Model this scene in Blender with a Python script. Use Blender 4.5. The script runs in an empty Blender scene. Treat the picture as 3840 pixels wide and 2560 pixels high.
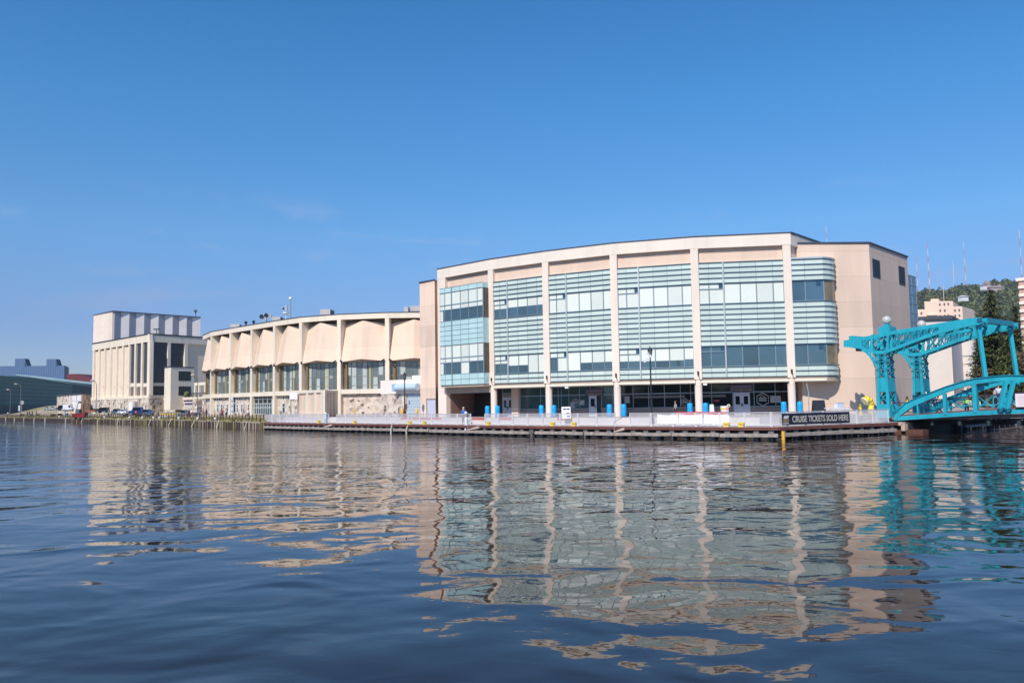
import bpy, math, random
from mathutils import Vector, Matrix
R_ = math.radians
random.seed(7)
sc = bpy.context.scene
COL = sc.collection

# ------------------------------------------------------------------ camera
CAM_H, F, CX, CY = 3.4, 3100.0, 1920.0, 1280.0
PITCH, ROLL = R_(4.26), 0.0156
f0 = Vector((0, math.cos(PITCH), math.sin(PITCH)))
u0 = Vector((0, -math.sin(PITCH), math.cos(PITCH)))
r0 = Vector((1, 0, 0))
RR = r0*math.cos(ROLL) - u0*math.sin(ROLL)
UU = u0*math.cos(ROLL) + r0*math.sin(ROLL)
cam = bpy.data.cameras.new('camera'); cam.sensor_width = 36; cam.lens = F/3840*36
cam.clip_start = .2; cam.clip_end = 12000
camo = bpy.data.objects.new('camera', cam); COL.objects.link(camo)
M = Matrix.Identity(4)
for i, v in enumerate((RR, UU, -f0)):
    for j in range(3): M[j][i] = v[j]
M[2][3] = CAM_H
camo.matrix_world = M
sc.camera = camo

# ------------------------------------------------------------------ sky and sun
SUN_EL = R_(42)
SUN_XY = Vector((-.42, -.907)).normalized()
w = bpy.data.worlds.new('World'); sc.world = w; w.use_nodes = True
nt = w.node_tree; bg = nt.nodes['Background']
sky = nt.nodes.new('ShaderNodeTexSky'); sky.sky_type = 'NISHITA'; sky.sun_disc = False
sky.sun_elevation = SUN_EL; sky.sun_rotation = math.atan2(SUN_XY.x, SUN_XY.y)
sky.altitude = 0; sky.air_density = 1.0; sky.dust_density = 0; sky.ozone_density = 3.0
# a few thin wisps of cloud low in the sky
geo = nt.nodes.new('ShaderNodeTexCoord')
mp = nt.nodes.new('ShaderNodeMapping'); mp.inputs['Scale'].default_value = (7, 7, 26); mp.inputs['Location'].default_value = (2.1, .4, 1.3)
nz = nt.nodes.new('ShaderNodeTexNoise'); nz.inputs['Scale'].default_value = 1; nz.inputs['Detail'].default_value = 6; nz.inputs['Roughness'].default_value = .55
rp = nt.nodes.new('ShaderNodeValToRGB'); rp.color_ramp.elements[0].position = .555; rp.color_ramp.elements[1].position = .72
sp = nt.nodes.new('ShaderNodeSeparateXYZ')
r2 = nt.nodes.new('ShaderNodeValToRGB')
r2.color_ramp.elements[0].position = .02; r2.color_ramp.elements[0].color = (0, 0, 0, 1)
r2.color_ramp.elements[1].position = .10; r2.color_ramp.elements[1].color = (1, 1, 1, 1)
e = r2.color_ramp.elements.new(.20); e.color = (1, 1, 1, 1)
e = r2.color_ramp.elements.new(.25); e.color = (0, 0, 0, 1)
mu = nt.nodes.new('ShaderNodeMath'); mu.operation = 'MULTIPLY'
mu2 = nt.nodes.new('ShaderNodeMath'); mu2.operation = 'MULTIPLY'; mu2.inputs[1].default_value = .24
mx = nt.nodes.new('ShaderNodeMixRGB'); mx.inputs['Color2'].default_value = (5.6, 5.2, 5.6, 1)
L = nt.links.new
L(geo.outputs['Generated'], mp.inputs['Vector']); L(mp.outputs[0], nz.inputs['Vector']); L(nz.outputs['Fac'], rp.inputs['Fac'])
L(geo.outputs['Generated'], sp.inputs[0]); L(sp.outputs['Z'], r2.inputs['Fac'])
L(rp.outputs['Color'], mu.inputs[0]); L(r2.outputs['Color'], mu.inputs[1]); L(mu.outputs[0], mu2.inputs[0])
hs = nt.nodes.new('ShaderNodeHueSaturation'); hs.inputs['Saturation'].default_value = 1.36
L(sky.outputs[0], hs.inputs['Color']); L(hs.outputs[0], mx.inputs['Color1']); L(mu2.outputs[0], mx.inputs['Fac']); 
gr = nt.nodes.new('ShaderNodeValToRGB'); ce = gr.color_ramp.elements   # clear-day falloff of the low sky
ce[0].position = 0; ce[0].color = (.40, .42, .64, 1); ce[1].position = .09; ce[1].color = (.50, .51, .73, 1)
for p_, c_ in ((.2, (.88, .85, .90, 1)), (.34, (1, 1, 1, 1))): e = ce.new(p_); e.color = c_
L(sp.outputs['Z'], gr.inputs['Fac'])
mg = nt.nodes.new('ShaderNodeMixRGB'); mg.blend_type = 'MULTIPLY'; mg.inputs['Fac'].default_value = 1
L(mx.outputs[0], mg.inputs['Color1']); L(gr.outputs[0], mg.inputs['Color2']); L(mg.outputs[0], bg.inputs['Color'])
bg.inputs['Strength'].default_value = .150
sun = bpy.data.lights.new('sun', 'SUN'); sun.energy = 4.9; sun.angle = R_(.5); sun.color = (1, .93, .82)
suno = bpy.data.objects.new('sun', sun); COL.objects.link(suno)
sd = Vector((SUN_XY.x*math.cos(SUN_EL), SUN_XY.y*math.cos(SUN_EL), math.sin(SUN_EL)))
suno.rotation_euler = sd.to_track_quat('Z', 'Y').to_euler()
sc.view_settings.view_transform = 'Standard'; sc.view_settings.look = 'None'
sc.view_settings.exposure = 0.0; sc.view_settings.gamma = 1

# ------------------------------------------------------------------ from photo pixels to places
def ray(x, y): return f0 + RR*((x-CX)/F) - UU*((y-CY)/F)
def Pz(x, y, z):
    r = ray(x, y); t = (z-CAM_H)/r.z
    return Vector((r.x*t, r.y*t, z))
def hyy(x): return 1511 - .0156*(x-1920)
def xy(x, d, y=None):
    r = ray(x, hyy(x) if y is None else y); t = d/r.y
    return Vector((r.x*t, d))
def Pd(x, y, d):
    r = ray(x, y); t = d/r.y
    return Vector((r.x*t, d, CAM_H + r.z*t))
def zat(P, y):
    # height of the vertical line at P that projects to row y
    a1, a0 = f0.z, P[0]*f0.x + P[1]*f0.y; b1, b0 = UU.z, P[0]*UU.x + P[1]*UU.y
    k = (CY-y)/F
    return CAM_H + (k*a0-b0)/(b1-k*a1)
def proj(p):
    v = Vector((p[0], p[1], p[2]-CAM_H)); a = v.dot(f0)
    return (CX + F*v.dot(RR)/a, CY - F*v.dot(UU)/a)
class Pl:
    """vertical plane through A (seen left) and B (seen right); N looks out to the viewer"""
    def __init__(s, A, B):
        s.A = Vector((A[0], A[1])); s.B = Vector((B[0], B[1])); s.D = (s.B-s.A); s.L = s.D.length; s.D.normalize()
        s.N = Vector((s.D.y, -s.D.x))
    def hit(s, x, y, off=0):
        r = ray(x, y); rx = Vector((r.x, r.y)); A = s.A + s.N*off
        t = A.dot(s.N)/rx.dot(s.N); p = rx*t
        return (p-A).dot(s.D), CAM_H + r.z*t
    def pt(s, u, z, o=0):
        p = s.A + s.D*u + s.N*o
        return Vector((p.x, p.y, z))
    def s_(s, x, y=None, off=0): return s.hit(x, hyy(x) if y is None else y, off)[0]
    def z_(s, x, y, off=0): return s.hit(x, y, off)[1]

# ------------------------------------------------------------------ mesh collector
class MB:
    def __init__(s): s.v = []; s.f = []; s.mi = []; s.m = 0
    def face(s, pts):
        n = len(s.v); s.v += [tuple(p) for p in pts]; s.f.append(tuple(range(n, n+len(pts)))); s.mi.append(s.m)
    def hexa(s, b, t):
        """b, t: bottom and top rings with the same count"""
        n = len(s.v); k = len(b); s.v += [tuple(p) for p in b] + [tuple(p) for p in t]
        fs = [tuple(range(n+k-1, n-1, -1)), tuple(range(n+k, n+2*k))]
        for i in range(k):
            j = (i+1) % k; fs.append((n+i, n+j, n+k+j, n+k+i))
        s.f += fs; s.mi += [s.m]*len(fs)
        return s
    def prism(s, xys, z0, z1):
        return s.hexa([(p[0], p[1], z0) for p in xys], [(p[0], p[1], z1) for p in xys])
    def pbox(s, P, s0, s1, z0, z1, o0, o1):
        if s0 > s1: s0, s1 = s1, s0
        return s.hexa([P.pt(s0, z0, o0), P.pt(s0, z0, o1), P.pt(s1, z0, o1), P.pt(s1, z0, o0)],
               [P.pt(s0, z1, o0), P.pt(s0, z1, o1), P.pt(s1, z1, o1), P.pt(s1, z1, o0)])
    def ppoly(s, P, pts, o0, o1):
        """pts: (s,z) outline on plane P, given thickness between o0 and o1"""
        return s.hexa([P.pt(a, b, o0) for a, b in pts], [P.pt(a, b, o1) for a, b in pts])
    def box(s, x0, x1, y0, y1, z0, z1):
        return s.hexa([(x0, y0, z0), (x1, y0, z0), (x1, y1, z0), (x0, y1, z0)], [(x0, y0, z1), (x1, y0, z1), (x1, y1, z1), (x0, y1, z1)])
    def bar(s, p, q, w, h=None):
        p = Vector(p); q = Vector(q); h = h or w; d = (q-p)
        if d.length < 1e-6: return s
        d.normalize(); up = Vector((0, 0, 1)) if abs(d.z) < .95 else Vector((0, 1, 0))
        a = d.cross(up).normalized(); b = a.cross(d).normalized()
        rg = lambda c: [c+a*w/2+b*h/2, c-a*w/2+b*h/2, c-a*w/2-b*h/2, c+a*w/2-b*h/2]
        return s.hexa(rg(p), rg(q))
    def tube(s, p, q, ra, rb=None, n=10):
        p = Vector(p); q = Vector(q); rb = ra if rb is None else rb; d = (q-p).normalized()
        up = Vector((0, 0, 1)) if abs(d.z) < .95 else Vector((0, 1, 0))
        a = d.cross(up).normalized(); b = a.cross(d).normalized()
        rg = lambda c, r: [c+a*(r*math.cos(2*math.pi*i/n))+b*(r*math.sin(2*math.pi*i/n)) for i in range(n)]
        return s.hexa(rg(p, ra), rg(q, rb))
    def path(s, pts, rads, n=8):
        for i in range(len(pts)-1): s.tube(pts[i], pts[i+1], rads[i], rads[i+1], n)
        return s
    def lathe(s, c, prof, n=16):
        """prof: (r,z) from bottom to top, closed with caps"""
        c = Vector(c); k0 = len(s.v)
        for r, z in prof:
            for i in range(n):
                a = 2*math.pi*i/n; s.v.append((c.x+r*math.cos(a), c.y+r*math.sin(a), c.z+z))
        for j in range(len(prof)-1):
            for i in range(n):
                i2 = (i+1) % n; s.f.append((k0+j*n+i, k0+j*n+i2, k0+(j+1)*n+i2, k0+(j+1)*n+i)); s.mi.append(s.m)
        s.f.append(tuple(k0+i for i in range(n-1, -1, -1))); s.mi.append(s.m)
        s.f.append(tuple(k0+(len(prof)-1)*n+i for i in range(n))); s.mi.append(s.m)
        return s
    def ball(s, c, r, n=16, m=10, sz=1):
        prof = [(max(.001, r*math.sin(math.pi*j/m)), -r*sz*math.cos(math.pi*j/m)) for j in range(m+1)]
        return s.lathe(c, prof, n)
    def build(s, name, mat, parent=None, smooth=False):
        if not s.v: return None
        base = Vector((0, 0, 0)); q = parent
        while q is not None: base += q.location; q = q.parent
        if any(abs(x) > 1e-9 for x in base):
            s.v = [(a[0]-base.x, a[1]-base.y, a[2]-base.z) for a in s.v]
        me = bpy.data.meshes.new(name); me.from_pydata(s.v, [], s.f)
        mats = mat if isinstance(mat, (list, tuple)) else [mat]
        for m in mats: me.materials.append(m)
        if len(mats) > 1: me.polygons.foreach_set('material_index', s.mi)
        import bmesh
        bm = bmesh.new(); bm.from_mesh(me); bmesh.ops.recalc_face_normals(bm, faces=bm.faces); bm.to_mesh(me); bm.free()
        if smooth: me.shade_smooth()
        o = bpy.data.objects.new(name, me); COL.objects.link(o); o.parent = parent
        return o

def thing(name, label, cat, loc=(0, 0, 0), rz=0, group=None):
    o = bpy.data.objects.new(name, None); COL.objects.link(o); o.empty_display_size = .3
    o.location = (loc[0], loc[1], loc[2] if len(loc) > 2 else 0); o.rotation_euler = (0, 0, rz)
    o['label'] = label; o['category'] = cat
    if group: o['group'] = group
    return o
def tag(o, label, cat, group=None):
    o['label'] = label; o['category'] = cat
    if group: o['group'] = group
    return o
def kind(o, k='structure'): o['kind'] = k; return o
def kids(o): return [c for c in bpy.data.objects if c.parent == o]
def dup(root, loc=None, rz=None, label=None, group=None, scale=None):
    r = root.copy(); COL.objects.link(r)
    if loc is not None: r.location = (loc[0], loc[1], loc[2])
    if rz is not None: r.rotation_euler = (0, 0, rz)
    if scale is not None: r.scale = (scale,)*3
    if label: r['label'] = label
    if group: r['group'] = group
    for ch in root.children:
        c = ch.copy(); COL.objects.link(c); c.parent = r
        for g in ch.children:
            d = g.copy(); COL.objects.link(d); d.parent = c
    return r

# ------------------------------------------------------------------ materials
MATS = {}
def mat(name, col, rough=.7, var=.12, sc_=.6, metal=0, bump=0, bsc=20, coat=0, spec=.5, streak=False):
    if name in MATS: return MATS[name]
    m = bpy.data.materials.new(name); m.use_nodes = True; n = m.node_tree; b = n.nodes['Principled BSDF']
    b.inputs['Roughness'].default_value = rough; b.inputs['Metallic'].default_value = metal
    b.inputs['Coat Weight'].default_value = coat; b.inputs['Specular IOR Level'].default_value = spec
    tc = n.nodes.new('ShaderNodeTexCoord')
    if var:
        mp = n.nodes.new('ShaderNodeMapping'); mp.inputs['Scale'].default_value = (1, 1, .15 if streak else 1)
        t = n.nodes.new('ShaderNodeTexNoise'); t.inputs['Scale'].default_value = sc_; t.inputs['Detail'].default_value = 7; t.inputs['Roughness'].default_value = .65
        r = n.nodes.new('ShaderNodeValToRGB')
        r.color_ramp.elements[0].position = .3; r.color_ramp.elements[0].color = tuple(c*(1-var) for c in col)+(1,)
        r.color_ramp.elements[1].position = .7; r.color_ramp.elements[1].color = tuple(min(1, c*(1+var)) for c in col)+(1,)
        n.links.new(tc.outputs['Object'], mp.inputs[0]); n.links.new(mp.outputs[0], t.inputs['Vector'])
        n.links.new(t.outputs['Fac'], r.inputs['Fac']); n.links.new(r.outputs['Color'], b.inputs['Base Color'])
    else: b.inputs['Base Color'].default_value = tuple(col)+(1,)
    if bump:
        t2 = n.nodes.new('ShaderNodeTexNoise'); t2.inputs['Scale'].default_value = bsc; t2.inputs['Detail'].default_value = 4
        bn = n.nodes.new('ShaderNodeBump'); bn.inputs['Strength'].default_value = bump; bn.inputs['Distance'].default_value = .05
        n.links.new(tc.outputs['Object'], t2.inputs['Vector']); n.links.new(t2.outputs['Fac'], bn.inputs['Height']); n.links.new(bn.outputs[0], b.inputs['Normal'])
    MATS[name] = m; return m
def panelmat(name, col, seam=2.3, sw=.012, var=.1, tone=.06):
    """precast panels: broad tone per course, thin horizontal seams, faint weathering"""
    m = mat(name, col, .85, var, .35, streak=True, bump=.2, bsc=12); n = m.node_tree; b = n.nodes['Principled BSDF']
    src = b.inputs['Base Color'].links[0].from_socket
    g = n.nodes.new('ShaderNodeNewGeometry'); s = n.nodes.new('ShaderNodeSeparateXYZ'); n.links.new(g.outputs['Position'], s.inputs[0])
    dv = n.nodes.new('ShaderNodeMath'); dv.operation = 'DIVIDE'; dv.inputs[1].default_value = seam; n.links.new(s.outputs['Z'], dv.inputs[0])
    fr = n.nodes.new('ShaderNodeMath'); fr.operation = 'FRACT'; n.links.new(dv.outputs[0], fr.inputs[0])
    lt = n.nodes.new('ShaderNodeMath'); lt.operation = 'LESS_THAN'; lt.inputs[1].default_value = sw; n.links.new(fr.outputs[0], lt.inputs[0])
    fl = n.nodes.new('ShaderNodeMath'); fl.operation = 'FLOOR'; n.links.new(dv.outputs[0], fl.inputs[0])
    wn = n.nodes.new('ShaderNodeTexWhiteNoise'); wn.noise_dimensions = '1D'; n.links.new(fl.outputs[0], wn.inputs['W'])
    mr = n.nodes.new('ShaderNodeMapRange'); mr.inputs['To Min'].default_value = 1-tone; mr.inputs['To Max'].default_value = 1+tone*.5
    n.links.new(wn.outputs['Value'], mr.inputs['Value'])
    vm = n.nodes.new('ShaderNodeVectorMath'); vm.operation = 'SCALE'; n.links.new(src, vm.inputs[0]); n.links.new(mr.outputs[0], vm.inputs['Scale'])
    mi = n.nodes.new('ShaderNodeMixRGB'); mi.blend_type = 'MULTIPLY'; mi.inputs['Color2'].default_value = (.72, .7, .7, 1)
    n.links.new(lt.outputs[0], mi.inputs['Fac']); n.links.new(vm.outputs[0], mi.inputs['Color1']); n.links.new(mi.outputs[0], b.inputs['Base Color'])
    return m
def stonemat(name, cell=.62, k=1.0):
    m = bpy.data.materials.new(name); m.use_nodes = True; n = m.node_tree; b = n.nodes['Principled BSDF']; b.inputs['Roughness'].default_value = .9
    tc = n.nodes.new('ShaderNodeTexCoord')
    v = n.nodes.new('ShaderNodeTexVoronoi'); v.inputs['Scale'].default_value = 1/cell; v.inputs['Randomness'].default_value = 1
    v2 = n.nodes.new('ShaderNodeTexVoronoi'); v2.feature = 'DISTANCE_TO_EDGE'; v2.inputs['Scale'].default_value = 1/cell
    n.links.new(tc.outputs['Object'], v.inputs['Vector']); n.links.new(tc.outputs['Object'], v2.inputs['Vector'])
    s = n.nodes.new('ShaderNodeSeparateColor'); n.links.new(v.outputs['Color'], s.inputs[0])
    r = n.nodes.new('ShaderNodeValToRGB'); r.color_ramp.interpolation = 'CONSTANT'
    cols = [(.0, (.16, .12, .10)), (.12, (.50, .40, .33)), (.28, (.62, .53, .46)), (.45, (.42, .35, .31)), (.55, (.66, .58, .50)), (.72, (.36, .31, .30)), (.80, (.58, .48, .41)), (.93, (.22, .16, .13))]
    el = r.color_ramp.elements; el[0].position = 0; el[0].color = tuple(c*k for c in cols[0][1])+(1,); el[1].position = cols[1][0]; el[1].color = tuple(c*k for c in cols[1][1])+(1,)
    for p, c in cols[2:]:
        e = el.new(p); e.color = tuple(x*k for x in c)+(1,)
    n.links.new(s.outputs[0], r.inputs['Fac'])
    lt = n.nodes.new('ShaderNodeMath'); lt.operation = 'LESS_THAN'; lt.inputs[1].default_value = .035; n.links.new(v2.outputs['Distance'], lt.inputs[0])
    mi = n.nodes.new('ShaderNodeMixRGB'); mi.inputs['Color2'].default_value = (.60*k, .54*k, .47*k, 1)
    n.links.new(lt.outputs[0], mi.inputs['Fac']); n.links.new(r.outputs['Color'], mi.inputs['Color1']); n.links.new(mi.outputs[0], b.inputs['Base Color'])
    return m
def ribmat(name, col, pitch, axis='Z', duty=.35, k=.75, rough=.6, metal=0):
    """ribbed cladding: darker colour bands every pitch metres"""
    m = mat(name, col, rough, .08, .3, metal); n = m.node_tree; b = n.nodes['Principled BSDF']; src = b.inputs['Base Color'].links[0].from_socket
    g = n.nodes.new('ShaderNodeNewGeometry'); s = n.nodes.new('ShaderNodeSeparateXYZ'); n.links.new(g.outputs['Position'], s.inputs[0])
    if axis == 'XY':
        ad = n.nodes.new('ShaderNodeMath'); ad.operation = 'ADD'; n.links.new(s.outputs['X'], ad.inputs[0]); n.links.new(s.outputs['Y'], ad.inputs[1]); o = ad.outputs[0]
    else: o = s.outputs[axis]
    dv = n.nodes.new('ShaderNodeMath'); dv.operation = 'DIVIDE'; dv.inputs[1].default_value = pitch; n.links.new(o, dv.inputs[0])
    fr = n.nodes.new('ShaderNodeMath'); fr.operation = 'FRACT'; n.links.new(dv.outputs[0], fr.inputs[0])
    lt = n.nodes.new('ShaderNodeMath'); lt.operation = 'LESS_THAN'; lt.inputs[1].default_value = duty; n.links.new(fr.outputs[0], lt.inputs[0])
    mi = n.nodes.new('ShaderNodeMixRGB'); mi.blend_type = 'MULTIPLY'; mi.inputs['Color2'].default_value = (k, k, k, 1)
    n.links.new(lt.outputs[0], mi.inputs['Fac']); n.links.new(src, mi.inputs['Color1']); n.links.new(mi.outputs[0], b.inputs['Base Color'])
    return m

CREAM = panelmat('cream_concrete', (.80, .70, .61), 30, .0, .05, 0)
PINK = panelmat('pink_precast', (.73, .55, .44), 2.75, .012, .06, .06)
PINKD = panelmat('pink_precast_blotchy', (.80, .61, .49), 2.75, .012, .10, .12)
PANEL = panelmat('peach_precast', (.77, .59, .46), 3.4, .008, .04, .04)
IVORY = mat('ivory_concrete', (.77, .68, .56), .8, .05, .5, bump=.15)
COLM = mat('column_concrete', (.80, .68, .59), .8, .05, .5, bump=.15)
ROOFD = mat('dark_roof_edge', (.05, .06, .09), .6)
ROOFG = mat('roof_gravel', (.30, .28, .26), .95)
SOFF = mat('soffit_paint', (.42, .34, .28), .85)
SPAN = mat('teal_spandrel_glass', (.58, .67, .62), .22, .04, .4, 0, coat=.3)
SPANB = mat('smooth_teal_glass', (.46, .65, .66), .12, .04, .4, 0, coat=.5)
BLADE = mat('sunshade_blade', (.13, .18, .22), .4, .05, 1, .6)
MULL = mat('silver_mullion', (.62, .64, .64), .35, .05, 1, .5)
MULLD = mat('grey_mullion', (.28, .36, .40), .4, .05, 1, .4)
BLIND = mat('window_blind_behind_glass', (.70, .735, .675), .35, .03, .5, 0, coat=.6)
GLASS = mat('tinted_window_glass', (.10, .17, .21), .06, .15, .25, .45)
DGLASS = mat('dark_window_glass', (.010, .016, .020), .05, .2, .3, 0, spec=.5)
TGLASS = mat('teal_window_glass', (.07, .13, .14), .06, .3, .35, .35)
BLACKG = mat('unlit_interior', (.008, .008, .01), .5, .1)
KICK = mat('taupe_kick_wall', (.20, .17, .17), .8)
DOORM = mat('lavender_grey_door', (.50, .52, .62), .5, .04)
def per_piece(m, amt):
    n = m.node_tree; b = n.nodes['Principled BSDF']; src = b.inputs['Base Color'].links[0].from_socket
    g = n.nodes.new('ShaderNodeNewGeometry'); mr = n.nodes.new('ShaderNodeMapRange'); mr.inputs['To Min'].default_value = 1-amt; mr.inputs['To Max'].default_value = 1+amt*.6
    vm = n.nodes.new('ShaderNodeVectorMath'); vm.operation = 'SCALE'
    n.links.new(g.outputs['Random Per Island'], mr.inputs['Value']); n.links.new(src, vm.inputs[0]); n.links.new(mr.outputs[0], vm.inputs['Scale']); n.links.new(vm.outputs[0], b.inputs['Base Color'])
for m_, a_ in ((SPAN, .09), (SPANB, .07), (BLIND, .10), (GLASS, .25)): per_piece(m_, a_)
def weather(m, amt=.14):
    """rain streaks and faint blotches on concrete"""
    n = m.node_tree; b = n.nodes['Principled BSDF']; src = b.inputs['Base Color'].links[0].from_socket; g = n.nodes.new('ShaderNodeNewGeometry')
    mp = n.nodes.new('ShaderNodeMapping'); mp.inputs['Scale'].default_value = (.9, .9, .10); t = n.nodes.new('ShaderNodeTexNoise'); t.inputs['Scale'].default_value = 1; t.inputs['Detail'].default_value = 5
    r = n.nodes.new('ShaderNodeMapRange'); r.inputs['From Min'].default_value = .48; r.inputs['From Max'].default_value = .75; r.inputs['To Min'].default_value = 1; r.inputs['To Max'].default_value = 1-amt
    t2 = n.nodes.new('ShaderNodeTexNoise'); t2.inputs['Scale'].default_value = .35; t2.inputs['Detail'].default_value = 6; r2_ = n.nodes.new('ShaderNodeMapRange'); r2_.inputs['To Min'].default_value = 1-amt*.5; r2_.inputs['To Max'].default_value = 1+amt*.4
    n.links.new(g.outputs['Position'], mp.inputs[0]); n.links.new(mp.outputs[0], t.inputs['Vector']); n.links.new(t.outputs['Fac'], r.inputs['Value'])
    n.links.new(g.outputs['Position'], t2.inputs['Vector']); n.links.new(t2.outputs['Fac'], r2_.inputs['Value'])
    mm_ = n.nodes.new('ShaderNodeMath'); mm_.operation = 'MULTIPLY'; n.links.new(r.outputs[0], mm_.inputs[0]); n.links.new(r2_.outputs[0], mm_.inputs[1])
    vm = n.nodes.new('ShaderNodeVectorMath'); vm.operation = 'SCALE'; n.links.new(src, vm.inputs[0]); n.links.new(mm_.outputs[0], vm.inputs['Scale']); n.links.new(vm.outputs[0], b.inputs['Base Color'])
for m_, a_ in ((CREAM, .09), (PINK, .09), (PINKD, .15), (PANEL, .10), (IVORY, .13), (COLM, .10)): weather(m_, a_)
STONE = stonemat('field_stone'); STONES = stonemat('field_stone_small', .9)
TEAL = mat('teal_bridge_paint', (.012, .36, .47), .5, .2, 1.4, 0, coat=.1, streak=True)
TEALD = mat('teal_bridge_paint_shaded', (.008, .24, .34), .5, .12, .8)  # darker copy of the teal; shade of the inner steel is in the colour
WHITEP = mat('white_paint', (.78, .78, .80), .5, .06)
RAILW = mat('railing_paint', (.66, .64, .68), .5, .05)
BLACKP = mat('black_paint', (.018, .02, .028), .4, .1)
WOOD = mat('weathered_timber', (.33, .28, .25), .9, .35, 2.5, bump=.4)
WOODD = mat('shade_dark_timber', (.035, .03, .035), .7, .3, 2)  # near-black: the shade under dock and bridge is put into this colour
PILEM = mat('grey_timber_pile', (.13, .13, .14), .85, .3, 2)
RUST = mat('rusty_steel_edge', (.15, .05, .04), .75, .3, 1.5)
CONC = mat('pale_concrete', (.52, .48, .46), .9, .12, .7, bump=.2)
YEL = mat('yellow_paint', (.80, .58, .06), .45, .06)
ORG = mat('amber_bollard_paint', (.80, .45, .05), .5, .06)
BLUE = mat('blue_plastic', (.01, .36, .80), .35, .03)
GALV = mat('galvanised_metal', (.42, .44, .45), .45, .1, 1, .5)
REDP = mat('red_paint', (.45, .03, .03), .5, .1)
weather(CONC, .2)
# ------------------------------------------------------------------ water, land, quay line
QUAY = [Vector(p) for p in ((-640, 840), (-330, 474), (-194.5, 314), (-123, 230), (-84.3, 184), (-57.9, 152), (-37.2, 124.6),
        (-21.6, 108.2), (-6.5, 92.4), (2.3, 83.6), (9.5, 77.9), (17.8, 71.6), (22.1, 69.3), (35.5, 76.9))]
WDIR = Vector((.755, .656)); ADIR = Vector((.656, -.755))
def qy(X):
    for a, b in zip(QUAY, QUAY[1:]):
        if a.x <= X <= b.x: return a.y + (b.y-a.y)*(X-a.x)/(b.x-a.x)
    if X > 35.5: return 76.9 + (X-35.5)*WDIR.y/WDIR.x
    return 840
def qpt(x):
    """point of the quay line seen at photo column x, with its tangent and inland normal"""
    best = None
    for a, b in zip(QUAY, QUAY[1:]):
        xa, xb = proj((a.x, a.y, 1.2))[0], proj((b.x, b.y, 1.2))[0]
        if min(xa, xb)-1 <= x <= max(xa, xb)+1:
            P = Pl(a, b); s = P.s_(x); p = P.A + P.D*s
            return p, P.D.copy(), -P.N
    a, b = QUAY[-2], QUAY[-1]; P = Pl(a, b); s = P.s_(x); return P.A+P.D*s, P.D.copy(), -P.N

wm = bpy.data.materials.new('harbour_water'); wm.use_nodes = True
n = wm.node_tree; b = n.nodes['Principled BSDF']
b.inputs['Base Color'].default_value = (.020, .014, .010, 1); b.inputs['Roughness'].default_value = .025; b.inputs['IOR'].default_value = 1.355
tc = n.nodes.new('ShaderNodeTexCoord')
acc = None
def wave(scale, stretch, rot, amp, detail, dist, mask=None, rough=.5):
    global acc
    mp = n.nodes.new('ShaderNodeMapping'); mp.inputs['Rotation'].default_value = (0, 0, rot); mp.inputs['Scale'].default_value = (scale*stretch, scale, scale)
    t = n.nodes.new('ShaderNodeTexNoise'); t.inputs['Scale'].default_value = 1; t.inputs['Detail'].default_value = detail; t.inputs['Roughness'].default_value = rough; t.inputs['Distortion'].default_value = dist
    n.links.new(tc.outputs['Object'], mp.inputs[0]); n.links.new(mp.outputs[0], t.inputs['Vector'])
    m = n.nodes.new('ShaderNodeMath'); m.operation = 'MULTIPLY'; m.inputs[1].default_value = amp; n.links.new(t.outputs['Fac'], m.inputs[0]); o = m.outputs[0]
    if mask is not None:
        m2 = n.nodes.new('ShaderNodeMath'); m2.operation = 'MULTIPLY'; n.links.new(o, m2.inputs[0]); n.links.new(mask, m2.inputs[1]); o = m2.outputs[0]
    if acc is None: acc = o
    else:
        ad = n.nodes.new('ShaderNodeMath'); ad.operation = 'ADD'; n.links.new(acc, ad.inputs[0]); n.links.new(o, ad.inputs[1]); acc = ad.outputs[0]
# a breeze patch roughens the far water to the left
sx = n.nodes.new('ShaderNodeSeparateXYZ'); n.links.new(tc.outputs['Object'], sx.inputs[0])
mk = n.nodes.new('ShaderNodeMath'); mk.operation = 'MULTIPLY_ADD'; mk.inputs[1].default_value = -.9; n.links.new(sx.outputs['X'], mk.inputs[0]); n.links.new(sx.outputs['Y'], mk.inputs[2])
mk2 = n.nodes.new('ShaderNodeMapRange'); mk2.inputs['From Min'].default_value = 40; mk2.inputs['From Max'].default_value = 110; mk2.inputs['To Min'].default_value = .06; mk2.inputs['To Max'].default_value = 1
n.links.new(mk.outputs[0], mk2.inputs['Value'])
wave(.15, .50, .12, .150, 2, .3)
wave(.40, .85, -.15, .110, 2, .4)
wave(1.5, .7, .22, .0055, 2, .7)
wave(5.0, .7, -.1, .0160, 2, .5, mk2.outputs[0])
bp = n.nodes.new('ShaderNodeBump'); bp.inputs['Strength'].default_value = 1; bp.inputs['Distance'].default_value = 1
n.links.new(acc, bp.inputs['Height']); n.links.new(bp.outputs[0], b.inputs['Normal'])
kind(MB().box(-2500, 2500, -400, 3000, -3, 0).build('water', wm))

GRASS = mat('worn_grass', (.2, .2, .08), .95, .3, .25, bump=.6, bsc=3)
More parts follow.
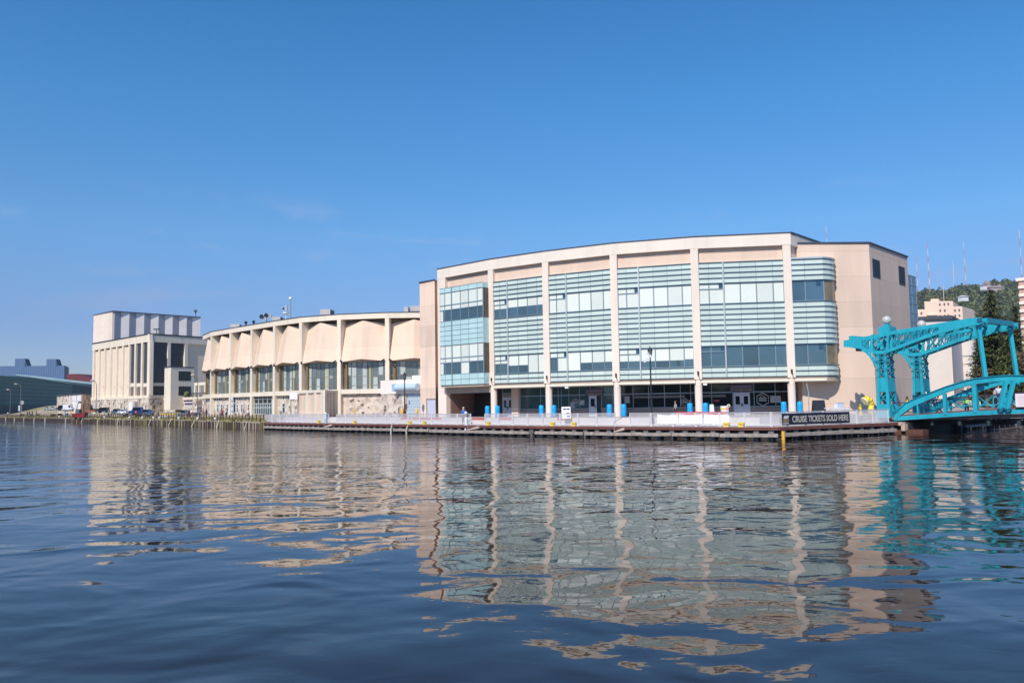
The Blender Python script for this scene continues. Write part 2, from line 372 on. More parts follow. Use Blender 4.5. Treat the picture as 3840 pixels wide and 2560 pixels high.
# the ground: grass and gravel on the left, paved promenade on the right
gm = bpy.data.materials.new('ground_mix'); gm.use_nodes = True; g = gm.node_tree; gb = g.nodes['Principled BSDF']; gb.inputs['Roughness'].default_value = .95
tg = g.nodes.new('ShaderNodeTexCoord'); s1 = g.nodes.new('ShaderNodeSeparateXYZ'); g.links.new(tg.outputs['Object'], s1.inputs[0])
t1 = g.nodes.new('ShaderNodeTexNoise'); t1.inputs['Scale'].default_value = .12; t1.inputs['Detail'].default_value = 8
t2 = g.nodes.new('ShaderNodeTexNoise'); t2.inputs['Scale'].default_value = 1.5; t2.inputs['Detail'].default_value = 5
for t in (t1, t2): g.links.new(tg.outputs['Object'], t.inputs['Vector'])
ra = g.nodes.new('ShaderNodeValToRGB'); ra.color_ramp.elements[0].position = .42; ra.color_ramp.elements[0].color = (.24, .21, .08, 1); ra.color_ramp.elements[1].position = .56; ra.color_ramp.elements[1].color = (.36, .29, .22, 1)
rb = g.nodes.new('ShaderNodeValToRGB'); rb.color_ramp.elements[0].color = (.32, .29, .27, 1); rb.color_ramp.elements[1].color = (.44, .40, .38, 1)
g.links.new(t1.outputs['Fac'], ra.inputs['Fac']); g.links.new(t2.outputs['Fac'], rb.inputs['Fac'])
gt = g.nodes.new('ShaderNodeMath'); gt.operation = 'GREATER_THAN'; gt.inputs[1].default_value = -37.15; g.links.new(s1.outputs['X'], gt.inputs[0])
mm = g.nodes.new('ShaderNodeMixRGB'); g.links.new(gt.outputs[0], mm.inputs['Fac']); g.links.new(ra.outputs[0], mm.inputs['Color1']); g.links.new(rb.outputs[0], mm.inputs['Color2']); g.links.new(mm.outputs[0], gb.inputs['Base Color'])
def sm(a, b, x): t = max(0, min(1, (x-a)/(b-a))); return t*t*(3-2*t)
PROM = 1.72
def gz(X, o):
    if X >= -37.15: return PROM if o < 150 else PROM + (o-150)*.01
    z = 1.12 + .4*sm(0, 6, o) + .35*sm(6, 20, o) + .5*sm(20, 45, o) + .5*sm(45, 80, o)
    bm_ = sm(-232, -196, X)*(1-sm(-168, -158, X))
    z += 3.2*bm_*sm(12, 34, o)
    return z
def land():
    me = MB(); xs = sorted(set([-640+8*i for i in range(60)] + [-160+3*i for i in range(41)] + [-37.2, -37.15] + [-34+2*i for i in range(36)] + [40+10*i for i in range(60)]))
    offs = [0, 1.5, 4, 6, 10, 14, 20, 28, 36, 45, 60, 80, 120, 200, 400, 900, 2200]
    rows = []
    for X in xs:
        inset = 5.4 if -37.15 <= X <= 36 else 0
        if X > 36: inset = 0.0
        y0 = qy(X)+inset
        rows.append([(X, y0, -2.5)] + [(X, y0+o, gz(X, o)) for o in offs])
    k = len(offs)+1; me.v = [p for r in rows for p in r]
    for i in range(len(rows)-1):
        for j in range(k-1): me.f.append((i*k+j, (i+1)*k+j, (i+1)*k+j+1, i*k+j+1)); me.mi.append(0)
    return kind(me.build('ground', gm))
land()
# gravel path and painted kerb along the grass
pm = mat('gravel_path', (.40, .32, .27), .95, .15, .8)
pb = MB(); pts = [p for p in QUAY if -200 < p.x < -37]
seg = []
for a, c in zip(QUAY[1:6], QUAY[2:7]):
    for i in range(16): seg.append(a.lerp(c, i/16))
seg.append(QUAY[6])
for a, c in zip(seg, seg[1:]):
    q = [(a.x, a.y+7.5), (c.x, c.y+7.5), (c.x, c.y+13), (a.x, a.y+13)]
    q = [(p[0], p[1], gz(p[0], p[1]-qy(p[0]))+.05) for p in q]
    if c.x < -37.2: pb.face(q)
kind(pb.build('path', pm))

# ------------------------------------------------------------------ arena: the large curved hall
H = 21.0
CT = [(1655, 1009), (1838, 974.3), (2042.7, 944.5), (2298, 914.4), (2601, 891), (2947, 876)]
CP = [Pz(x, y, H).xy for x, y in CT]
CP = [Vector((p.x, p.y)) for p in CP]
FB = 19.78; GT, GB_ = 18.2, 5.8; RH = (GT-GB_)/22
arena = thing('arena_building', 'large pink and cream arena with curved teal glass front between tall columns', 'building', (CP[3].x, CP[3].y, PROM))
def offs(line, d):
    out = []
    for i, p in enumerate(line):
        ns = []
        if i > 0: ns.append(Pl(line[i-1], p).N)
        if i < len(line)-1: ns.append(Pl(p, line[i+1]).N)
        nn = sum(ns, Vector((0, 0)))/len(ns); nn.normalize(); out.append(p+nn*(d/max(.3, nn.dot(ns[0]))))
    return out
Pfirst = Pl(CP[0], CP[1]); Plast = Pl(CP[4], CP[5])
L0 = CP[0] - Pfirst.D*.8; L5 = CP[5] + Plast.D*.45
line = [L0] + CP[1:5] + [L5]
# right return of the roof, found where it disappears behind the plain block
RET = Vector(Pz(3072, 912.4, H).xy)
back_r = RET + (RET-L5).normalized()*5
back_l = L0 + Vector((4, 50))
# main body above the arcade
body = MB()
inner = offs(line, -.42)
body.prism(inner+[back_r+Vector((-.4, .2)), back_l], GB_-.35, H-.12)
body.build('wall', PINK, arena)
low = MB(); lin = offs(line, -4.2); lin[0] = lin[0]+Pfirst.D*2.4; lin[-1] += Plast.D*3.0
low.prism(lin+[back_r+Vector((-.6, .4)), back_l+Vector((.2, 0))], 0, GB_-.36)
low.build('lower_wall', BLACKG, arena)
rf = MB(); rf.prism([p for p in offs(line, .04)]+[back_r, back_l], H-.1, H+.02); rf.m = 1
rf.build('roof', ROOFG, arena)
# fascia
for i in range(5):
    fa = MB(); A, B = line[i], line[i+1]; P = Pl(A, B)
    fa.pbox(P, 0, P.L, FB, H+.03, -.40, .05)
    fa.build('fascia', CREAM, arena)
    rc = MB(); rc.pbox(P, -.02, P.L+.02, H+.03, H+.15, -.5, .10); rc.build('roof_edge', ROOFD, arena)
P = Pl(L5, RET); fa = MB(); fa.pbox(P, .05, P.L+4.6, FB, H+.03, -.4, .02); fa.build('fascia', CREAM, arena)
rc = MB(); rc.pbox(P, .1, P.L+4.6, H+.03, H+.2, -.5, .08); rc.build('roof_edge', ROOFD, arena)
# end pier
P = Pfirst; pr = MB(); pr.pbox(P, -.8, .8-.02, 0, FB-.003, -.6, .04); pr.pbox(P, -.8, .78, 0, 3, -1.4, -.6); pr.build('pier', COLM, arena)
# columns
COLL = ['column rising between the teal glass bays']
for i in range(1, 6):
    p = CP[i]; P = Pl(line[i-1], line[min(i+1, 5)]) if i < 5 else Plast
    Q = Pl(p-P.D*.41, p+P.D*.41)
    cb = MB(); cb.pbox(Q, 0, .82, 6.25, FB-.003, -.7, .02); cb.pbox(Q, 0, .82, 5.62, 6.25, -.72, .05)
    c = p - P.N*.36
    cb.lathe((c.x, c.y, 0), [(.40, .5), (.40, 4.9), (.43, 4.92), (.43, 5.0), (.36, 5.02), (.36, 5.62)], 20)
    co = cb.build('column', COLM, arena)
    sp_ = MB(); fpt = p + P.N*.1; sp_.box(fpt.x-.08, fpt.x+.08, fpt.y-.12, fpt.y+.05, 6.15, 6.5); sp_.bar((fpt.x, fpt.y-.05, 6.1), (fpt.x+.05, fpt.y-.3, 5.95), .07); sp_.build('floodlight', BLACKP, co)
MOD = [0, .12, .29, .49, .68, .875, 1]
def zr(r): return GT - r*RH
# blinds per bay: fraction drawn down for each of the six lights, upper and lower strips
BL = {1: ([.5, .5, .47, .47, .47, .47], [.45, .45, .58, .58, 1, 1]), 2: ([1]*6, [.3, 1, 1, .6, .6, .6]),
      3: ([1]*6, [.62, .62, .64, .64, .64, .6]), 4: ([1]*6, [0]*6), 5: ([0]*6, [0]*6)}
def bay(P, s0, s1, i, off=-.12, mods=MOD):
    Lb = s1-s0; lab = None
    sp_ = MB()
    for r0_, r1_ in ((0, 4), (8, 16), (20, 22)):
        sp_.pbox(P, s0, s1, zr(r1_), zr(r0_), off-.25, off-.04)
        for r in range(r0_, r1_):
            for ma, mb_ in zip(mods, mods[1:]): sp_.pbox(P, s0+Lb*ma+.01, s0+Lb*mb_-.01, zr(r+1)+.02, zr(r)-.02, off-.05, off)
    sb = sp_.build('glazed_bay', SPAN, arena)
    mu_ = MB()
    for rs in (range(0, 5), range(8, 17), range(20, 23)):
        bl = MB()
        for r in rs: z = zr(r); bl.pbox(P, s0, s1, z-.026, z+.026, off-.02, off+.13)
        bl.build('sunshade', BLADE, sb)
    for m_ in mods[1:-1]:
        s = s0+Lb*m_
        if abs(m_-.29) < .01: mu_.pbox(P, s-.07, s+.07, zr(22), zr(0), off, off+.2)
    mu_.build('mullion', MULL, sb); mu_ = MB()
    for m_ in mods[1:-1]:
        s = s0+Lb*m_
        if abs(m_-.29) >= .01: mu_.pbox(P, s-.022, s+.022, zr(22), zr(0), off-.01, off+.015)
    mu_.build('fine_mullion', MULLD, sb)
    for strip, (r0_, fr) in enumerate(((4, BL[i][0]), (16, BL[i][1]))):
        zt, zb = zr(r0_)-.04, zr(r0_+4)+.04
        gl = MB(); gl.pbox(P, s0, s1, zb, zt, off-.3, off-.09)
        for ma, mb_ in zip(mods, mods[1:]): gl.pbox(P, s0+Lb*ma, s0+Lb*mb_-.002, zb, zt, off-.1, off-.06)
        wo = gl.build('window', GLASS, arena)
        bd = MB(); fm = MB()
        for k in range(len(mods)-1):
            a, c = s0+Lb*mods[k], s0+Lb*mods[k+1]; h = (zt-zb)*fr[min(k, 5)]
            if h > .05: bd.pbox(P, a+.06, c-.06, zt-h, zt-.03, off-.1, off-.045)
            fm.pbox(P, c-.045, c+.045, zb, zt, off-.1, off-.03)
        fm.pbox(P, s0, s1, zb-.05, zb+.04, off-.1, off+.03)
        if len(mods) > 4:
            fm.pbox(P, s0, s0+Lb*.29, zt-RH-.05, zt-RH+.03, off-.1, off+.04)
        bd.build('window_blind', BLIND, wo); fm.build('window_frame', MULLD, wo)
        vt = MB(); vx = s0+Lb*(.29 if len(mods) > 4 else .92)
        vt.pbox(P, vx-.48, vx-.05, zt-RH*.95, zt, off-.08, off+.02); vt.build('vent', mat('navy_vent', (.02, .07, .13), .4), wo)
for i in range(1, 5):
    A, B = CP[i], CP[i+1]; P = Pl(A, B); bay(P, .40, P.L-.40, i)
    # lit edge beam along the soffit
    bm_ = MB(); bm_.tube(P.pt(.3, 5.32, .0), P.pt(P.L-.3, 5.32, .0), .16, .16, 12); bm_.build('edge_beam', IVORY, arena)
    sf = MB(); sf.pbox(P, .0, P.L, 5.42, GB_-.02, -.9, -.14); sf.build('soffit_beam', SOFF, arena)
# last bay with its rounded corner
P5 = Pl(CP[5], CP[5]+Plast.D*6)
s_end = P5.s_(3086, 969)
P5b = Pl(CP[5], CP[5]+(P5.pt(s_end, 0)-P5.pt(0, 0)).xy)
bay(P5b, .40, s_end, 5, mods=[0, .42, 1])
bm_ = MB(); bm_.tube(P5.pt(.3, 5.32), P5.pt(s_end-.2, 5.32), .16, .16, 12); bm_.build('edge_beam', IVORY, arena)
rc0 = P5.pt(s_end, 0, -1.62); rr = 1.5
def arcp(k, r):   # a shallow bowed chamfer
    f = k/8; b_ = .12*math.sin(math.pi*f); return Vector(rc0.xy) + P5.N*(r*(1-f)+b_) + P5.D*(r*f+b_)
def arcring(mb, r_in, r_out, z0, z1, tail=2.5):
    o = [arcp(k, r_out) for k in range(9)]; q = [arcp(k, r_in) for k in range(9)]
    o.append(o[-1]-P5.N*tail); q.append(q[-1]-P5.N*tail)
    for k in range(9): mb.prism([o[k], o[k+1], q[k+1], q[k]], z0, z1)
for r0_, r1_ in ((0, 4), (8, 16), (20, 22)):
    cs = MB(); arcring(cs, 1.3, 1.5, zr(r1_), zr(r0_)); cb_ = cs.build('rounded_bay', SPAN, arena)
for rs in (range(0, 5), range(8, 17), range(20, 23)):
    cs = MB()
    for r in rs: arcring(cs, 1.45, 1.62, zr(r)-.035, zr(r)+.035)
    cs.build('sunshade', BLADE, cb_)
for ra_, rb_ in ((8, 4), (20, 16)):
    cs = MB(); arcring(cs, 1.28, 1.42, zr(ra_), zr(rb_)); cs.build('window', mat('amber_glass', (.30, .22, .14), .1, .3, .8, .2), arena)  # plain amber base colour on the corner glass
cs = MB(); arcring(cs, .2, 1.45, 5.2, 5.79, 3); arcring(cs, .2, 1.05, GB_, GT-.05, 3); cs.build('soffit_beam', SOFF, arena)
sf = MB(); sf.pbox(P5, -.2, s_end, 5.2, GB_-.02, -1.6, -.14); sf.pbox(P5, .3, s_end, GB_, GT+.02, -3, -.45); sf.build('soffit_beam', SOFF, arena)
cp_ = MB(); cp_.pbox(P5, .4, s_end, GT+.02, GT+.2, -2, .03); arcring(cp_, .2, 1.55, GT+.02, GT+.2); cp_.build('bay_cap', MULL, arena)
# projecting glass box at the far end
PB = Pl(CP[0]+Pfirst.N*1.0, CP[1]+Pfirst.N*1.0)
a0, a1 = PB.s_(1650, 1250), PB.s_(1812, 1250)
gb = MB(); rows = [(0, 1.1), (7.6, 13.1), (19.6, 22)]
gb.pbox(PB, a0, a1, GB_, GT, -1.3, -.08)
for r0_, r1_ in rows:
    gb.pbox(PB, a0-.01, a1+.01, zr(r1_), zr(r0_), -1.25, -.03)
    nr = max(1, round((r1_-r0_)/1.1))
    for j in range(nr):
        for ma, mb_ in zip(MOD, MOD[1:]): gb.pbox(PB, a0+(a1-a0)*ma+.01, a0+(a1-a0)*mb_-.01, zr(r0_+(r1_-r0_)*(j+1)/nr)+.01, zr(r0_+(r1_-r0_)*j/nr)-.01, -.04, 0)
gbo = gb.build('glass_box', SPANB, arena)
ln = MB()
for r in (0, 1.1, 2.2, 7.6, 8.7, 9.8, 10.9, 12, 13.1, 19.6, 20.8, 22):
    if 1.2 < r < 7: continue
    ln.pbox(PB, a0, a1, zr(r)-.025, zr(r)+.025, -.02, .03)
for m_ in MOD[1:-1]: ln.pbox(PB, a0+(a1-a0)*m_-(.06 if m_ == .29 else .02), a0+(a1-a0)*m_+(.06 if m_ == .29 else .02), GB_, GT, -.1, .1 if m_ == .29 else .03)
ln.build('mullion', MULLD, gbo)
for (t0, t1, t2) in ((1.1, 5.06, 7.6), (13.1, 17, 19.6)):
    gl = MB(); gl.pbox(PB, a0+.0, a1, zr(t2), zr(t0), -.4, -.05); wo = gl.build('window', GLASS, arena)
    bd = MB(); fm = MB(); Lb = a1-a0
    for k in range(6):
        a, c = a0+Lb*MOD[k], a0+Lb*MOD[k+1]
        bd.pbox(PB, a+.06, c-.06, zr(t1), zr(t0)-.1, -.1, -.03)
        if t0 > 5 and k == 3 or k == 0: bd.pbox(PB, a+.06, c-.3*(k == 0)-.06, zr(t2), zr(t1), -.1, -.032)
        fm.pbox(PB, c-.05, c+.05, zr(t2), zr(t0), -.08, 0)
    fm.pbox(PB, a0, a1, zr((t0+t1)/2+.9)-.06, zr((t0+t1)/2+.9)+.06, -.1, .02); fm.pbox(PB, a0, a1, zr(t1)-.06, zr(t1)+.06, -.1, .02)
    bd.build('window_blind', BLIND, wo); fm.build('window_frame', MULLD, wo)
for r_a, r_b in ((7.6, 1.1), (19.6, 13.1)): sd_ = MB(); sd_.pbox(PB, a1+.012, a1+.03, zr(r_a), zr(r_b), -1.2, -.1); sd_.build('side_window', mat('shaded_side_glass', (.10, .08, .06), .1, .3, 1, .2), arena)  # brown shade of this side face is put into the glass colour
lt_ = MB(); lt_.pbox(Pfirst, .8, Pfirst.L-.4, 4.75, GB_-.02, -.9, -.15); lt_.build('lintel', SOFF, arena)
dk = MB(); dk.pbox(Pfirst, .79, Pfirst.L-.4, 5.5, GB_-.01, -.8, .9); dk.build('soffit', SOFF, arena)
# ceiling of the arcade
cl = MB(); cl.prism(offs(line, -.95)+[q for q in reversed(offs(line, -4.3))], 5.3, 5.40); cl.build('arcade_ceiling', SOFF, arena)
# storefronts set back behind the columns
SET = -3.6
def store(i, P, s0, s1, panes, glassm, doors=(), tr=4.22, kz=2.6):
    sf_ = MB(); sf_.pbox(P, s0, s1, PROM, 5.3, SET-.2, SET); st = sf_.build('storefront', glassm, arena)
    kk = MB()
    fr_ = MB()
    fr_.pbox(P, s0, s1, tr-.06, tr+.06, SET, SET+.06)
    segs = []
    c = s0
    for a, d in sorted(doors): segs.append((c, a)); c = d
    segs.append((c, s1))
    for a, d in segs:
        if d-a > .1: kk.pbox(P, a, d, PROM, kz, SET, SET+.1); fr_.pbox(P, a, d, kz, kz+.07, SET, SET+.13)
    kk.build('kick_wall', KICK, st)
    for k in range(panes+1): fr_.pbox(P, s0+(s1-s0)*k/panes-.035, s0+(s1-s0)*k/panes+.035, kz, 5.3, SET, SET+.05)
    fr_.build('mullion', MULLD, st)
    return st
def door(P, a, d, leaves=2, z1=4.15, o=SET, m=None, gap=False):
    db = MB(); db.pbox(P, a, d, PROM, z1, o, o+.12); dob = db.build('door', m or DOORM, arena)
    wd = (d-a)/leaves; gl = MB(); hd = MB()
    for k in range(leaves):
        c = a+wd*(k+.5); gl.pbox(P, c-wd*.26, c+wd*.26, PROM+1.15, z1-.38, o+.1, o+.13)
    hd.pbox(P, a+wd-.1 if leaves == 2 else d-.2, a+wd-.04 if leaves == 2 else d-.14, PROM+.95, PROM+1.25, o+.12, o+.2)
    if leaves == 2: hd.pbox(P, a+wd+.04, a+wd+.1, PROM+.95, PROM+1.25, o+.12, o+.2)
    gl.build('door_glass', DGLASS, dob); hd.build('handle', BLACKP, dob)
    return dob
bays = [Pl(CP[i], CP[i+1]) for i in range(5)]
DB_ = bays[4]; d4 = (DB_.s_(2750.8, 1510, SET), DB_.s_(2812.5, 1510, SET))
s4 = store(4, DB_, -.6, DB_.L+3.4, 6, DGLASS, [d4]); door(DB_, *d4)
s3 = store(3, bays[3], -.6, bays[3].L-.6, 5, DGLASS, [])
B2 = bays[2]; d2 = (B2.s_(2210, 1510, SET), B2.s_(2238.8, 1510, SET)); g2 = (d2[1], B2.s_(2254.7, 1510, SET))
s2 = store(2, B2, -.4, B2.L-.6, 6, TGLASS, [(d2[0], g2[1])]); door(B2, *d2, leaves=1)
op = MB(); op.pbox(B2, g2[0], g2[1], PROM, 4.1, SET, SET+.03); op.build('open_doorway', BLACKG, arena)
B1 = bays[1]; d1 = (B1.s_(1887.4, 1510, SET), B1.s_(1923.6, 1510, SET))
s1_ = store(1, B1, B1.s_(1953, 1510, SET), B1.L-.4, 2, TGLASS, [])
pw = MB(); pw.pbox(B1, B1.s_(1927, 1510, SET), B1.s_(1952, 1510, SET), PROM, 5.3, SET-.3, SET+.5); pw.build('pier', PINKD, arena)
pw = MB(); pw.pbox(B1, -1.2, B1.s_(1926, 1510, SET), PROM, 5.3, SET-.35, SET-.03); pw.build('entrance_wall', SOFF, arena)
door(B1, *d1)
tw = MB(); tw.pbox(B1, d1[0], d1[1], 4.35, 5.2, SET-.03, SET+.04); tw.build('transom_window', TGLASS, arena)
B0 = bays[0]; SB = -5.2
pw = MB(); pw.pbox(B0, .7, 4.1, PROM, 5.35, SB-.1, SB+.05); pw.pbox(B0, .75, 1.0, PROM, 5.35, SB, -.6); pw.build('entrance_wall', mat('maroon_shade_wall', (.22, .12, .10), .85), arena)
pw = MB(); pw.pbox(B0, 4.1, B0.L+.4, PROM, 5.35, SB-.1, SB+.03); pw.build('entrance_glazing', DGLASS, arena)
dd = (B0.s_(1777, 1510, SB), B0.s_(1812, 1510, SB)); door(B0, *dd, o=SB+.03, m=mat('taupe_door', (.30, .25, .24), .6))
dd = (B0.s_(1816, 1510, SB), B0.s_(1842, 1510, SB)); door(B0, *dd, o=SB+.03, m=MATS['taupe_door'])
# signs on the glass: hexagon emblem with a text card, name boards over the doors
STK = mat('window_sticker', (.40, .40, .42), .7); GOLD = mat('gold_lettering', (.45, .36, .22), .6); VIO = mat('violet_sign_board', (.07, .06, .12), .6)
def hexsign(P, x, y, h, card):
    s, z = P.hit(x, y, SET+.02); q = MB()
    for k in range(6):
        a, c = math.pi/6+math.pi/3*k, math.pi/6+math.pi/3*(k+1)
        q.bar(P.pt(s+h/2*math.cos(a), z+h/2*math.sin(a), SET+.03), P.pt(s+h/2*math.cos(c), z+h/2*math.sin(c), SET+.03), .05, h*.07)
    q.bar(P.pt(s-h*.30, z-h*.08, SET+.03), P.pt(s+h*.30, z-h*.08, SET+.03), .04, h*.10)
    q.bar(P.pt(s-h*.30, z+h*.08, SET+.03), P.pt(s+h*.30, z+h*.08, SET+.03), .04, h*.10)
    q.bar(P.pt(s-h*.2, z+h*.16, SET+.03), P.pt(s, z+h*.30, SET+.03), .03, h*.05); q.bar(P.pt(s, z+h*.30, SET+.03), P.pt(s+h*.2, z+h*.16, SET+.03), .03, h*.05)
    q.build('hexagon_emblem', STK, arena)
    if card:
        q = MB(); q.pbox(P, s+h*.58, s+h*.58+card[0], z-card[1]/2, z+card[1]/2, SET, SET+.03); q.build('text_card', STK, arena)
hexsign(bays[4], 2860, 1497, 1.42, (1.1, .75))
hexsign(bays[3], 2567, 1507, .85, (.6, .45))
hexsign(bays[2], 2158, 1509, .95, (.6, .55))
for P, x, y, w_ in ((bays[4], 2779, 1454, 2.5), (bays[2], 2230, 1470, 2.3)):
    s, z = P.hit(x, y, SET); q = MB(); q.pbox(P, s-w_/2, s+w_/2, z-.45, z+.45, SET, SET+.08); sg = q.build('name_board', VIO, arena)
    q = MB(); k = 0; c = s-w_*.42
    while c < s+w_*.42:
        ww = random.uniform(.07, .12); q.pbox(P, c, c+ww*.7, z-.28, z-.14, SET+.08, SET+.09); c += ww*1.15
        if random.random() < .12: c += .1
    q.build('lettering', GOLD, sg)
    q = MB(); c = s-w_*.44
    while c < s+w_*.44: q.pbox(P, c, c+.1, z-.02, z+.26, SET+.08, SET+.09); c += .16
    q.build('lettering', mat('violet_lettering', (.22, .20, .30), .6), sg)
s, z = bays[4].hit(2687, 1502, SET); q = MB(); q.pbox(bays[4], s-.28, s+.28, z-.09, z+.09, SET, SET+.05); q.build('red_window_sign', REDP, arena)
for P, s, w_ in ((bays[3], 1.2, 5.8), (bays[4], .6, 2.6), (bays[2], 5.9, 1.8)):
    q = MB(); q.pbox(P, s, s+w_, 3.72, 3.98, SET, SET+.02); q.build('window_banner', mat('faded_window_banner', (.16, .16, .17), .7), arena)
for P, x, y in ((bays[3], 2352, 1498), (bays[2], 2147, 1520)):
    s, z = P.hit(x, y, SET); q = MB(); q.pbox(P, s-.28, s+.28, z-.4, z+.4, SET, SET+.03); q.build('text_card', STK, arena)
# white lamps hanging below the edge beam
for P, x in ((bays[2], 2127), (bays[4], 2644)):
    s = P.s_(x, 1450); q = MB(); q.pbox(P, s-.2, s+.2, 4.98, 5.16, -.2, .2); q.build('soffit_lamp', WHITEP, arena)
# recessed ceiling lights in the arcade
q = MB()
for P, ss in ((bays[3], (1.5, 3.5, 5.5, 7.5)), (bays[4], (1.2,)), (bays[1], (5.6,))):
    for s in ss: q.pbox(P, s-.35, s+.35, 5.22, 5.29, -2.6, -2.2)
q.build('ceiling_light', mat('ceiling_light_face', (.8, .7, .45), .4), arena)

# plain block on the right with two louvred openings
K0 = Vector(Pz(2993, 915, 20.1).xy); K1 = Vector(Pz(3257.8, 913, 20.1).xy); K2 = Vector(Pz(3401.6, 965.7, 20.1).xy)
K0 = K0 + (K0-K1).normalized()*.2
kb = MB(); kb.prism([K0, K1, K2, K2+Vector((-20, 22)), K0+Vector((3, 30))], 0, 20.1)
blk = kb.build('plain_block', PINK, arena)
kp = MB(); kp.prism([K0+Vector((-.06, -.1)), K1+Vector((.05, -.12)), K2+Vector((.15, 0)), K2+Vector((-20, 22)), K0+Vector((3, 30))], 20.1, 20.28); kp.build('roof_edge', ROOFD, blk)
PS = Pl(K1, K2)
for x0, x1, yt, yb in ((3270.3, 3301, 968.5, 1044), (3368.5, 3394.5, 998, 1070.5)):
    sa, zt = PS.hit(x0, yt); sb_, zb = PS.hit(x1, yb); q = MB(); q.pbox(PS, sa, sb_, zb, zt, -.05, .03)
    k = zb+.1
    while k < zt: q.pbox(PS, sa, sb_, k, k+.05, .03, .09); k += .28
    q.build('louvre_grille', mat('dark_louvre', (.04, .045, .06), .5), blk)
# left plain wing and its door
W0 = Vector(Pz(1573.7, 1061.5, 19.7).xy); W1 = Vector(Pz(1629.8, 1051.7, 19.7).xy)
wb = MB(); wb.prism([W0, W1, W1+Vector((5, 45)), W0+Vector((4, 48))], 0, 19.7); wo = wb.build('plain_wing', PINKD, arena)
q = MB(); q.prism([W0+Vector((-.1, -.1)), W1+Vector((0, -.1)), W1+Vector((5, 45)), W0+Vector((3.9, 48))], 19.7, 19.86); q.build('roof_edge', ROOFD, wo)
PW = Pl(W0, W1); q = MB(); sa, zt = PW.hit(1603, 1498); q.pbox(PW, sa, PW.L-.02, PROM, zt, 0, .05); q.build('door', DOORM, wo)
q = MB(); q.pbox(PW, sa-.12, sa, PROM, zt+.12, 0, .1); q.pbox(PW, sa-.12, PW.L-.02, zt, zt+.12, 0, .1); q.build('door_frame', KICK, wo)
# glass corner tower behind
q = MB(); G0 = xy(3402, 118, 1100); G1 = xy(3436, 121, 1100); zt = zat(G0, 1027)
q.prism([G0, G1, G1+Vector((3, 20)), G0+Vector((0, 20))], 0, zt)
go = q.build('glass_stair_tower', mat('slate_blue_glass', (.10, .19, .26), .15, .15, .5, .3), None)
PG = Pl(G0, G1); q = MB()
z = zt
while z > 8: q.pbox(PG, 0, PG.L, z-.12, z, 0, .05); z -= 1.35
for k in range(3): q.pbox(PG, PG.L*k/2-.03, PG.L*k/2+.03, 6, zt, 0, .06)
stt = thing('stair_tower', 'narrow slate blue glass tower just behind the plain pink block', 'building', (G0.x, G0.y, PROM))
go.parent = stt; go.location = (-G0.x, -G0.y, -PROM); go.name = 'wall'
q.build('mullion', MULLD, stt)
# ------------------------------------------------------------------ old drum arena with folded concrete panels
HD = 19.4
DT = [(761, 1258.8), (791.8, 1244.7), (863.8, 1232), (943, 1219), (1028, 1204.7), (1127, 1190.3), (1270.8, 1179.6), (1451, 1172.7)]
DP = [Vector(Pz(x, y, HD).xy) for x, y in DT]; DP.append(Vector((-12.3, 143.6))); DP.append(Vector((-3, 145)))
drum = thing('drum_hall', 'older round concrete hall with folded peach panels over a glazed gallery', 'building', (DP[5].x, DP[5].y, PROM))
REC = 1.5
dl = offs(DP, -2.6)
bk = [Vector((20, 190)), Vector((-20, 225)), Vector((-60, 215))]
q = MB(); q.prism(dl+bk, 0, HD-.2); q.build('wall', SOFF, drum)
q = MB(); q.prism(offs(DP, .03)+bk, HD-.2, HD+.0); q.build('roof', ROOFG, drum)
gstone = MB()
DG = ribmat('gallery_glass', (.22, .28, .29), 1.0, 'XY', .12, .45, .12, .3)
CUR = mat('yellow_curtain', (.50, .43, .18), .8, .1); BRZ = mat('bronze_column', (.20, .13, .05), .7)
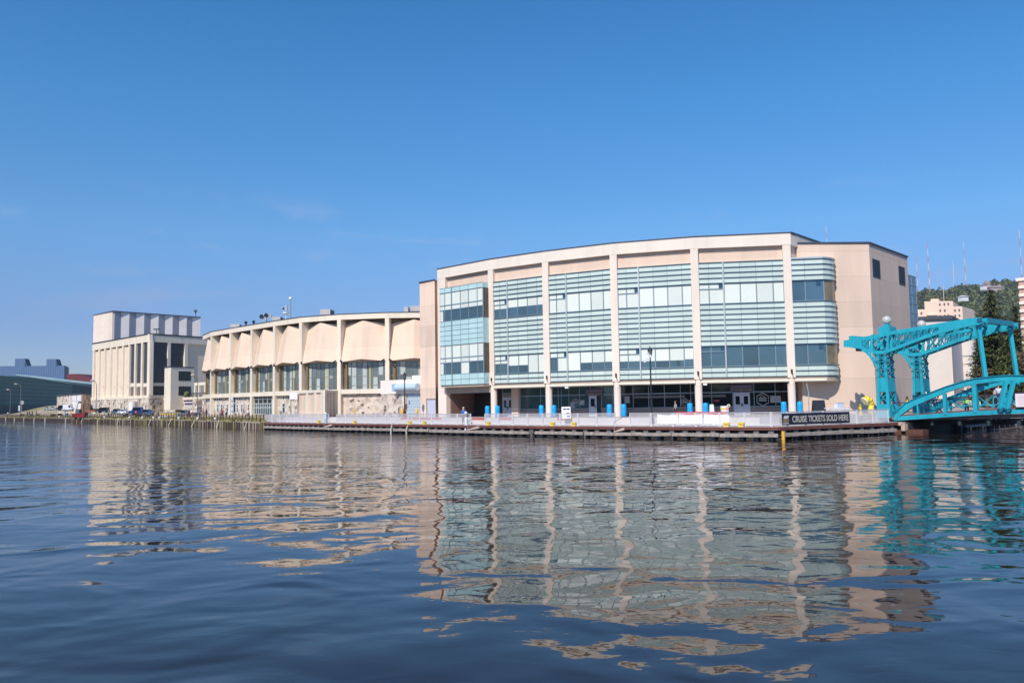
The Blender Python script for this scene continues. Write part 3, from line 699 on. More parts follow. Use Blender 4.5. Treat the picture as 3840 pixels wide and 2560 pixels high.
for i in range(len(DP)-1):
    A, B = DP[i], DP[i+1]; P = Pl(A, B)
    q = MB(); q.pbox(P, -.02, P.L, 18.5, HD, -.5, .04); q.build('fascia', IVORY, drum)
    q = MB(); q.pbox(P, -.04, P.L+.02, HD, HD+.14, -.5, .10); q.build('roof_edge', ROOFD, drum)
    q = MB(); q.pbox(P, .1, P.L-.1, 5.45, 6.25, -.9, -.05); q.build('sill_band', IVORY, drum)
    # folded panel: six corner points give two bent leaves
    w0, w1, mid = .42, P.L-.42, P.L*.5
    TL, TM, TR = P.pt(w0, 17.6, -1.7), P.pt(mid, 18.2, -.18), P.pt(w1, 17.6, -1.7)
    BLc, BM, BR = P.pt(w0, 11.05, -.02), P.pt(mid, 11.45, .95), P.pt(w1, 11.05, -.02)
    q = MB(); inn = lambda p, d: Vector((p.x-P.N.x*d, p.y-P.N.y*d, p.z)); G_ = 6
    for a, b_, c, d in ((TL, TM, BM, BLc), (TM, TR, BR, BM)):
        pt_ = lambda u, v: (a.lerp(b_, u)).lerp(d.lerp(c, u), v)
        n0 = len(q.v)
        for lay in (0, .4):
            for v in range(G_+1):
                for u in range(G_+1): q.v.append(tuple(inn(pt_(u/G_, v/G_), lay)))
        k1 = (G_+1)**2; id_ = lambda u, v, l: n0+l*k1+v*(G_+1)+u; fs = []
        for v in range(G_):
            for u in range(G_):
                for l in (0, 1): fs.append((id_(u, v, l), id_(u+1, v, l), id_(u+1, v+1, l), id_(u, v+1, l)))
        for u in range(G_):
            for v in (0, G_): fs.append((id_(u, v, 0), id_(u+1, v, 0), id_(u+1, v, 1), id_(u, v, 1)))
        for v in range(G_):
            for u in (0, G_): fs.append((id_(u, v, 0), id_(u, v+1, 0), id_(u, v+1, 1), id_(u, v, 1)))
        q.f += fs; q.mi += [0]*len(fs)
    q.build('folded_panel', PANEL, drum)
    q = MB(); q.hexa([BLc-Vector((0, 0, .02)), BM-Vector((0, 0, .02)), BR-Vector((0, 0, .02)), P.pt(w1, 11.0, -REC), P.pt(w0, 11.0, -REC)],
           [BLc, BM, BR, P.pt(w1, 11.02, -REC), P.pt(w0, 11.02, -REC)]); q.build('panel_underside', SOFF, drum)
    q = MB(); q.pbox(P, w0, w1, 17.0, 18.5, -2.5, -2.3); q.build('clerestory', SOFF, drum)
    # gallery glazing
    q = MB(); q.pbox(P, .2, P.L-.2, 6.25, 11.0, -REC-.2, -REC+.6); g_ = q.build('gallery_window', mat('grey_gallery_glass', (.17, .21, .22), .08, .3, .3, .35), drum)
    q = MB()
    for k in range(1, 9): q.pbox(P, P.L*k/9-.05, P.L*k/9+.05, 6.25, 11, -REC+.6, -REC+.68)
    for z in (6.9, 8.5, 10.2): q.pbox(P, .3, P.L-.3, z-.05, z+.05, -REC+.6, -REC+.67)
    q.build('mullion', mat('brown_mullion', (.22, .20, .17), .6), g_)
    for k in range(9):
        q = MB()
        if (k*7+i*3) % 5 < 3: q.pbox(P, P.L*k/9+.1, P.L*(k+1)/9-.1, 8.7 if (k+i) % 2 else 6.3, 10.9 if k % 3 else 8.3, -REC+.6, -REC+.63)
        q.build('drawn_blind', mat('grey_blind', (.42, .48, .48), .4, .05, .5, coat=.5), g_)
    q = MB(); q.pbox(P, P.L*.60, P.L*.60+.22, 6.3, 10.2, -REC+.62, -REC+.7); q.build('curtain', CUR, g_)
    q = MB(); q.pbox(P, P.L*.10, P.L*.10+.45, 6.25, 11, -REC+.6, -REC+1.0); q.build('inner_column', BRZ, g_)
    # ground floor
    q = MB(); q.pbox(P, 0, P.L, 0, 5.45, -1.2, -.7); q.build('stone_wall', STONE, drum)
# fins
for i in range(1, 8):
    p = DP[i]; P = Pl(DP[i-1], DP[i+1]); Q = Pl(p-P.D*.36, p+P.D*.36)
    q = MB(); q.pbox(Q, 0, .72, 0 if i != 5 else 5, 18.5, -2.5, .02); fo = q.build('fin', IVORY, drum)
    q = MB(); q.bar(Q.pt(-.1, 11.3, .2), Q.pt(-.5, 11.0, .5), .25); q.bar(Q.pt(.8, 11.3, .2), Q.pt(1.2, 11.0, .5), .25); q.build('floodlight', BLACKP, fo)
# openings in the stone base
def dwin(x0, x1, yt, yb, m=DGLASS, o=-.68, name='window', fr=True, bars=1):
    for i in range(len(DP)-1):
        P = Pl(DP[i], DP[i+1]); s, z = P.hit(x0, yt, -.7)
        if 0 <= s <= P.L:
            s2, z2 = P.hit(x1, yb, -.7); s2 = min(s2, P.L)
            q = MB(); q.pbox(P, s, s2, max(z2, PROM), z, -.75, -.66); w_ = q.build(name, m, drum)
            if fr:
                q = MB(); zz = max(z2, PROM)
                for t in range(bars+1): q.pbox(P, s+(s2-s)*t/bars-.04, s+(s2-s)*t/bars+.04, zz, z, -.7, -.60)
                for t in (zz, zz+(z-zz)*.62, z): q.pbox(P, s-.04, s2+.04, t-.04, t+.04, -.7, -.61)
                q.build('window_frame', WHITEP, w_)
            return
for x in (796, 815, 829, 851, 888, 905, 930):
    dwin(x, x+6, 1488, 1500); dwin(x, x+6, 1516, 1545, TGLASS)
dwin(877, 885, 1490, 1548)
dwin(955, 1021, 1486, 1512, DGLASS, bars=4); dwin(955, 1021, 1513, 1553, TGLASS, name='entrance_door', bars=8)
dwin(1037, 1043, 1485, 1497); dwin(1060, 1068, 1484, 1496); dwin(1035, 1045, 1515, 1548, TGLASS); dwin(1060, 1070, 1512, 1548, TGLASS)
dwin(1276, 1294, 1480, 1550, DGLASS)
# rooftop gear
def unit(x0, x1, xd, yt, d, label):
    a = xy(x0, d, yt); b_ = xy(x1, d, yt); c = xy(xd, d+2.5, yt); P = Pl(a, b_); zt = zat(a, yt)
    t = thing('rooftop_unit', label, 'air unit', (a.x, a.y, HD), group='air handling units on the hall roof')
    q = MB(); q.prism([a, b_, c, c-P.D*P.L], HD+.02, zt-1.0); q.build('curb', GALV, t)
    q = MB(); q.prism([a+P.N*.15-P.D*.1, b_+P.N*.15, c, c-P.D*P.L], zt-1.0, zt); q.build('hood', mat('unit_hood', (.46, .43, .42), .6), t)
    q = MB(); Q = Pl(b_+P.N*.15, c); q.pbox(Q, .2, Q.L-.2, zt-.85, zt-.15, 0, .06); q.build('vent_grille', BLACKP, t)
unit(866, 899, 907, 1215, 172, 'long grey rooftop unit nearest the far end of the drum hall')
unit(1022, 1052, 1066, 1188, 162, 'grey rooftop unit beside the tall mast on the drum hall')
unit(1203, 1239, 1254, 1160, 153, 'grey rooftop unit standing alone at the middle of the drum hall roof')
unit(1517, 1531, 1536, 1150, 150, 'small rooftop unit just left of the pink wing')
unit(1541, 1600, 1606, 1147, 152, 'long rooftop unit half hidden by the pink wing')
p = xy(1089, 158, 1180); zt = zat(p, 1123)
t = thing('roof_mast', 'slim grey mast with a white lamp on top above the drum hall', 'mast', (p.x, p.y, HD))
q = MB(); q.path([(p.x, p.y, HD), (p.x, p.y, zt)], [.16, .1]); q.build('pole', GALV, t)
q = MB(); q.ball((p.x, p.y, zt+.2), .32); q.build('lamp', WHITEP, t, True)
q = MB(); q.lathe((p.x-.9, p.y, HD+1.6), [(.05, 0), (.5, .2), (.55, .5)], 12); q.bar((p.x-.9, p.y, HD), (p.x-.9, p.y, HD+1.7), .08); q.build('dish', WHITEP, t)
q = MB(); q.bar((p.x-.8, p.y, HD+2.4), (p.x-.8, p.y, HD+3.4), .4); q.bar((p.x-.8, p.y, HD+2.9), (p.x, p.y, HD+2.9), .08); q.build('bracket', GALV, t)
p = xy(1063, 158, 1180); zt = zat(p, 1157)
t = thing('anemometer', 'thin rod with a small dark head left of the roof mast', 'weather rod', (p.x, p.y, HD))
q = MB(); q.bar((p.x, p.y, HD), (p.x, p.y, zt), .05); q.build('rod', GALV, t); q = MB(); q.ball((p.x, p.y, zt), .2); q.build('head', BLACKP, t)
p = xy(1000, 160, 1195); zt = zat(p, 1188)
t = thing('loudspeaker_cluster', 'cluster of black and grey horn speakers on the drum hall roof', 'loudspeakers', (p.x, p.y, HD))
q = MB(); q.bar((p.x, p.y, HD), (p.x, p.y, zt), .12); q.build('pole', GALV, t)
for k, (dx, dz) in enumerate(((-.6, 0), (.3, .2), (1, .15), (0, -.5))):
    q = MB(); c = Vector((p.x+dx, p.y, zt+dz)); q.tube(c, c+Vector((-.2, -.8, 0)), .15, .45, 10); q.build('horn', BLACKP if k < 2 else GALV, t)
for x, y, d, nm in ((922, 1212, 165, 'short dark roof vent left of the loudspeakers'), (951, 1212, 164, 'stubby dark roof vent right of the loudspeakers')):
    p = xy(x, d, y+6); tag(MB().lathe((p.x, p.y, HD), [(.15, 0), (.15, .7), (.3, .75), (.3, 1.1), (.05, 1.25)], 10).build('roof_vent', BLACKP), nm, 'vent')

# ------------------------------------------------------------------ service building between the halls
Sd = 120
S0 = xy(1427, 122.5); S1 = xy(1579, 115.5); PSv = Pl(S0, S1)
srv = thing('loading_dock', 'white walled loading dock with stone base and roll up door', 'building', (S0.x, S0.y, PROM))
z_top = zat(S0, 1427); zmid = zat(S0, 1478)
sx1 = PSv.s_(1520, 1500)
q = MB(); q.prism([S0, S1+Vector((.0, 0)), S1+Vector((3, 14)), S0+Vector((3, 16))], zmid, z_top); q.build('upper_wall', mat('white_stucco', (.80, .72, .66), .85, .04), srv)
q = MB(); q.pbox(PSv, 0, sx1, 0, zmid, -14, -.1); q.build('stone_wall', STONE, srv)
q = MB(); q.pbox(PSv, sx1, PSv.L, 0, zmid, -14, -.35); q.build('side_wall', PINK, srv)
sa = PSv.s_(1524, 1500); sb_ = PSv.s_(1577, 1500); dz = PSv.z_(1550, 1464)
q = MB(); q.pbox(PSv, sa, sb_, PROM, dz, -.34, -.2); do = q.build('roll_up_door', mat('pale_blue_shutter', (.42, .50, .58), .6, .04), srv)
q = MB()
for k in range(9): q.pbox(PSv, sa, sb_, PROM+.45*k, PROM+.45*k+.03, -.2, -.17)
q.build('slat_joint', mat('shutter_joint', (.30, .36, .42), .6), do)
q = MB(); s, z = PSv.hit(1531, 1509)
q.pbox(PSv, s-.14, s-.02, z-.3, z+.3, -.2, -.185); q.pbox(PSv, s+.02, s+.14, z-.3, z+.3, -.2, -.185); q.pbox(PSv, s-.14, s+.14, z-.04, z+.04, -.2, -.18); q.build('door_number', mat('slate_number', (.12, .18, .26), .6), do)
q = MB(); sc0 = PSv.s_(1498, 1450); q.tube(PSv.pt(sc0, dz+.5, .5), PSv.pt(PSv.L-.05, dz+.5, .5), .5, .5, 12); q.build('shutter_housing', mat('light_blue_housing', (.50, .62, .74), .4, .03), srv)
q = MB(); q.pbox(PSv, sc0-.5, sc0, dz-.05, dz+1.0, -.1, 1.0); q.build('housing_end', mat('sky_blue_cover', (.30, .50, .68), .5), srv)
q = MB(); q.pbox(PSv, 1.2, 4.6, z_top+.02, z_top+.75, -5, -4.9); q.build('parapet_rail', WHITEP, srv)
# ribbed concrete enclosure
E0 = xy(1120, 138); E1 = xy(1213, 127); E2 = xy(1262, 133.5); zt = zat(E1, 1462)
enc = thing('service_enclosure', 'ribbed pink and cream concrete enclosure against the drum hall', 'enclosure', (E1.x, E1.y, PROM))
q = MB(); q.prism([E0, E1, E2, E2+Vector((-5.5, 8.5))], 0, zt-.02); q.build('wall', PINKD, enc)
for A, B, rr_ in ((E0, E1, ((0, .05), (.36, .44), (.68, .76), (.95, 1))), (E1, E2, ((0, .18), (.28, .36), (.52, .60), (.78, 1)))):
    P = Pl(A, B)
    for a, b_ in rr_: q = MB(); q.pbox(P, P.L*a, P.L*b_, 0, zt-.35, 0, .22); q.build('rib', IVORY, enc)
    q = MB(); q.pbox(P, 0, P.L, zt-.35, zt, -.2, .24); q.build('cap', IVORY, enc)
BB0 = xy(1088, 139); BB1 = xy(1116, 137); P = Pl(BB0, BB1)
bb = thing('billboard', 'blank white board on a post beside the ribbed enclosure', 'sign board', (BB0.x, BB0.y, PROM))
q = MB(); q.pbox(P, 0, P.L, zat(BB0, 1497), zat(BB0, 1473), 0, .12); q.build('panel', mat('bright_white_panel', (.86, .84, .90), .5, .02), bb)
q = MB(); q.pbox(P, .05, .2, 1, zat(BB0, 1495), -.1, 0); q.pbox(P, P.L-.2, P.L-.05, 1, zat(BB0, 1495), -.1, 0); q.build('post', GALV, bb)

# ------------------------------------------------------------------ auditorium with its fly tower
def c1(a, b_): return a/2.904, 1100+b_/2.904
ZA = 25.6
A0 = Vector(Pz(*c1(1005, 548), ZA).xy); A1 = Vector(Pz(*c1(1630, 440), ZA).xy); A2 = Vector(Pz(*c1(2205, 478), ZA).xy)
A2 = A2 + (A2-A1).normalized()*4
aud = thing('auditorium', 'tall cream auditorium with slender fins and dark glass at the corner', 'building', (A1.x, A1.y, 2.5))
PA, PR = Pl(A0, A1), Pl(A1, A2)
q = MB(); q.prism([offs([A0, A1, A2], -1.25)[k] for k in range(3)]+[A2+Vector((-34, 34)), A0+Vector((0.8, 34))], 0, ZA-.3); q.build('wall', mat('cream_infill', (.76, .63, .50), .85, .05, .3), aud)
q = MB(); q.prism([A0, A1, A2, A2+Vector((-34, 34)), A0+Vector((0, 34))], ZA-.3, ZA); q.build('roof', ROOFG, aud)
q = MB(); q.prism([A0+Vector((-.1, -.2)), A1+Vector((0, -.2)), A2+Vector((.2, 0)), A2+Vector((-34, 34)), A0+Vector((0, 34))], ZA, ZA+.2); q.build('roof_edge', ROOFD, aud)
for P in (PA, PR): q = MB(); q.pbox(P, 0, P.L, ZA-2.3, ZA-.01, -.9, .0); q.build('fascia', IVORY, aud)
zb_ = PA.z_(300, c1(0, 1140)[1]); zc_ = PA.z_(300, c1(0, 1168)[1])
for a, b_ in ((1005, 1022), (1066, 1080), (1130, 1142), (1192, 1206), (1258, 1272), (1325, 1338), (1393, 1408), (1460, 1475), (1532, 1548), (1606, 1630)):
    x0, x1 = a/2.904, b_/2.904; s0, s1 = PA.s_(x0, 1400), PA.s_(x1, 1400)
    q = MB(); q.pbox(PA, s0, s1, zb_, ZA-2.3, -1.0, .02); q.build('fin', IVORY, aud)
q = MB(); q.pbox(PA, 0, PA.L+.2, zc_, zb_, -1, .12); q.build('base_band', IVORY, aud)
q = MB(); q.pbox(PA, 0, PA.L, 0, zc_, -1, 0); q.build('stone_base', STONES, aud)
def wall_item(P, bx, name, m, o0=-1.0, o1=-.9, par=None):
    (x0, y0), (x1, y1) = c1(bx[0], bx[1]), c1(bx[2], bx[3]); s0, zt = P.hit(x0, (y0)); s1 = P.s_(x1, (y0+y1)/2); zb = P.z_((x0+x1)/2, y1); zt = P.z_((x0+x1)/2, y0)
    q = MB(); q.pbox(P, s0, s1, zb, zt, o0, o1); return q.build(name, m, par or aud)
TALL = ribmat('dark_auditorium_glass', (.035, .03, .045), 2.2, 'Z', .06, .4, .1)
for a, b_ in ((1408, 1458), (1476, 1531), (1549, 1605)):
    wall_item(PA, (a, 522, b_, 972), 'tall_window', TALL, -1, -.5)
    wall_item(PA, (a, 976, b_, 1016), 'spandrel', IVORY, -.9, -.3); wall_item(PA, (a, 1022, b_, 1133), 'lower_window', mat('brown_panel', (.20, .14, .13), .6), -1, -.5)
for a, b_ in ((1020, 1068), (1078, 1132), (1140, 1194), (1204, 1260), (1270, 1327), (1336, 1395)):
    x0, x1 = a/2.904, b_/2.904; s0, s1 = PA.s_(x0, 1400), PA.s_(x1, 1400); q = MB()
    zz0, zz1 = (ZA-3.0, ZA-2.3) if (a//60) % 2 else (ZA-2.3, ZA-2.9)
    q.ppoly(PA, [(s0, zb_), (s1, zb_), (s1, zz1), (s0, zz0)], -1.2, -.55); q.build('infill_panel', MATS['cream_infill'], aud)
for a in (1108, 1173, 1237, 1303, 1372): wall_item(PA, (a-3, 998, a+3, 1038), 'slot_window', mat('slot_shade', (.35, .27, .2), .7), -.56, -.5)
wall_item(PA, (1405, 1180, 1445, 1275), 'door', WHITEP, 0, .08); wall_item(PA, (1465, 1180, 1505, 1260), 'doorway', KICK, -.0, .05)
wall_item(PA, (1008, 1180, 1040, 1240), 'window_grille', ribmat('grille_bars', (.5, .48, .45), .3, 'XY', .4, .2), 0, .06)
for a, b_ in ((1630, 1670), (1826, 1856), (2010, 2042)):
    x0, x1 = a/2.904, b_/2.904; q = MB(); q.pbox(PR, PR.s_(x0, 1400) if a > 1630 else -.02, PR.s_(x1, 1400), zc_, ZA-2.3, -1, .03); q.build('fin', IVORY, aud)
q = MB(); q.pbox(PR, PR.s_(2042/2.904, 1400), PR.L, 4, ZA-2.3, -1.2, -.6); q.build('infill_panel', MATS['cream_infill'], aud)
wall_item(PR, (1671, 500, 1825, 970), 'tall_window', TALL, -1, -.5); wall_item(PR, (1857, 510, 2009, 980), 'tall_window', TALL, -1, -.8)
wall_item(PR, (1671, 973, 1825, 1006), 'spandrel', IVORY, -1, -.3); wall_item(PR, (1671, 1010, 1825, 1133), 'lower_window', DGLASS, -1, -.8)
q = MB(); q.pbox(PR, 0, PR.L, 0, zc_, -1, 0); q.build('stone_base', STONES, aud); q = MB(); q.pbox(PR, -.1, PR.L, zc_, zb_, -1, .12); q.build('base_band', IVORY, aud)
# entry block
eb = xy(640.5, 236, 1400); de = Vector((.55, .835)); dlv = Vector((-.72, .70))
EZ = zat(eb, 1377); b0 = eb+dlv*4.2; b2 = eb+de*7.6
q = MB(); q.prism([b0, eb, b2, b2+dlv*6], 3, EZ); ebo = q.build('entry_block', IVORY, aud)
q = MB(); q.prism([b0+Vector((-.1, -.1)), eb+Vector((0, -.15)), b2+Vector((.1, 0)), b2+dlv*6], EZ, EZ+.3); q.build('block_cap', ROOFD, ebo)
PE = Pl(eb, b2)
for bx in ((1945, 845, 2078, 950), (1945, 1010, 2078, 1110)):
    (x0, y0), (x1, y1) = c1(bx[0], bx[1]), c1(bx[2], bx[3]); s0, s1 = PE.s_(x0, y0), min(PE.s_(x1, y0), PE.L-.2)
    q = MB(); q.pbox(PE, s0, s1, PE.z_(x0, y1), PE.z_(x0, y0), 0, .05); q.build('window', DGLASS, ebo)
# terrace podium with stone front
p0 = xy(613, 249); p1 = Vector((-85.5, 229.6)); PT = Pl(p0, p1+(p1-p0).normalized()*3); TZ = PT.z_(650, 1492)
q = MB(); q.prism([p0, PT.B, PT.B+Vector((10, 20)), p0+Vector((8, 10))], 0, TZ-.5); pod = q.build('terrace_wall', STONES, aud)
q = MB(); k = 0
while k < PT.L: q.pbox(PT, k, min(k+1.5, PT.L), TZ-.5, TZ+.1, -.3, .1); k += 2.3
q.pbox(PT, 0, PT.L, TZ-.52, TZ-.2, -.5, .06); q.build('battlement', IVORY, pod)
for bx, m_ in (((1882, 1160, 1940, 1225), MATS['brown_panel']), ((1882, 1228, 1938, 1285), MATS['grille_bars']), ((2005, 1162, 2098, 1176), BLACKP), ((2012, 1195, 2096, 1212), mat('navy_sign', (.03, .04, .12), .5)), ((2008, 1225, 2096, 1285), MATS['grille_bars']), ((2152, 1162, 2200, 1222), MATS['brown_panel']), ((2155, 1228, 2200, 1285), MATS['grille_bars'])):
    wall_item(PT, bx, 'opening', m_, 0, .06, pod)
wall_item(PT, (1812, 1232, 1852, 1248), 'notice', WHITEP, 0, .08, pod); wall_item(PT, (1815, 1252, 1850, 1290), 'notice', mat('grey_notice', (.5, .45, .48), .6), 0, .08, pod)
wall_item(PT, (2012, 1178, 2094, 1193), 'sign_band', mat('lilac_sign', (.55, .48, .56), .6), 0, .09, pod)
# terrace railing and little canopy
q = MB(); k = 0
while k < PT.L: q.pbox(PT, k, k+.06, TZ+.1, TZ+1.3, -.7, -.64); k += .42
q.pbox(PT, 0, PT.L, TZ+1.22, TZ+1.32, -.72, -.62); rl_ = q.build('terrace_railing', BLACKP, None)
rt_ = thing('terrace_fence', 'dark railing along the top of the stone terrace', 'railing', (p0.x, p0.y, TZ)); rl_.parent = rt_; rl_.location = (-p0.x, -p0.y, -TZ); rl_.name = 'railing'
ca = thing('covered_walkway', 'white flat canopy on slim posts above the stone terrace', 'canopy', (p1.x, p1.y, TZ))
wall = lambda bx, nm: wall_item(PT, bx, nm, IVORY, -3.5, -.9, ca)
wall((2080, 967, 2235, 1000), 'canopy_roof')
for a in (2080, 2122, 2190): wall_item(PT, (a, 1000, a+11, 1130), 'post', IVORY, -1.4, -.9, ca)
p = xy(700, 240); tag(MB().ball((p.x, p.y, TZ+.9), .9, 10, 7, 1.1).build('shrub', mat('shrub_green', (.10, .13, .04), .9, .4, 2, bump=1, bsc=6)), 'small green shrub behind the terrace railing', 'shrub')
# fly tower
ZF = 37.9
F0, F1, F2 = (Vector(Pz(*c1(a, b_), ZF).xy) for a, b_ in ((1020, 237), (1225, 192), (2176, 259)))
fly = thing('fly_tower', 'tall fly tower clad in white folded metal, alternate faces coloured as shade', 'tower', (F1.x, F1.y, 20))
FW = ribmat('white_ribbed_cladding', (.84, .70, .60), .8, 'XY', .2, .93)
FG = ribmat('shaded_ribbed_cladding', (.42, .40, .44), .8, 'XY', .2, .93)  # grey stands in for shade on the white folds turned from the sun
FL = ribmat('light_ribbed_cladding', (.86, .78, .74), .8, 'XY', .2, .9)
PF, PG_ = Pl(F0, F1), Pl(F1, F2)
q = MB(); q.prism([F0, F1, F2, F2+Vector((-14, 12)), F0+Vector((2, 14))], 10, ZF-.15); q.build('wall', FW, fly)
q = MB(); q.prism([F0+Vector((-.1, -.1)), F1+Vector((.3, -.7)), F2+Vector((.6, -.3)), F2+Vector((-14, 12)), F0+Vector((2, 14))], ZF-.15, ZF+.12); q.build('roof_edge', mat('slate_roof_edge', (.10, .13, .20), .6), fly)
st = [1238, 1316, 1400, 1480, 1562, 1640, 1718, 1796, 1872, 1950, 2025, 2094, 2176]
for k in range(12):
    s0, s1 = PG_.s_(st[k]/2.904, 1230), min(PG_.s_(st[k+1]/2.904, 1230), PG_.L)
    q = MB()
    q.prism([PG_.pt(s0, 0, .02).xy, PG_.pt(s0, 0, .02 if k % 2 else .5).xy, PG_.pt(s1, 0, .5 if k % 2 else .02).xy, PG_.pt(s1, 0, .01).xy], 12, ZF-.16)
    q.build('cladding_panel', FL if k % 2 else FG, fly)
for dx, dy in ((2132, 232), (1705, 415)):
    x, y = c1(dx, dy); d = 312 if dx > 2000 else 262; p = xy(x, d, y); z0_ = ZF if dx > 2000 else ZA
    t = thing('roof_antenna', 'spiky dark antenna on the %s' % ('fly tower roof end' if dx > 2000 else 'auditorium roof edge'), 'antenna', (p.x, p.y, z0_))
    q = MB(); q.bar((p.x, p.y, z0_), (p.x, p.y, z0_+3), .18)
    if dx > 2000:
        for k in range(6): q.bar((p.x-.9+.3*k, p.y, z0_+2.6), (p.x, p.y, z0_+1.2), .12)
    else: q.bar((p.x-1, p.y, z0_+3), (p.x+1, p.y, z0_+3), .35)
    q.build('mast', BLACKP, t)

# ------------------------------------------------------------------ far left industrial buildings
g0, g1, g2 = xy(-150, 372, 1430), xy(272, 520, 1430), xy(346, 548, 1430)
GS = ribmat('green_ribbed_siding', (.06, .16, .15), 2.1, 'Z', .45, .72)
gre = thing('green_warehouse', 'long dark green ribbed building with a pale curved roof edge', 'warehouse', (g0.x, g0.y, 4))
P0 = Pl(g0, g1); P1 = Pl(g1, g2)
outl = [(-150, 1388), (0, 1399.6), (60, 1403), (113, 1407.5), (170, 1413), (230, 1420), (272, 1425), (346, 1433)]
base = lambda x: 1514 - 0*x
def strip(P, pts, y_off0, y_off1, o0, o1, m, nm, zfix=None):
    for (xa, ya), (xb, yb) in zip(pts, pts[1:]):
        sa, za = P.hit(xa, ya+y_off0); sb2, zb2 = P.hit(xb, yb+y_off0)
        lo_a = P.z_(xa, ya+y_off1) if zfix is None else zfix; lo_b = P.z_(xb, yb+y_off1) if zfix is None else zfix
        yield (sa, za, lo_a), (sb2, zb2, lo_b)
q = MB()
for A, B in strip(P0, outl[:7], 8, 0, 0, 0, GS, '', 6.2): q.ppoly(P0, [(A[0], A[2]), (B[0], B[2]), (B[0], B[1]), (A[0], A[1])], -30, 0)
q.build('siding', GS, gre)
q = MB()
for A, B in strip(P1, outl[6:], 8, 0, 0, 0, GS, '', 6.2): q.ppoly(P1, [(A[0], A[2]), (B[0], B[2]), (B[0], B[1]), (A[0], A[1])], -30, 0)
q.build('end_wall', mat('dark_slate_wall', (.035, .065, .085), .6), gre)
q = MB()
for P, lst in ((P0, outl[2:7]), (P1, outl[6:])):
    for (xa, ya), (xb, yb) in zip(lst, lst[1:]):
        ta, tb = 3+10*max(0, min(1, (xa-60)/230)), 3+10*max(0, min(1, (xb-60)/230))
        s0, z0 = P.hit(xa, ya+ta, .5); s1, z1 = P.hit(xb, yb+tb, .5); u0_, v0 = P.hit(xa, ya, -9); u1_, v1 = P.hit(xb, yb, -9)
        f = [P.pt(s0, z0, .5), P.pt(s1, z1, .5), P.pt(u1_, v1, -9), P.pt(u0_, v0, -9)]
        q.hexa([p_-Vector((0, 0, .4)) for p_ in f], f)
q.build('roof', mat('pale_green_roof', (.42, .56, .50), .5), gre)
q = MB(); q.pbox(P0, 0, P0.L, 1, 6.2, -28, .2); q.build('plinth', mat('brown_plinth', (.17, .13, .12), .9), gre)
BM_ = ribmat('blue_corrugated_siding', (.09, .17, .34), 1.6, 'XY', .5, .70)
blu = thing('blue_mill', 'blue corrugated mill with two roof monitors beyond the green warehouse', 'mill', (-400, 700, 4))
u0, u1, u2 = xy(-120, 690, 1400), xy(241, 700, 1400), xy(257, 735, 1400); PBU = Pl(u0, u1); zt = zat(u1, 1370.3)
q = MB(); q.prism([u0, u1, u2, u0+Vector((0, 60))], 0, zt); q.build('wall', BM_, blu)
Q = Pl(u1, u2); q = MB(); q.pbox(Q, 0, Q.L, 0, zt+.1, -.1, .2); q.build('end_wall', mat('shaded_blue_siding', (.03, .05, .11), .6), blu)  # shade side of the mill, painted as a darker blue
for x0, x1, x2, yt in ((56, 93, 103, 1344.5), (174.6, 210.7, 219, 1346)):
    s0, s1, s2 = (PBU.s_(v, 1355) for v in (x0, x1, x2)); z1 = PBU.z_(x0, yt)
    q = MB(); q.pbox(PBU, s0, s1, zt-2, z1, -8, .05); mo = q.build('roof_monitor', BM_, blu)
    q = MB(); q.ppoly(PBU, [(s1+.02, zt-1), (s2, zt), (s1+.02, z1)], -8, .0); q.build('monitor_end', MATS['shaded_blue_siding'], mo)
r0_, r1_, r2_ = xy(250, 640, 1401), xy(294, 640, 1401), xy(348, 640, 1401)
red = thing('red_mill', 'low dark red roofed mill between the blue mill and the auditorium', 'mill', (r1_.x, r1_.y, 4))
z1 = zat(r1_, 1401.3); q = MB(); q.prism([r0_, r1_, r1_+Vector((0, 30)), r0_+Vector((0, 30))], 4, z1); q.build('wall', mat('red_siding', (.13, .016, .018), .6), red)
q = MB(); P = Pl(r1_, r2_); q.ppoly(P, [(.02, 4), (P.L, 4), (P.L, zat(r2_, 1419.5)), (.02, z1-.1)], -30, 0); q.build('wing', mat('maroon_siding', (.12, .016, .028), .6), red)
# small stone pump house
h0, h1, h2 = xy(213.5, 300, 1500), xy(304.8, 276, 1500), xy(343, 292, 1500); zt = zat(h1, 1478.4)
pump = thing('pump_house', 'low stone building with white double doors left of the auditorium', 'building', (h1.x, h1.y, 2.5))
q = MB(); q.prism([h0, h1, h2, h2+Vector((-20, 18))], 1, zt); q.build('wall', STONES, pump)
q = MB(); q.prism([h0+Vector((-.2, -.2)), h1+Vector((0, -.3)), h2+Vector((.3, 0)), h2+Vector((-20, 18))], zt, zt+.4); q.build('roof_edge', ROOFD, pump)
PH = Pl(h0, h1)
for a, b_ in ((272, 286), (289, 303.5)):
    q = MB(); q.pbox(PH, PH.s_(a, 1500), PH.s_(b_, 1500), 2, zt-.3, 0, .12); do = q.build('door', WHITEP, pump)
    q = MB(); q.pbox(PH, PH.s_(a+1, 1500), PH.s_(b_-1, 1500), zt-2.1, zt-2.0, .12, .16); q.build('door_rail', GALV, do)
q = MB(); q.pbox(PH, PH.s_(261, 1500), PH.s_(264, 1500), 2, zt-.1, 0, .15); q.build('trim', IVORY, pump)

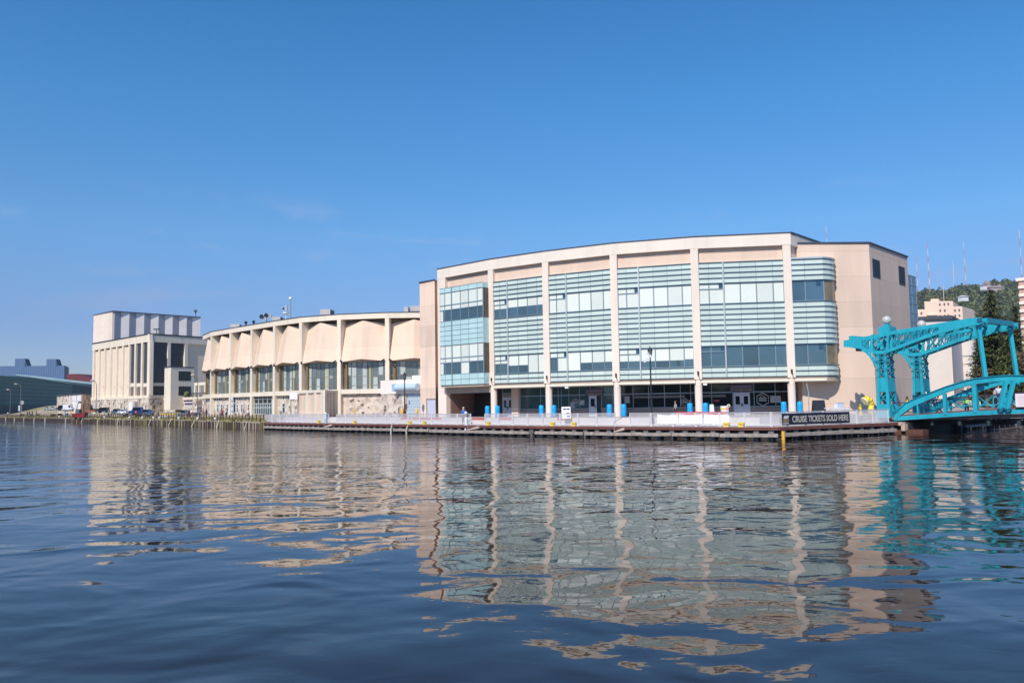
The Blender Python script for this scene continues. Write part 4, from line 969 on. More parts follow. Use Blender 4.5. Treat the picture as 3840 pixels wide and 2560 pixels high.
# ------------------------------------------------------------------ buildings behind the bridge
def c6(a, b_): return 3100+a/2.904, 1100+b_/2.904
m0, m1, m2 = xy(3408, 130, 1203), xy(3563, 128, 1203), xy(3612, 141, 1203); zt = zat(m0, 1203)
MW = mat('white_museum_wall', (.72, .64, .60), .85, .05, .3)
mus = thing('white_hall', 'plain white windowless hall with a dark roof edge behind the bridge', 'building', (m1.x, m1.y, PROM))
q = MB(); q.prism([m0, m1, m2, m2+Vector((-8, 14)), m0+Vector((2, 20))], 0, zt); q.build('wall', MW, mus)
q = MB(); q.prism([m0+Vector((-.2, -.3)), m1+Vector((.1, -.5)), m2+Vector((.4, 0)), m2+Vector((-8, 14)), m0+Vector((2, 20))], zt, zt+.55); q.build('roof_edge', ROOFD, mus)
t = thing('silo_block', 'pair of white round silos right of the white hall', 'silos', (xy(3630, 140).x, 140, PROM))
for x, r in ((3622, 1.35), (3643, .55)):
    p = xy(x, 139, 1300); q = MB(); q.lathe((p.x, p.y, 0), [(r, 0), (r, zat(p, 1215))], 20); so = q.build('silo', MW, t, False)
    q = MB(); q.lathe((p.x, p.y, zat(p, 1337)), [(r+.05, 0), (r+.05, .12)], 20); q.build('hoop', MULLD, so)
for x, y0, y1 in ((3655, 1335, 1395), (3662, 1360, 1440), (3669, 1430, 1475)):
    p = xy(x, 142, 1400); tag(MB().tube((p.x, p.y, 1), (p.x, p.y, zat(p, y0)), .28, .26, 8).build('tree_trunk' if 0 else 'white_post', MW), {3655: 'tallest of the pale posts right of the silos', 3662: 'middle pale post between silos and spruce', 3669: 'shortest pale post beside the spruce'}[x], 'post', 'pale posts beside the silos')
# beige stepped hotel
def c7(a, b_): return 3440+a/5.2275, 950+b_/5.2275
BG = mat('beige_brick', (.80, .62, .50), .85, .04, .1)
hot = thing('beige_tower_block', 'stepped beige office block with small windows below the hill', 'building', (xy(3520, 350).x, 350, 4))
def hblock(xa, xb, yt, d, depth, side=0, nm='wall'):
    a, b_ = xy(xa, d, yt), xy(xb, d, yt); zt = zat(a, yt); q = MB()
    q.prism([a, b_, b_+Vector((side, depth)), a+Vector((side, depth))], 0, zt); return q.build(nm, BG, hot), Pl(a, b_), zt
o1, Pm, z1 = hblock(3466, 3573, 1130, 350, 20, 13.5)
hblock(3490, 3520, 1120.5, 352, 8, 5, 'penthouse'); o2, Pl2, z2 = hblock(3442, 3469, 1160, 347, 18, 4, 'wing'); o3, Pr, z3 = hblock(3573.5, 3608, 1149, 349, 16, 14, 'wing')
WD = mat('small_dark_window', (.16, .12, .12), .3)
for P, lst in ((Pm, [(440, 1003), (528, 997), (606, 992), (447, 1122), (538, 1120), (447, 1232), (538, 1225), (606, 1218)]), (Pl2, [(78, 1175), (78, 1262)]), (Pr, [(738, 1118), (820, 1112), (742, 1222), (826, 1218)])):
    for a, b_ in lst:
        x, y = c7(a, b_); s, z = P.hit(x, y); q = MB(); q.pbox(P, s-.35, s+.35, z-.5, z+.5, 0, .08); q.build('window', WD, hot)
x, y = c7(280, 1205); s, z = Pm.hit(x, y); q = MB(); q.pbox(Pm, s-2.2, s+2.2, z-.2, z+.2, 0, 1.2); q.build('ledge', CREAM, hot)
p = xy(*[3541, 352], 1150); q = MB(); q.bar((p.x, p.y, z1), (p.x, p.y, zat(p, 1068)), .22); q.build('flagpole', mat('pink_pole', (.6, .45, .45), .6), hot)
# brick apartment block at the right edge
y0_ = 1043; a, b_ = xy(3822, 300, 1100), xy(4010, 290, 1100); zt = zat(a, y0_)
ap = thing('apartment_block', 'tall brick apartment block with pale balcony bands at the right edge', 'building', (a.x, a.y, 4))
q = MB(); q.prism([a, b_, b_+Vector((17, 25)), a+Vector((17, 25))], 0, zt-1.0); q.build('wall', mat('pink_brick', (.52, .33, .27), .85), ap)
PP = Pl(a, b_); q = MB(); q.pbox(PP, -.8, PP.L, zt-1.1, zt, -20, .6); q.build('cornice', CREAM, ap)
z = zt-3.4
while z > 12:
    q = MB(); q.pbox(PP, -.1, PP.L, z-.5, z+.5, 0, .7); q.build('balcony', CREAM, ap); z -= 2.9
# ------------------------------------------------------------------ lift bridge
NB = Vector((36.1, 80.0)); NP = Pl(NB, NB+ADIR*10); BW = 7.85
def h6(a, b_, off=0): return NP.hit(*c6(a, b_), off)
bridge = thing('lift_bridge', 'teal steel lift bridge with lattice towers and an arched span', 'bridge', (NB.x, NB.y, PROM))
tL, zt_ = h6(545, 900, .35); tR, _ = h6(665, 900, .35); TD = 1.5
def P3(t, z, o): return NP.pt(t, z, o)
def lattice(mb, A, B, C, D, n, w=.07):
    """X bracing between edge A-B and edge D-C (A,D bottom; B,C top)"""
    for k in range(n):
        a0, a1 = A.lerp(B, k/n), A.lerp(B, (k+1)/n); d0, d1 = D.lerp(C, k/n), D.lerp(C, (k+1)/n)
        mb.bar(a0, d1, w); mb.bar(d0, a1, w); mb.bar(a1, d1, w)
def tower(shift, legname, shaded):
    M_ = TEAL if not shaded else TEALD
    o1, o0 = .35-shift, .35-TD-shift
    zb, zp0, zp1, ztop = PROM-.3, h6(600, 1070)[1], h6(600, 920)[1], h6(600, 660)[1]
    tw = MB()
    tl, tr = tL, tR; ft = .10
    corners = [(tl, o1), (tr, o1), (tr, o0), (tl, o0)]
    for t, o in corners:
        q = MB(); sg = 1 if t == tl else -1; so = -1 if o == o1 else 1
        q.hexa([P3(t-sg*.12, zb, o-so*.12), P3(t+sg*.16, zb, o-so*.12), P3(t+sg*.16, zb, o+so*.16), P3(t-sg*.12, zb, o+so*.16)],
               [P3(t+sg*ft, ztop, o), P3(t+sg*(.24+ft), ztop, o), P3(t+sg*(.24+ft), ztop, o+so*.24), P3(t+sg*ft, ztop, o+so*.24)])
        q.build(legname, TEAL, bridge)
    q = MB(); zl = h6(600, 1205)[1]
    for i in range(4):
        (ta, oa), (tb, ob) = corners[i], corners[(i+1) % 4]
        lattice(q, P3(ta, zl, oa), P3(ta, zp0, oa), P3(tb, zp0, ob), P3(tb, zl, ob), 1, .10)
    q.build('tower_lattice', TEALD, bridge); q = MB()
    for i in range(4):
        (ta, oa), (tb, ob) = corners[i], corners[(i+1) % 4]
        lattice(q, P3(ta, zp1, oa), P3(ta, ztop, oa), P3(tb, ztop, ob), P3(tb, zp1, ob), 3, .09)
    q.build('tower_lattice', TEALD, bridge)
    q = MB(); q.hexa([P3(t, zp0, o) for t, o in corners], [P3(t, zp1, o) for t, o in corners]); q.build('tower_plate', M_, bridge); q = MB(); q.hexa([P3(t, zb, o) for t, o in corners], [P3(t, zl, o) for t, o in corners]); q.build('tower_plate', M_, bridge)
    # curved bracket on the land side
    for o in (o1-.05, o0+.05):
        q = MB(); pts = [(400, 615), (450, 640), (495, 690), (530, 745), (546, 800)]; pin = [(440, 610), (490, 640), (520, 672), (545, 700), (556, 730)]
        pp = [h6(*p_) for p_ in pts]; qq = [h6(*p_) for p_ in pin]
        for k in range(4): q.bar(P3(*pp[k], o), P3(*pp[k+1], o), .14, .2); q.bar(P3(*pp[k], o), P3(*qq[k+1], o), .08); q.bar(P3(*qq[k], o), P3(*pp[k+1], o), .08)
        q.build('bracket', TEAL, bridge)
    # box on top and ball
    s0, zc = h6(580, 430); s1, zd = h6(668, 362); q = MB(); q.pbox(NP, s0, s1+.3, zc-.1, zd, o0+.1, o1-.05); q.pbox(NP, s0+.3, s1, zd, zd+.25, o0+.4, o1-.35); q.build('tower_head', M_, bridge)
    cx = (s0+s1)/2+.12; oc = (o0+o1)/2
    q = MB(); q.lathe(P3(cx, zd+.2, oc), [(.2, 0), (.12, .25)], 12); q.ball(P3(cx, zd+.25+.42, oc), .43, 20, 14); bo = q.build('ball_finial', mat('pale_grey_globe', (.50, .50, .47), .18, .06, 3, 0, coat=.6), bridge, True)
def beam(shift, shaded):
    M_ = TEAL
    top = [(262, 500), (540, 452), (720, 412), (860, 388), (1000, 366), (1200, 332), (1400, 300), (1560, 274), (1690, 262)]
    bot = [(262, 585), (400, 612), (530, 660), (660, 655), (850, 582), (1100, 488), (1250, 440), (1400, 398), (1550, 362), (1690, 332)]
    for o1 in (.35-shift, .35-TD-shift+.2):
        o0 = o1-.16
        q = MB()
        for lst, thk, sg in ((top, .72, -1), (bot, .62, 1)):
            pp = [h6(a, b_) for a, b_ in lst]
            for (s0, z0), (s1, z1) in zip(pp, pp[1:]): q.ppoly(NP, [(s0, z0), (s1, z1), (s1, z1+sg*thk*.5), (s0, z0+sg*thk*.5)], o0, o1)
        q.build('beam_chord', M_, bridge)
        # solid tail, gusset round the tower, end plate
        q = MB()
        for poly in ([(205, 513), (262, 505), (262, 466), (300, 462), (400, 470), (400, 608), (320, 590), (205, 585)],
                     [(500, 455), (530, 445), (518, 550), (530, 640), (560, 662), (500, 650), (480, 620)],
                     [(672, 425), (700, 415), (692, 540), (700, 640), (640, 660), (560, 660), (655, 620), (672, 540)],
                     [(545, 445), (600, 535), (582, 548)], [(655, 430), (605, 552), (622, 560)], [(572, 520), (612, 520), (618, 575), (568, 575)], [(548, 628), (585, 560), (600, 575)], [(650, 620), (600, 560), (620, 555)],
                     [(1560, 276), (1700, 262), (1700, 332), (1560, 360)],
                     [(1240, 327), (1400, 301), (1562, 275), (1562, 361), (1400, 397), (1240, 442)]):
            pp = [h6(a, b_) for a, b_ in poly]; q = MB(); q.ppoly(NP, pp, o0-.02, o1+.03); q.build('gusset_plate', M_, bridge)
        q = MB()
        def X(a, b_, c, d, w_=.11):
            s0, z0 = h6(a, b_); s1, z1 = h6(c, d); q.bar(P3(s0, z0, (o0+o1)/2), P3(s1, z1, (o0+o1)/2), w_)
        X(405, 485, 500, 625); X(405, 600, 500, 475); X(400, 480, 400, 610); X(700, 450, 800, 590); X(700, 630, 860, 410, .14); X(800, 400, 800, 590)
        cols = [(860, 405, 575), (930, 395, 548), (1000, 385, 520), (1070, 372, 492), (1140, 362, 468), (1220, 348, 444), (1300, 334, 420), (1380, 322, 398)]
        for (a, t_, b_), (c, t2_, b2_) in zip(cols, cols[1:]): X(a, t_, c, b2_); X(a, b_, c, t2_); X(c, t2_, c, b2_, .09)
        q.build('beam_lattice', TEALD, bridge)
    # inner lattice between the two faces
    q = MB(); oc0, oc1 = .35-shift-.1, .35-TD-shift+.1
    ks = [(300, 590), (500, 640), (700, 640), (860, 575), (1000, 525), (1140, 475), (1300, 430), (1450, 392), (1690, 335)]
    for (a, b_), (c, d) in zip(ks, ks[1:]):
        s0, z0 = h6(a, b_); s1, z1 = h6(c, d)
        q.bar(P3(s0, z0+.2, oc0), P3(s1, z1+.2, oc1), .09); q.bar(P3(s0, z0+.2, oc1), P3(s1, z1+.2, oc0), .09); q.bar(P3(s1, z1+.2, oc0), P3(s1, z1+.2, oc1), .09)
    q.build('inner_bracing', TEALD, bridge)
    if 1:
        s0, z0 = h6(320, 612); s1, z1 = h6(395, 590); q = MB(); q.pbox(NP, s0, s1, z0-.15, z1, .1-shift, .2-TD-shift); q.build('counterweight', mat('dark_blue_weight', (.02, .06, .10), .6), bridge)
    # hanger down to the span
    s0, z0 = h6(1640, 345); s1, z1 = h6(1722, 925); q = MB(); q.bar(P3(s0, z0, -.2-shift), P3(s1, z1, -.2-shift), .3, .3); q.build('hanger', TEAL, bridge)
    s2, z2 = h6(1740, 1010); q = MB(); q.tube(P3(s1, z1, -.2-shift), P3(s2, z2, -.2-shift), .14, .14, 10); q.build('hanger_foot', TEAL, bridge)
    s0, z0 = h6(1665, 290, .35); q = MB(); q.tube(P3(s0, z0, .36-shift), P3(s0, z0, .46-shift), .2, .2, 14); q.build('pivot_cap', mat('dark_teal_cap', (.01, .12, .2), .5), bridge)
tower(0, 'tower_leg', 0); tower(BW, 'tower_leg', 1); beam(0, 0); beam(BW, 1)
# cross bracing between the two beams near their ends
q = MB()
for (a, b_), (c, d) in zip([(1240, 350), (1400, 318), (1550, 290), (1680, 270)], [(1400, 318), (1550, 290), (1680, 270), (1695, 300)]):
    s0, z0 = h6(a, b_); s1, z1 = h6(c, d); q.bar(P3(s1, z1, -1.2), P3(s1, z1, .35-BW), .22)
    q.bar(P3(s0, z0, -1.2), P3(s1, z1, .35-BW), .13); q.bar(P3(s0, z0, .35-BW), P3(s1, z1, -1.2), .13)
q.build('cross_bracing', TEALD, bridge)
# arched span
AT = [(735, 1318), (800, 1250), (860, 1195), (950, 1150), (1050, 1110), (1150, 1073), (1300, 1015), (1450, 968), (1600, 930), (1800, 905), (1950, 894), (2149, 894)]
AB = [(735, 1392), (800, 1330), (880, 1268), (960, 1220), (1060, 1178), (1160, 1135), (1300, 1078), (1450, 1026), (1600, 990), (1800, 962), (1950, 948), (2149, 946)]
for lst in (AT, AB):
    pass
def ext(lst):
    pp = [h6(a, b_, .5) for a, b_ in lst]; s_end = pp[-1][0]; full = list(pp)
    for s, z in reversed(pp[:-1]): full.append((2*s_end-s+.6, z))
    return full
def span(shift, nm):
    M_ = TEAL
    T, B_ = ext(AT), ext(AB); q = MB(); o1, o0 = .5-shift, .15-shift
    for i in range(len(T)-1): q.ppoly(NP, [B_[i], B_[i+1], T[i+1], T[i]], o0, o1)
    q.build('arch_rib', M_, bridge)
    q = MB()
    for i in range(len(T)-1): q.ppoly(NP, [(T[i][0], T[i][1]-.02), (T[i+1][0], T[i+1][1]-.02), (T[i+1][0], T[i+1][1]+.06), (T[i][0], T[i][1]+.06)], o0-.1, o1+.1)
    q.build('arch_flange', TEALD, bridge)
    c0 = [(740, 1340, 1386), (830, 1333, 1380), (1275, 1302, 1348), (1700, 1275, 1322), (2149, 1256, 1302)]
    a_ = [(h6(x, t, .5), h6(x, b_, .5)) for x, t, b_ in c0]; se = a_[-1][0][0]
    a_ += [((2*se-u[0]+.6, u[1]), (2*se-v[0]+.6, v[1])) for u, v in reversed(a_[:-1])]
    q = MB()
    for (u0_, v0), (u1_, v1) in zip(a_, a_[1:]): q.ppoly(NP, [(v0[0], v0[1]), (v1[0], v1[1]), (u1_[0], u1_[1]), (u0_[0], u0_[1])], o0, o1-.03)
    q.build('bottom_chord', M_, bridge)
    q = MB()
    for (u0_, v0), (u1_, v1) in zip(a_, a_[1:]): q.ppoly(NP, [(u0_[0], u0_[1]), (u1_[0], u1_[1]), (u1_[0], u1_[1]+.12), (u0_[0], u0_[1]+.12)], o0-.6, o1-.08)
    q.build('kerb_timber', RUST, bridge)
    for x, yt, yb, wd in ((985, 1200, 1345, .12), (1277, 1090, 1322, .28), (1602, 990, 1300, .34)):
        s, z1 = h6(x, yt, .5); _, z0 = h6(x, yb, .5); q = MB(); q.pbox(NP, s-wd/2, s+wd/2, z0, z1, o0+.03, o1+.02); q.build('post', M_, bridge)
        if wd > .2: q = MB(); q.pbox(NP, 2*se-s+.6-wd/2, 2*se-s+.6+wd/2, z0, z1, o0+.03, o1+.02); q.build('post', M_, bridge)
    for (xa, ya), (xb, yb) in (((1945, 960), (1895, 1258)), ((2030, 955), (1975, 1258))):
        s0, z0 = h6(xa, ya, .5); s1, z1 = h6(xb, yb, .5); q = MB(); q.bar(P3(s0, z0, o1-.1), P3(s1, z1, o1+.25), .26, .34); q.build('hanger_strut', M_, bridge)
        s1, z1 = h6(xb+15, yb+8, .5); q = MB(); q.tube(P3(s1, z1, o0), P3(s1, z1, o1+.35), .2, .2, 12); q.build('pin', MATS['dark_teal_cap'], bridge)
    # lattice railing
    rt0, rb0 = h6(700, 1200), h6(700, 1290); rt1, rb1 = h6(2149, 1075), h6(2149, 1225)
    A, B, C, D = P3(rb0[0], rb0[1], -.35-shift), P3(rt0[0], rt0[1], -.35-shift), P3(rt1[0], rt1[1], -.35-shift), P3(rb1[0], rb1[1], -.35-shift)
    q = MB(); q.bar(B, C, .08, .10); C2, B2_ = C+(C-B), C; q.bar(C, C+Vector((ADIR.x*13, ADIR.y*13, -.6)), .08, .1); q.build('handrail', mat('dark_plum_rail', (.06, .03, .06), .6), bridge)
    q = MB()
    nseg = 9
    for k in range(nseg*2):
        f, f2 = k/nseg, (k+1)/nseg
        g_ = lambda f: (lambda b0, t0: (b0, t0))(A.lerp(D, min(f, 1)) + (D-A)*max(0, f-1), B.lerp(C, min(f, 1)) + Vector((ADIR.x, ADIR.y, -.02))*(max(0, f-1)*(C-B).length))
        (b0, t0), (b1, t1) = g_(f), g_(f2)
        q.bar(b0, t1, .045); q.bar(t0, b1, .045); q.bar(b0, t0, .07); q.bar(b0.lerp(t0, .25), b1.lerp(t1, .25), .05)
    q.build('railing_lattice', TEAL, bridge)
span(0, 'near'); span(BW-.5, 'far')
# deck and girders
s0, z0 = h6(760, 1365, .5); q = MB(); zz = 1.22
for k in range(12): q.pbox(NP, s0-1+k*2.3, s0+1.3+k*2.3, zz+.05*k if k < 6 else zz+.05*(11-k), zz+.05*k+.3 if k < 6 else zz+.05*(11-k)+.3, .1, -BW+.6)
q.build('deck', mat('bridge_deck_planks', (.20, .15, .13), .9), bridge)
q = MB()
for k in range(10): q.pbox(NP, s0+.5+k*2.4, s0+.75+k*2.4, .75, 1.2, .0, -BW+.6)
q.build('floor_beam', mat('dark_girder', (.02, .035, .045), .7), bridge)
# white notice board on the span
sg0, zg0 = h6(2058, 1235, .75); sg1, zg1 = h6(2240, 1088, .75); q = MB(); q.pbox(NP, sg0, sg1, zg0, zg1, .66, .72)
nb = thing('notice_board', 'white notice board with faint red lines hung on the bridge railing', 'sign', (NP.pt(sg0, 0).x, NP.pt(sg0, 0).y, zg0)); q.build('board', mat('notice_white', (.80, .70, .72), .6), nb)
q = MB(); k = zg0+.2
while k < zg1-.15: q.pbox(NP, sg0+.2, sg1-.2, k, k+.035, .72, .73); k += .16
q.build('text_line', mat('faded_red_text', (.65, .40, .42), .7), nb)
# abutments
ab = thing('bridge_abutment', 'dark timber and concrete abutment under the landward end of the bridge', 'abutment', (NB.x, NB.y, 0))
q = MB(); ea = NP.pt(-1, 0, .7).xy; eb_ = NP.pt(s0+1.2, 0, .7).xy; ec = NP.pt(s0+1.2, 0, -BW-3).xy; ed = NP.pt(-1, 0, -BW-3).xy
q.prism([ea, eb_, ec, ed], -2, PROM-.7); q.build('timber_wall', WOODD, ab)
q = MB(); s_, z_ = h6(820, 1400); q.pbox(NP, s0-.6, s0+.9, .75, 1.05, .5, 1.3); q.pbox(NP, s0+.75, s0+1.1, .25, .9, .5, 1.3); q.build('concrete_cap', mat('sandy_concrete', (.50, .38, .30), .9), ab)
q = MB(); q.pbox(NP, s0, s0+2.6, -.3, .35, -.2, 1.0); q.build('timber_fender', mat('red_brown_timber', (.12, .05, .035), .8), ab)
ab2 = thing('bridge_pier', 'concrete pier under the far end of the arched span', 'pier', (NP.pt(26, 0).x, NP.pt(26, 0).y, 0))
q = MB(); q.pbox(NP, 25.5, 60, -3, 1.15, 3, -BW-40); q.build('pier_wall', CONC, ab2)
# timber quay inside the slip
sl = thing('slip_quay', 'timber fendered quay seen under the bridge', 'quay', (46, 86, 0))
SA = Vector((36.2, 76.4)); PSL = Pl(SA, SA+WDIR*60)
q = MB(); q.pbox(PSL, 11.4, 60, .95, 1.25, -2, .25); q.build('cap', RUST, sl)
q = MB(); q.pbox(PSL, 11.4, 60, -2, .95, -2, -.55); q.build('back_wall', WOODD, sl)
for k in range(14): q = MB(); q.pbox(PSL, 12+k*1.6, 12.4+k*1.6, -1, .95, -.5, .1); q.build('pile', PILEM, sl)
for a, b_ in ((12.5, 18), (19.5, 27), (28.5, 40)): q = MB(); q.pbox(PSL, a, b_, .22, .5, .1, .4); q.build('fender_timber', WOOD, sl)

# ------------------------------------------------------------------ timber dock
dock = thing('timber_dock', 'long low timber dock with grey piles and pale fender beams', 'dock', (9.5, 77.9, 0))
DL = [Vector((-37.2, 124.6)), Vector((-21.6, 108.2)), Vector((-6.5, 92.4)), Vector((2.3, 83.6)), Vector((9.5, 77.9)), Vector((17.8, 71.6)), Vector((22.1, 69.3)), Vector((35.5, 76.9))]
for i in range(len(DL)-1):
    P = Pl(DL[i], DL[i+1])
    q = MB(); a, b_ = DL[i], DL[i+1]; ins = Vector((0, 5.6))
    q.prism([a, b_, b_+ins, a+ins], .92, 1.08); q.build('deck', CONC, dock)
    q = MB(); q.pbox(P, 0, P.L, .80, 1.07, .0, .14); q.build('edge_beam', RUST, dock)
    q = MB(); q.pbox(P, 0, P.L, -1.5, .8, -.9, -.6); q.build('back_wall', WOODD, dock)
    n_ = max(2, round(P.L/1.35)); tall = i < 6
    for k in range(n_):
        s = P.L*(k+.5)/n_; q = MB(); q.hexa([P.pt(s-.32, .3, -.5), P.pt(s-.32, .3, .02), P.pt(s+.26, .3, .02), P.pt(s+.26, .3, -.5)], [P.pt(s-.2, .8, -.5), P.pt(s-.2, .8, .02), P.pt(s+.2, .8, .02), P.pt(s+.2, .8, -.5)])
        q.pbox(P, s-.14, s+.14, -1.2, .3, -.4, .02); q.build('pile', PILEM, dock)
    c = .3 if i == 6 else 0
    while c < P.L-.9:
        e_ = min(c+random.uniform(4.5, 7), P.L-(.5 if i == 6 else 0)); z0 = .24+random.uniform(-.02, .03)
        q = MB(); nn = 6
        for j in range(nn): q.pbox(P, c+(e_-c)*j/nn+.01, c+(e_-c)*(j+1)/nn-.005, z0+random.uniform(-.015, .015), z0+.30+random.uniform(-.015, .02), .03, .30+random.uniform(-.02, .02))
        q.build('fender_timber', WOOD, dock); c = e_+random.uniform(.05, .2)
pc, pd, pn = qpt(2928); q = MB(); q.tube((pc.x, pc.y-.25, -.8), (pc.x, pc.y-.25, .72), .14, .14, 10); q.build('yellow_marker_pile', ORG, dock)
# low concrete wall behind the dock
lw = thing('retaining_wall', 'low concrete wall with red painted top stretches behind the dock railing', 'wall', (9.5, 84, 1))
for i in range(len(DL)-1):
    a, b_ = DL[i]+Vector((0, 5.3)), DL[i+1]+Vector((0, 5.3)); P = Pl(a, b_)
    if i == 6: P = Pl(a, b_+Vector((-1, 0)))
    q = MB(); q.pbox(P, 0, P.L, 1.06, PROM+.06, -.3, .0); q.build('wall', mat('light_concrete', (.58, .54, .53), .85, .08), lw)
for x0, x1 in ((1525, 1640), (1760, 1810), (1870, 1925), (2100, 2160), (1480, 1520)):
    p, d, nn = qpt(x0); p2, _, _ = qpt(x1); P = Pl(p+Vector((0, 5.3)), p2+Vector((0, 5.3))); q = MB(); q.pbox(P, 0, P.L, PROM-.18, PROM+.075, -.31, .02); q.build('red_kerb', mat('faded_red_paint', (.50, .10, .12), .7), lw)
# railings along the dock
def qs(x):
    """arc position along the dock line for photo column x"""
    acc_ = 0
    for a, b_ in zip(DL, DL[1:]):
        P = Pl(a, b_); xa, xb = proj((a.x, a.y, 1.5))[0], proj((b_.x, b_.y, 1.5))[0]
        if x <= xb or b_ is DL[-1]: return acc_+P.s_(x, 1570)
        acc_ += P.L
def qat(s):
    for a, b_ in zip(DL, DL[1:]):
        L_ = (b_-a).length
        if s <= L_ or b_ is DL[-1]: P = Pl(a, b_); return P, s
        s -= L_
def railing(x0, x1, label, panels=None):
    s0, s1 = qs(x0), qs(x1); P, s = qat(s0); b0 = P.pt(s, 1.08, -.45)
    t = thing('dock_railing', label, 'railing', b0, group='white railings along the dock edge')
    n_ = max(1, round((s1-s0)/2.25))
    for k in range(n_):
        P, a = qat(s0+(s1-s0)*k/n_); P2, c = qat(s0+(s1-s0)*(k+1)/n_)
        A = P.pt(a, 1.08, -.45); B = P2.pt(c, 1.08, -.45); Q = Pl(A, B); q = MB()
        for s in (.05, Q.L-.05): q.pbox(Q, s-.035, s+.035, 1.08, 2.32, -.04, .04)
        for z in (2.28, 2.08 if 0 else 2.29, 1.24): q.pbox(Q, .05, Q.L-.05, z-.03, z+.03, -.025, .025)
        pn_ = q.build('railing_panel', RAILW, t)
        q = MB(); m_ = int(Q.L/.105)
        for j in range(1, m_): s = .05+(Q.L-.1)*j/m_; q.pbox(Q, s-.014, s+.014, 1.24, 2.27, -.012, .012)
        q.build('balusters', RAILW, pn_)
    return t
railing(983, 1222, 'white railing run at the far end of the dock before the first gap')
railing(1251, 1755, 'white railing run in front of the drum hall and loading door')
railing(1806, 2300, 'white railing run in front of the first arena columns')
railing(2352, 3349, 'longest white railing run carrying the ticket banner')
# gangway steps in the gaps
for x0, x1, lb in ((1222, 1251, 'narrow sloping gangway in the dock gap farthest away'), (1757, 1804, 'sandy sloping gangway beside the blue shirted man'), (2303, 2349, 'sandy sloping gangway at the last gap before the white cloths')):
    s0, s1 = qs(x0), qs(x1); P, a = qat(s0); A = P.pt(a, 0, 0); P2, c = qat(s1); B = P2.pt(c, 0, 0); Q = Pl(A, B)
    t = thing('gangway', lb, 'gangway', (A.x, A.y, 1), group='gangways in the dock gaps')
    q = MB(); q.ppoly(Q, [(.1, .55), (Q.L-.1, .75), (Q.L-.1, 1.0), (.1, .62)], -.8, .32); q.build('ramp', mat('sandy_ramp', (.52, .42, .34), .9), t)
    q = MB(); q.bar(Q.pt(.1, 1.5, .2), Q.pt(Q.L-.1, 2.0, .2), .05); q.bar(Q.pt(.1, .6, .2), Q.pt(.1, 1.5, .2), .05); q.build('handrail', GALV, t)
# white cloths hung on the railing
for i, (x0, x1, lb) in enumerate(((2457, 2535, 'leftmost white cloth tied along the dock railing'), (2540, 2628, 'middle white cloth tied along the dock railing'), (2634, 2733, 'widest white cloth, nearest the two yellow cleats, tied on the railing'))):
    P, a = qat(qs(x0)); P2, c = qat(qs(x1)); A, B = P.pt(a, 0, -.36), P2.pt(c, 0, -.36); Q = Pl(A, B); q = MB(); N_ = 14
    top = []; bot = []
    for k in range(N_+1):
        w_ = math.sin(k*1.7+i)*.03; top.append(Q.pt(Q.L*k/N_, 2.2-.10*math.sin(math.pi*k/N_)-(.25 if (i == 2 and k == N_) else 0), w_)); bot.append(Q.pt(Q.L*k/N_, 1.32+.04*math.sin(k*2.1), w_*1.4))
    n0 = len(q.v)
    for k in range(N_): q.face([bot[k], bot[k+1], top[k+1], top[k]])
    o = q.build('cloth_banner', mat('white_cloth', (.82, .82, .86), .85, .03)); sm_ = o.modifiers.new('thickness', 'SOLIDIFY'); sm_.thickness = .015
    tag(o, lb, 'cloth', 'white cloths on the dock railing')
# ticket banner
P, a = qat(qs(2943)); P2, c = qat(qs(3197)); Q = Pl(P.pt(a, 0, -.3), P2.pt(c, 0, -.3)); zt, zb = 2.17, 1.2
ban = thing('ticket_banner', 'black banner reading CRUISE TICKETS SOLD HERE tied on the dock railing', 'banner', (Q.A.x, Q.A.y, zb))
q = MB(); q.pbox(Q, 0, Q.L, zb, zt, -.02, .0); q.build('cloth', mat('navy_black_vinyl', (.012, .014, .035), .5, .05), ban)
def text_obj(s, size, P, s0, z, off, m, parent, width=None, bold=.012):
    cu = bpy.data.curves.new('t', 'FONT'); cu.body = s; cu.size = size; cu.extrude = .004; cu.offset = bold
    to = bpy.data.objects.new('t', cu); COL.objects.link(to); dg = bpy.context.evaluated_depsgraph_get(); me = bpy.data.meshes.new_from_object(to.evaluated_get(dg))
    bpy.data.objects.remove(to); xs = [v.co.x for v in me.vertices]; k = (width/(max(xs)-min(xs))) if width else 1; x0 = min(xs)
    base = Vector((0, 0, 0)); qq = parent
    while qq is not None: base += qq.location; qq = qq.parent
    for v in me.vertices: p = P.pt(s0+(v.co.x-x0)*k, z+v.co.y, off+v.co.z); v.co = p-base
    me.materials.clear(); me.materials.append(m); o = bpy.data.objects.new('lettering', me); COL.objects.link(o); o.parent = parent; return o
LET = mat('cream_lettering', (.52, .48, .42), .6, .05)
text_obj('CRUISE TICKETS SOLD HERE', .74, Q, Q.L*.145, zb+.22, .008, LET, ban, Q.L*.835, .014)
q = MB(); q.ppoly(Q, [(.13, .0+zb+.22), (.75, zb+.22), (.86, zb+.48), (.62, zb+.5), (.5, zb+.56), (.3, zb+.44), (.1, zb+.46)], 0, .008); q.build('emblem', mat('brass_emblem', (.25, .19, .08), .6), ban)
q = MB(); q.ppoly(Q, [(.2, zb+.5), (.75, zb+.56), (.84, zb+.78), (.6, zb+.8), (.5, zb+.72), (.36, zb+.8), (.2, zb+.68)], 0, .008); q.pbox(Q, .1, .8, zb+.1, zb+.17, 0, .008); q.build('emblem', mat('silver_emblem', (.6, .6, .6), .5), ban)
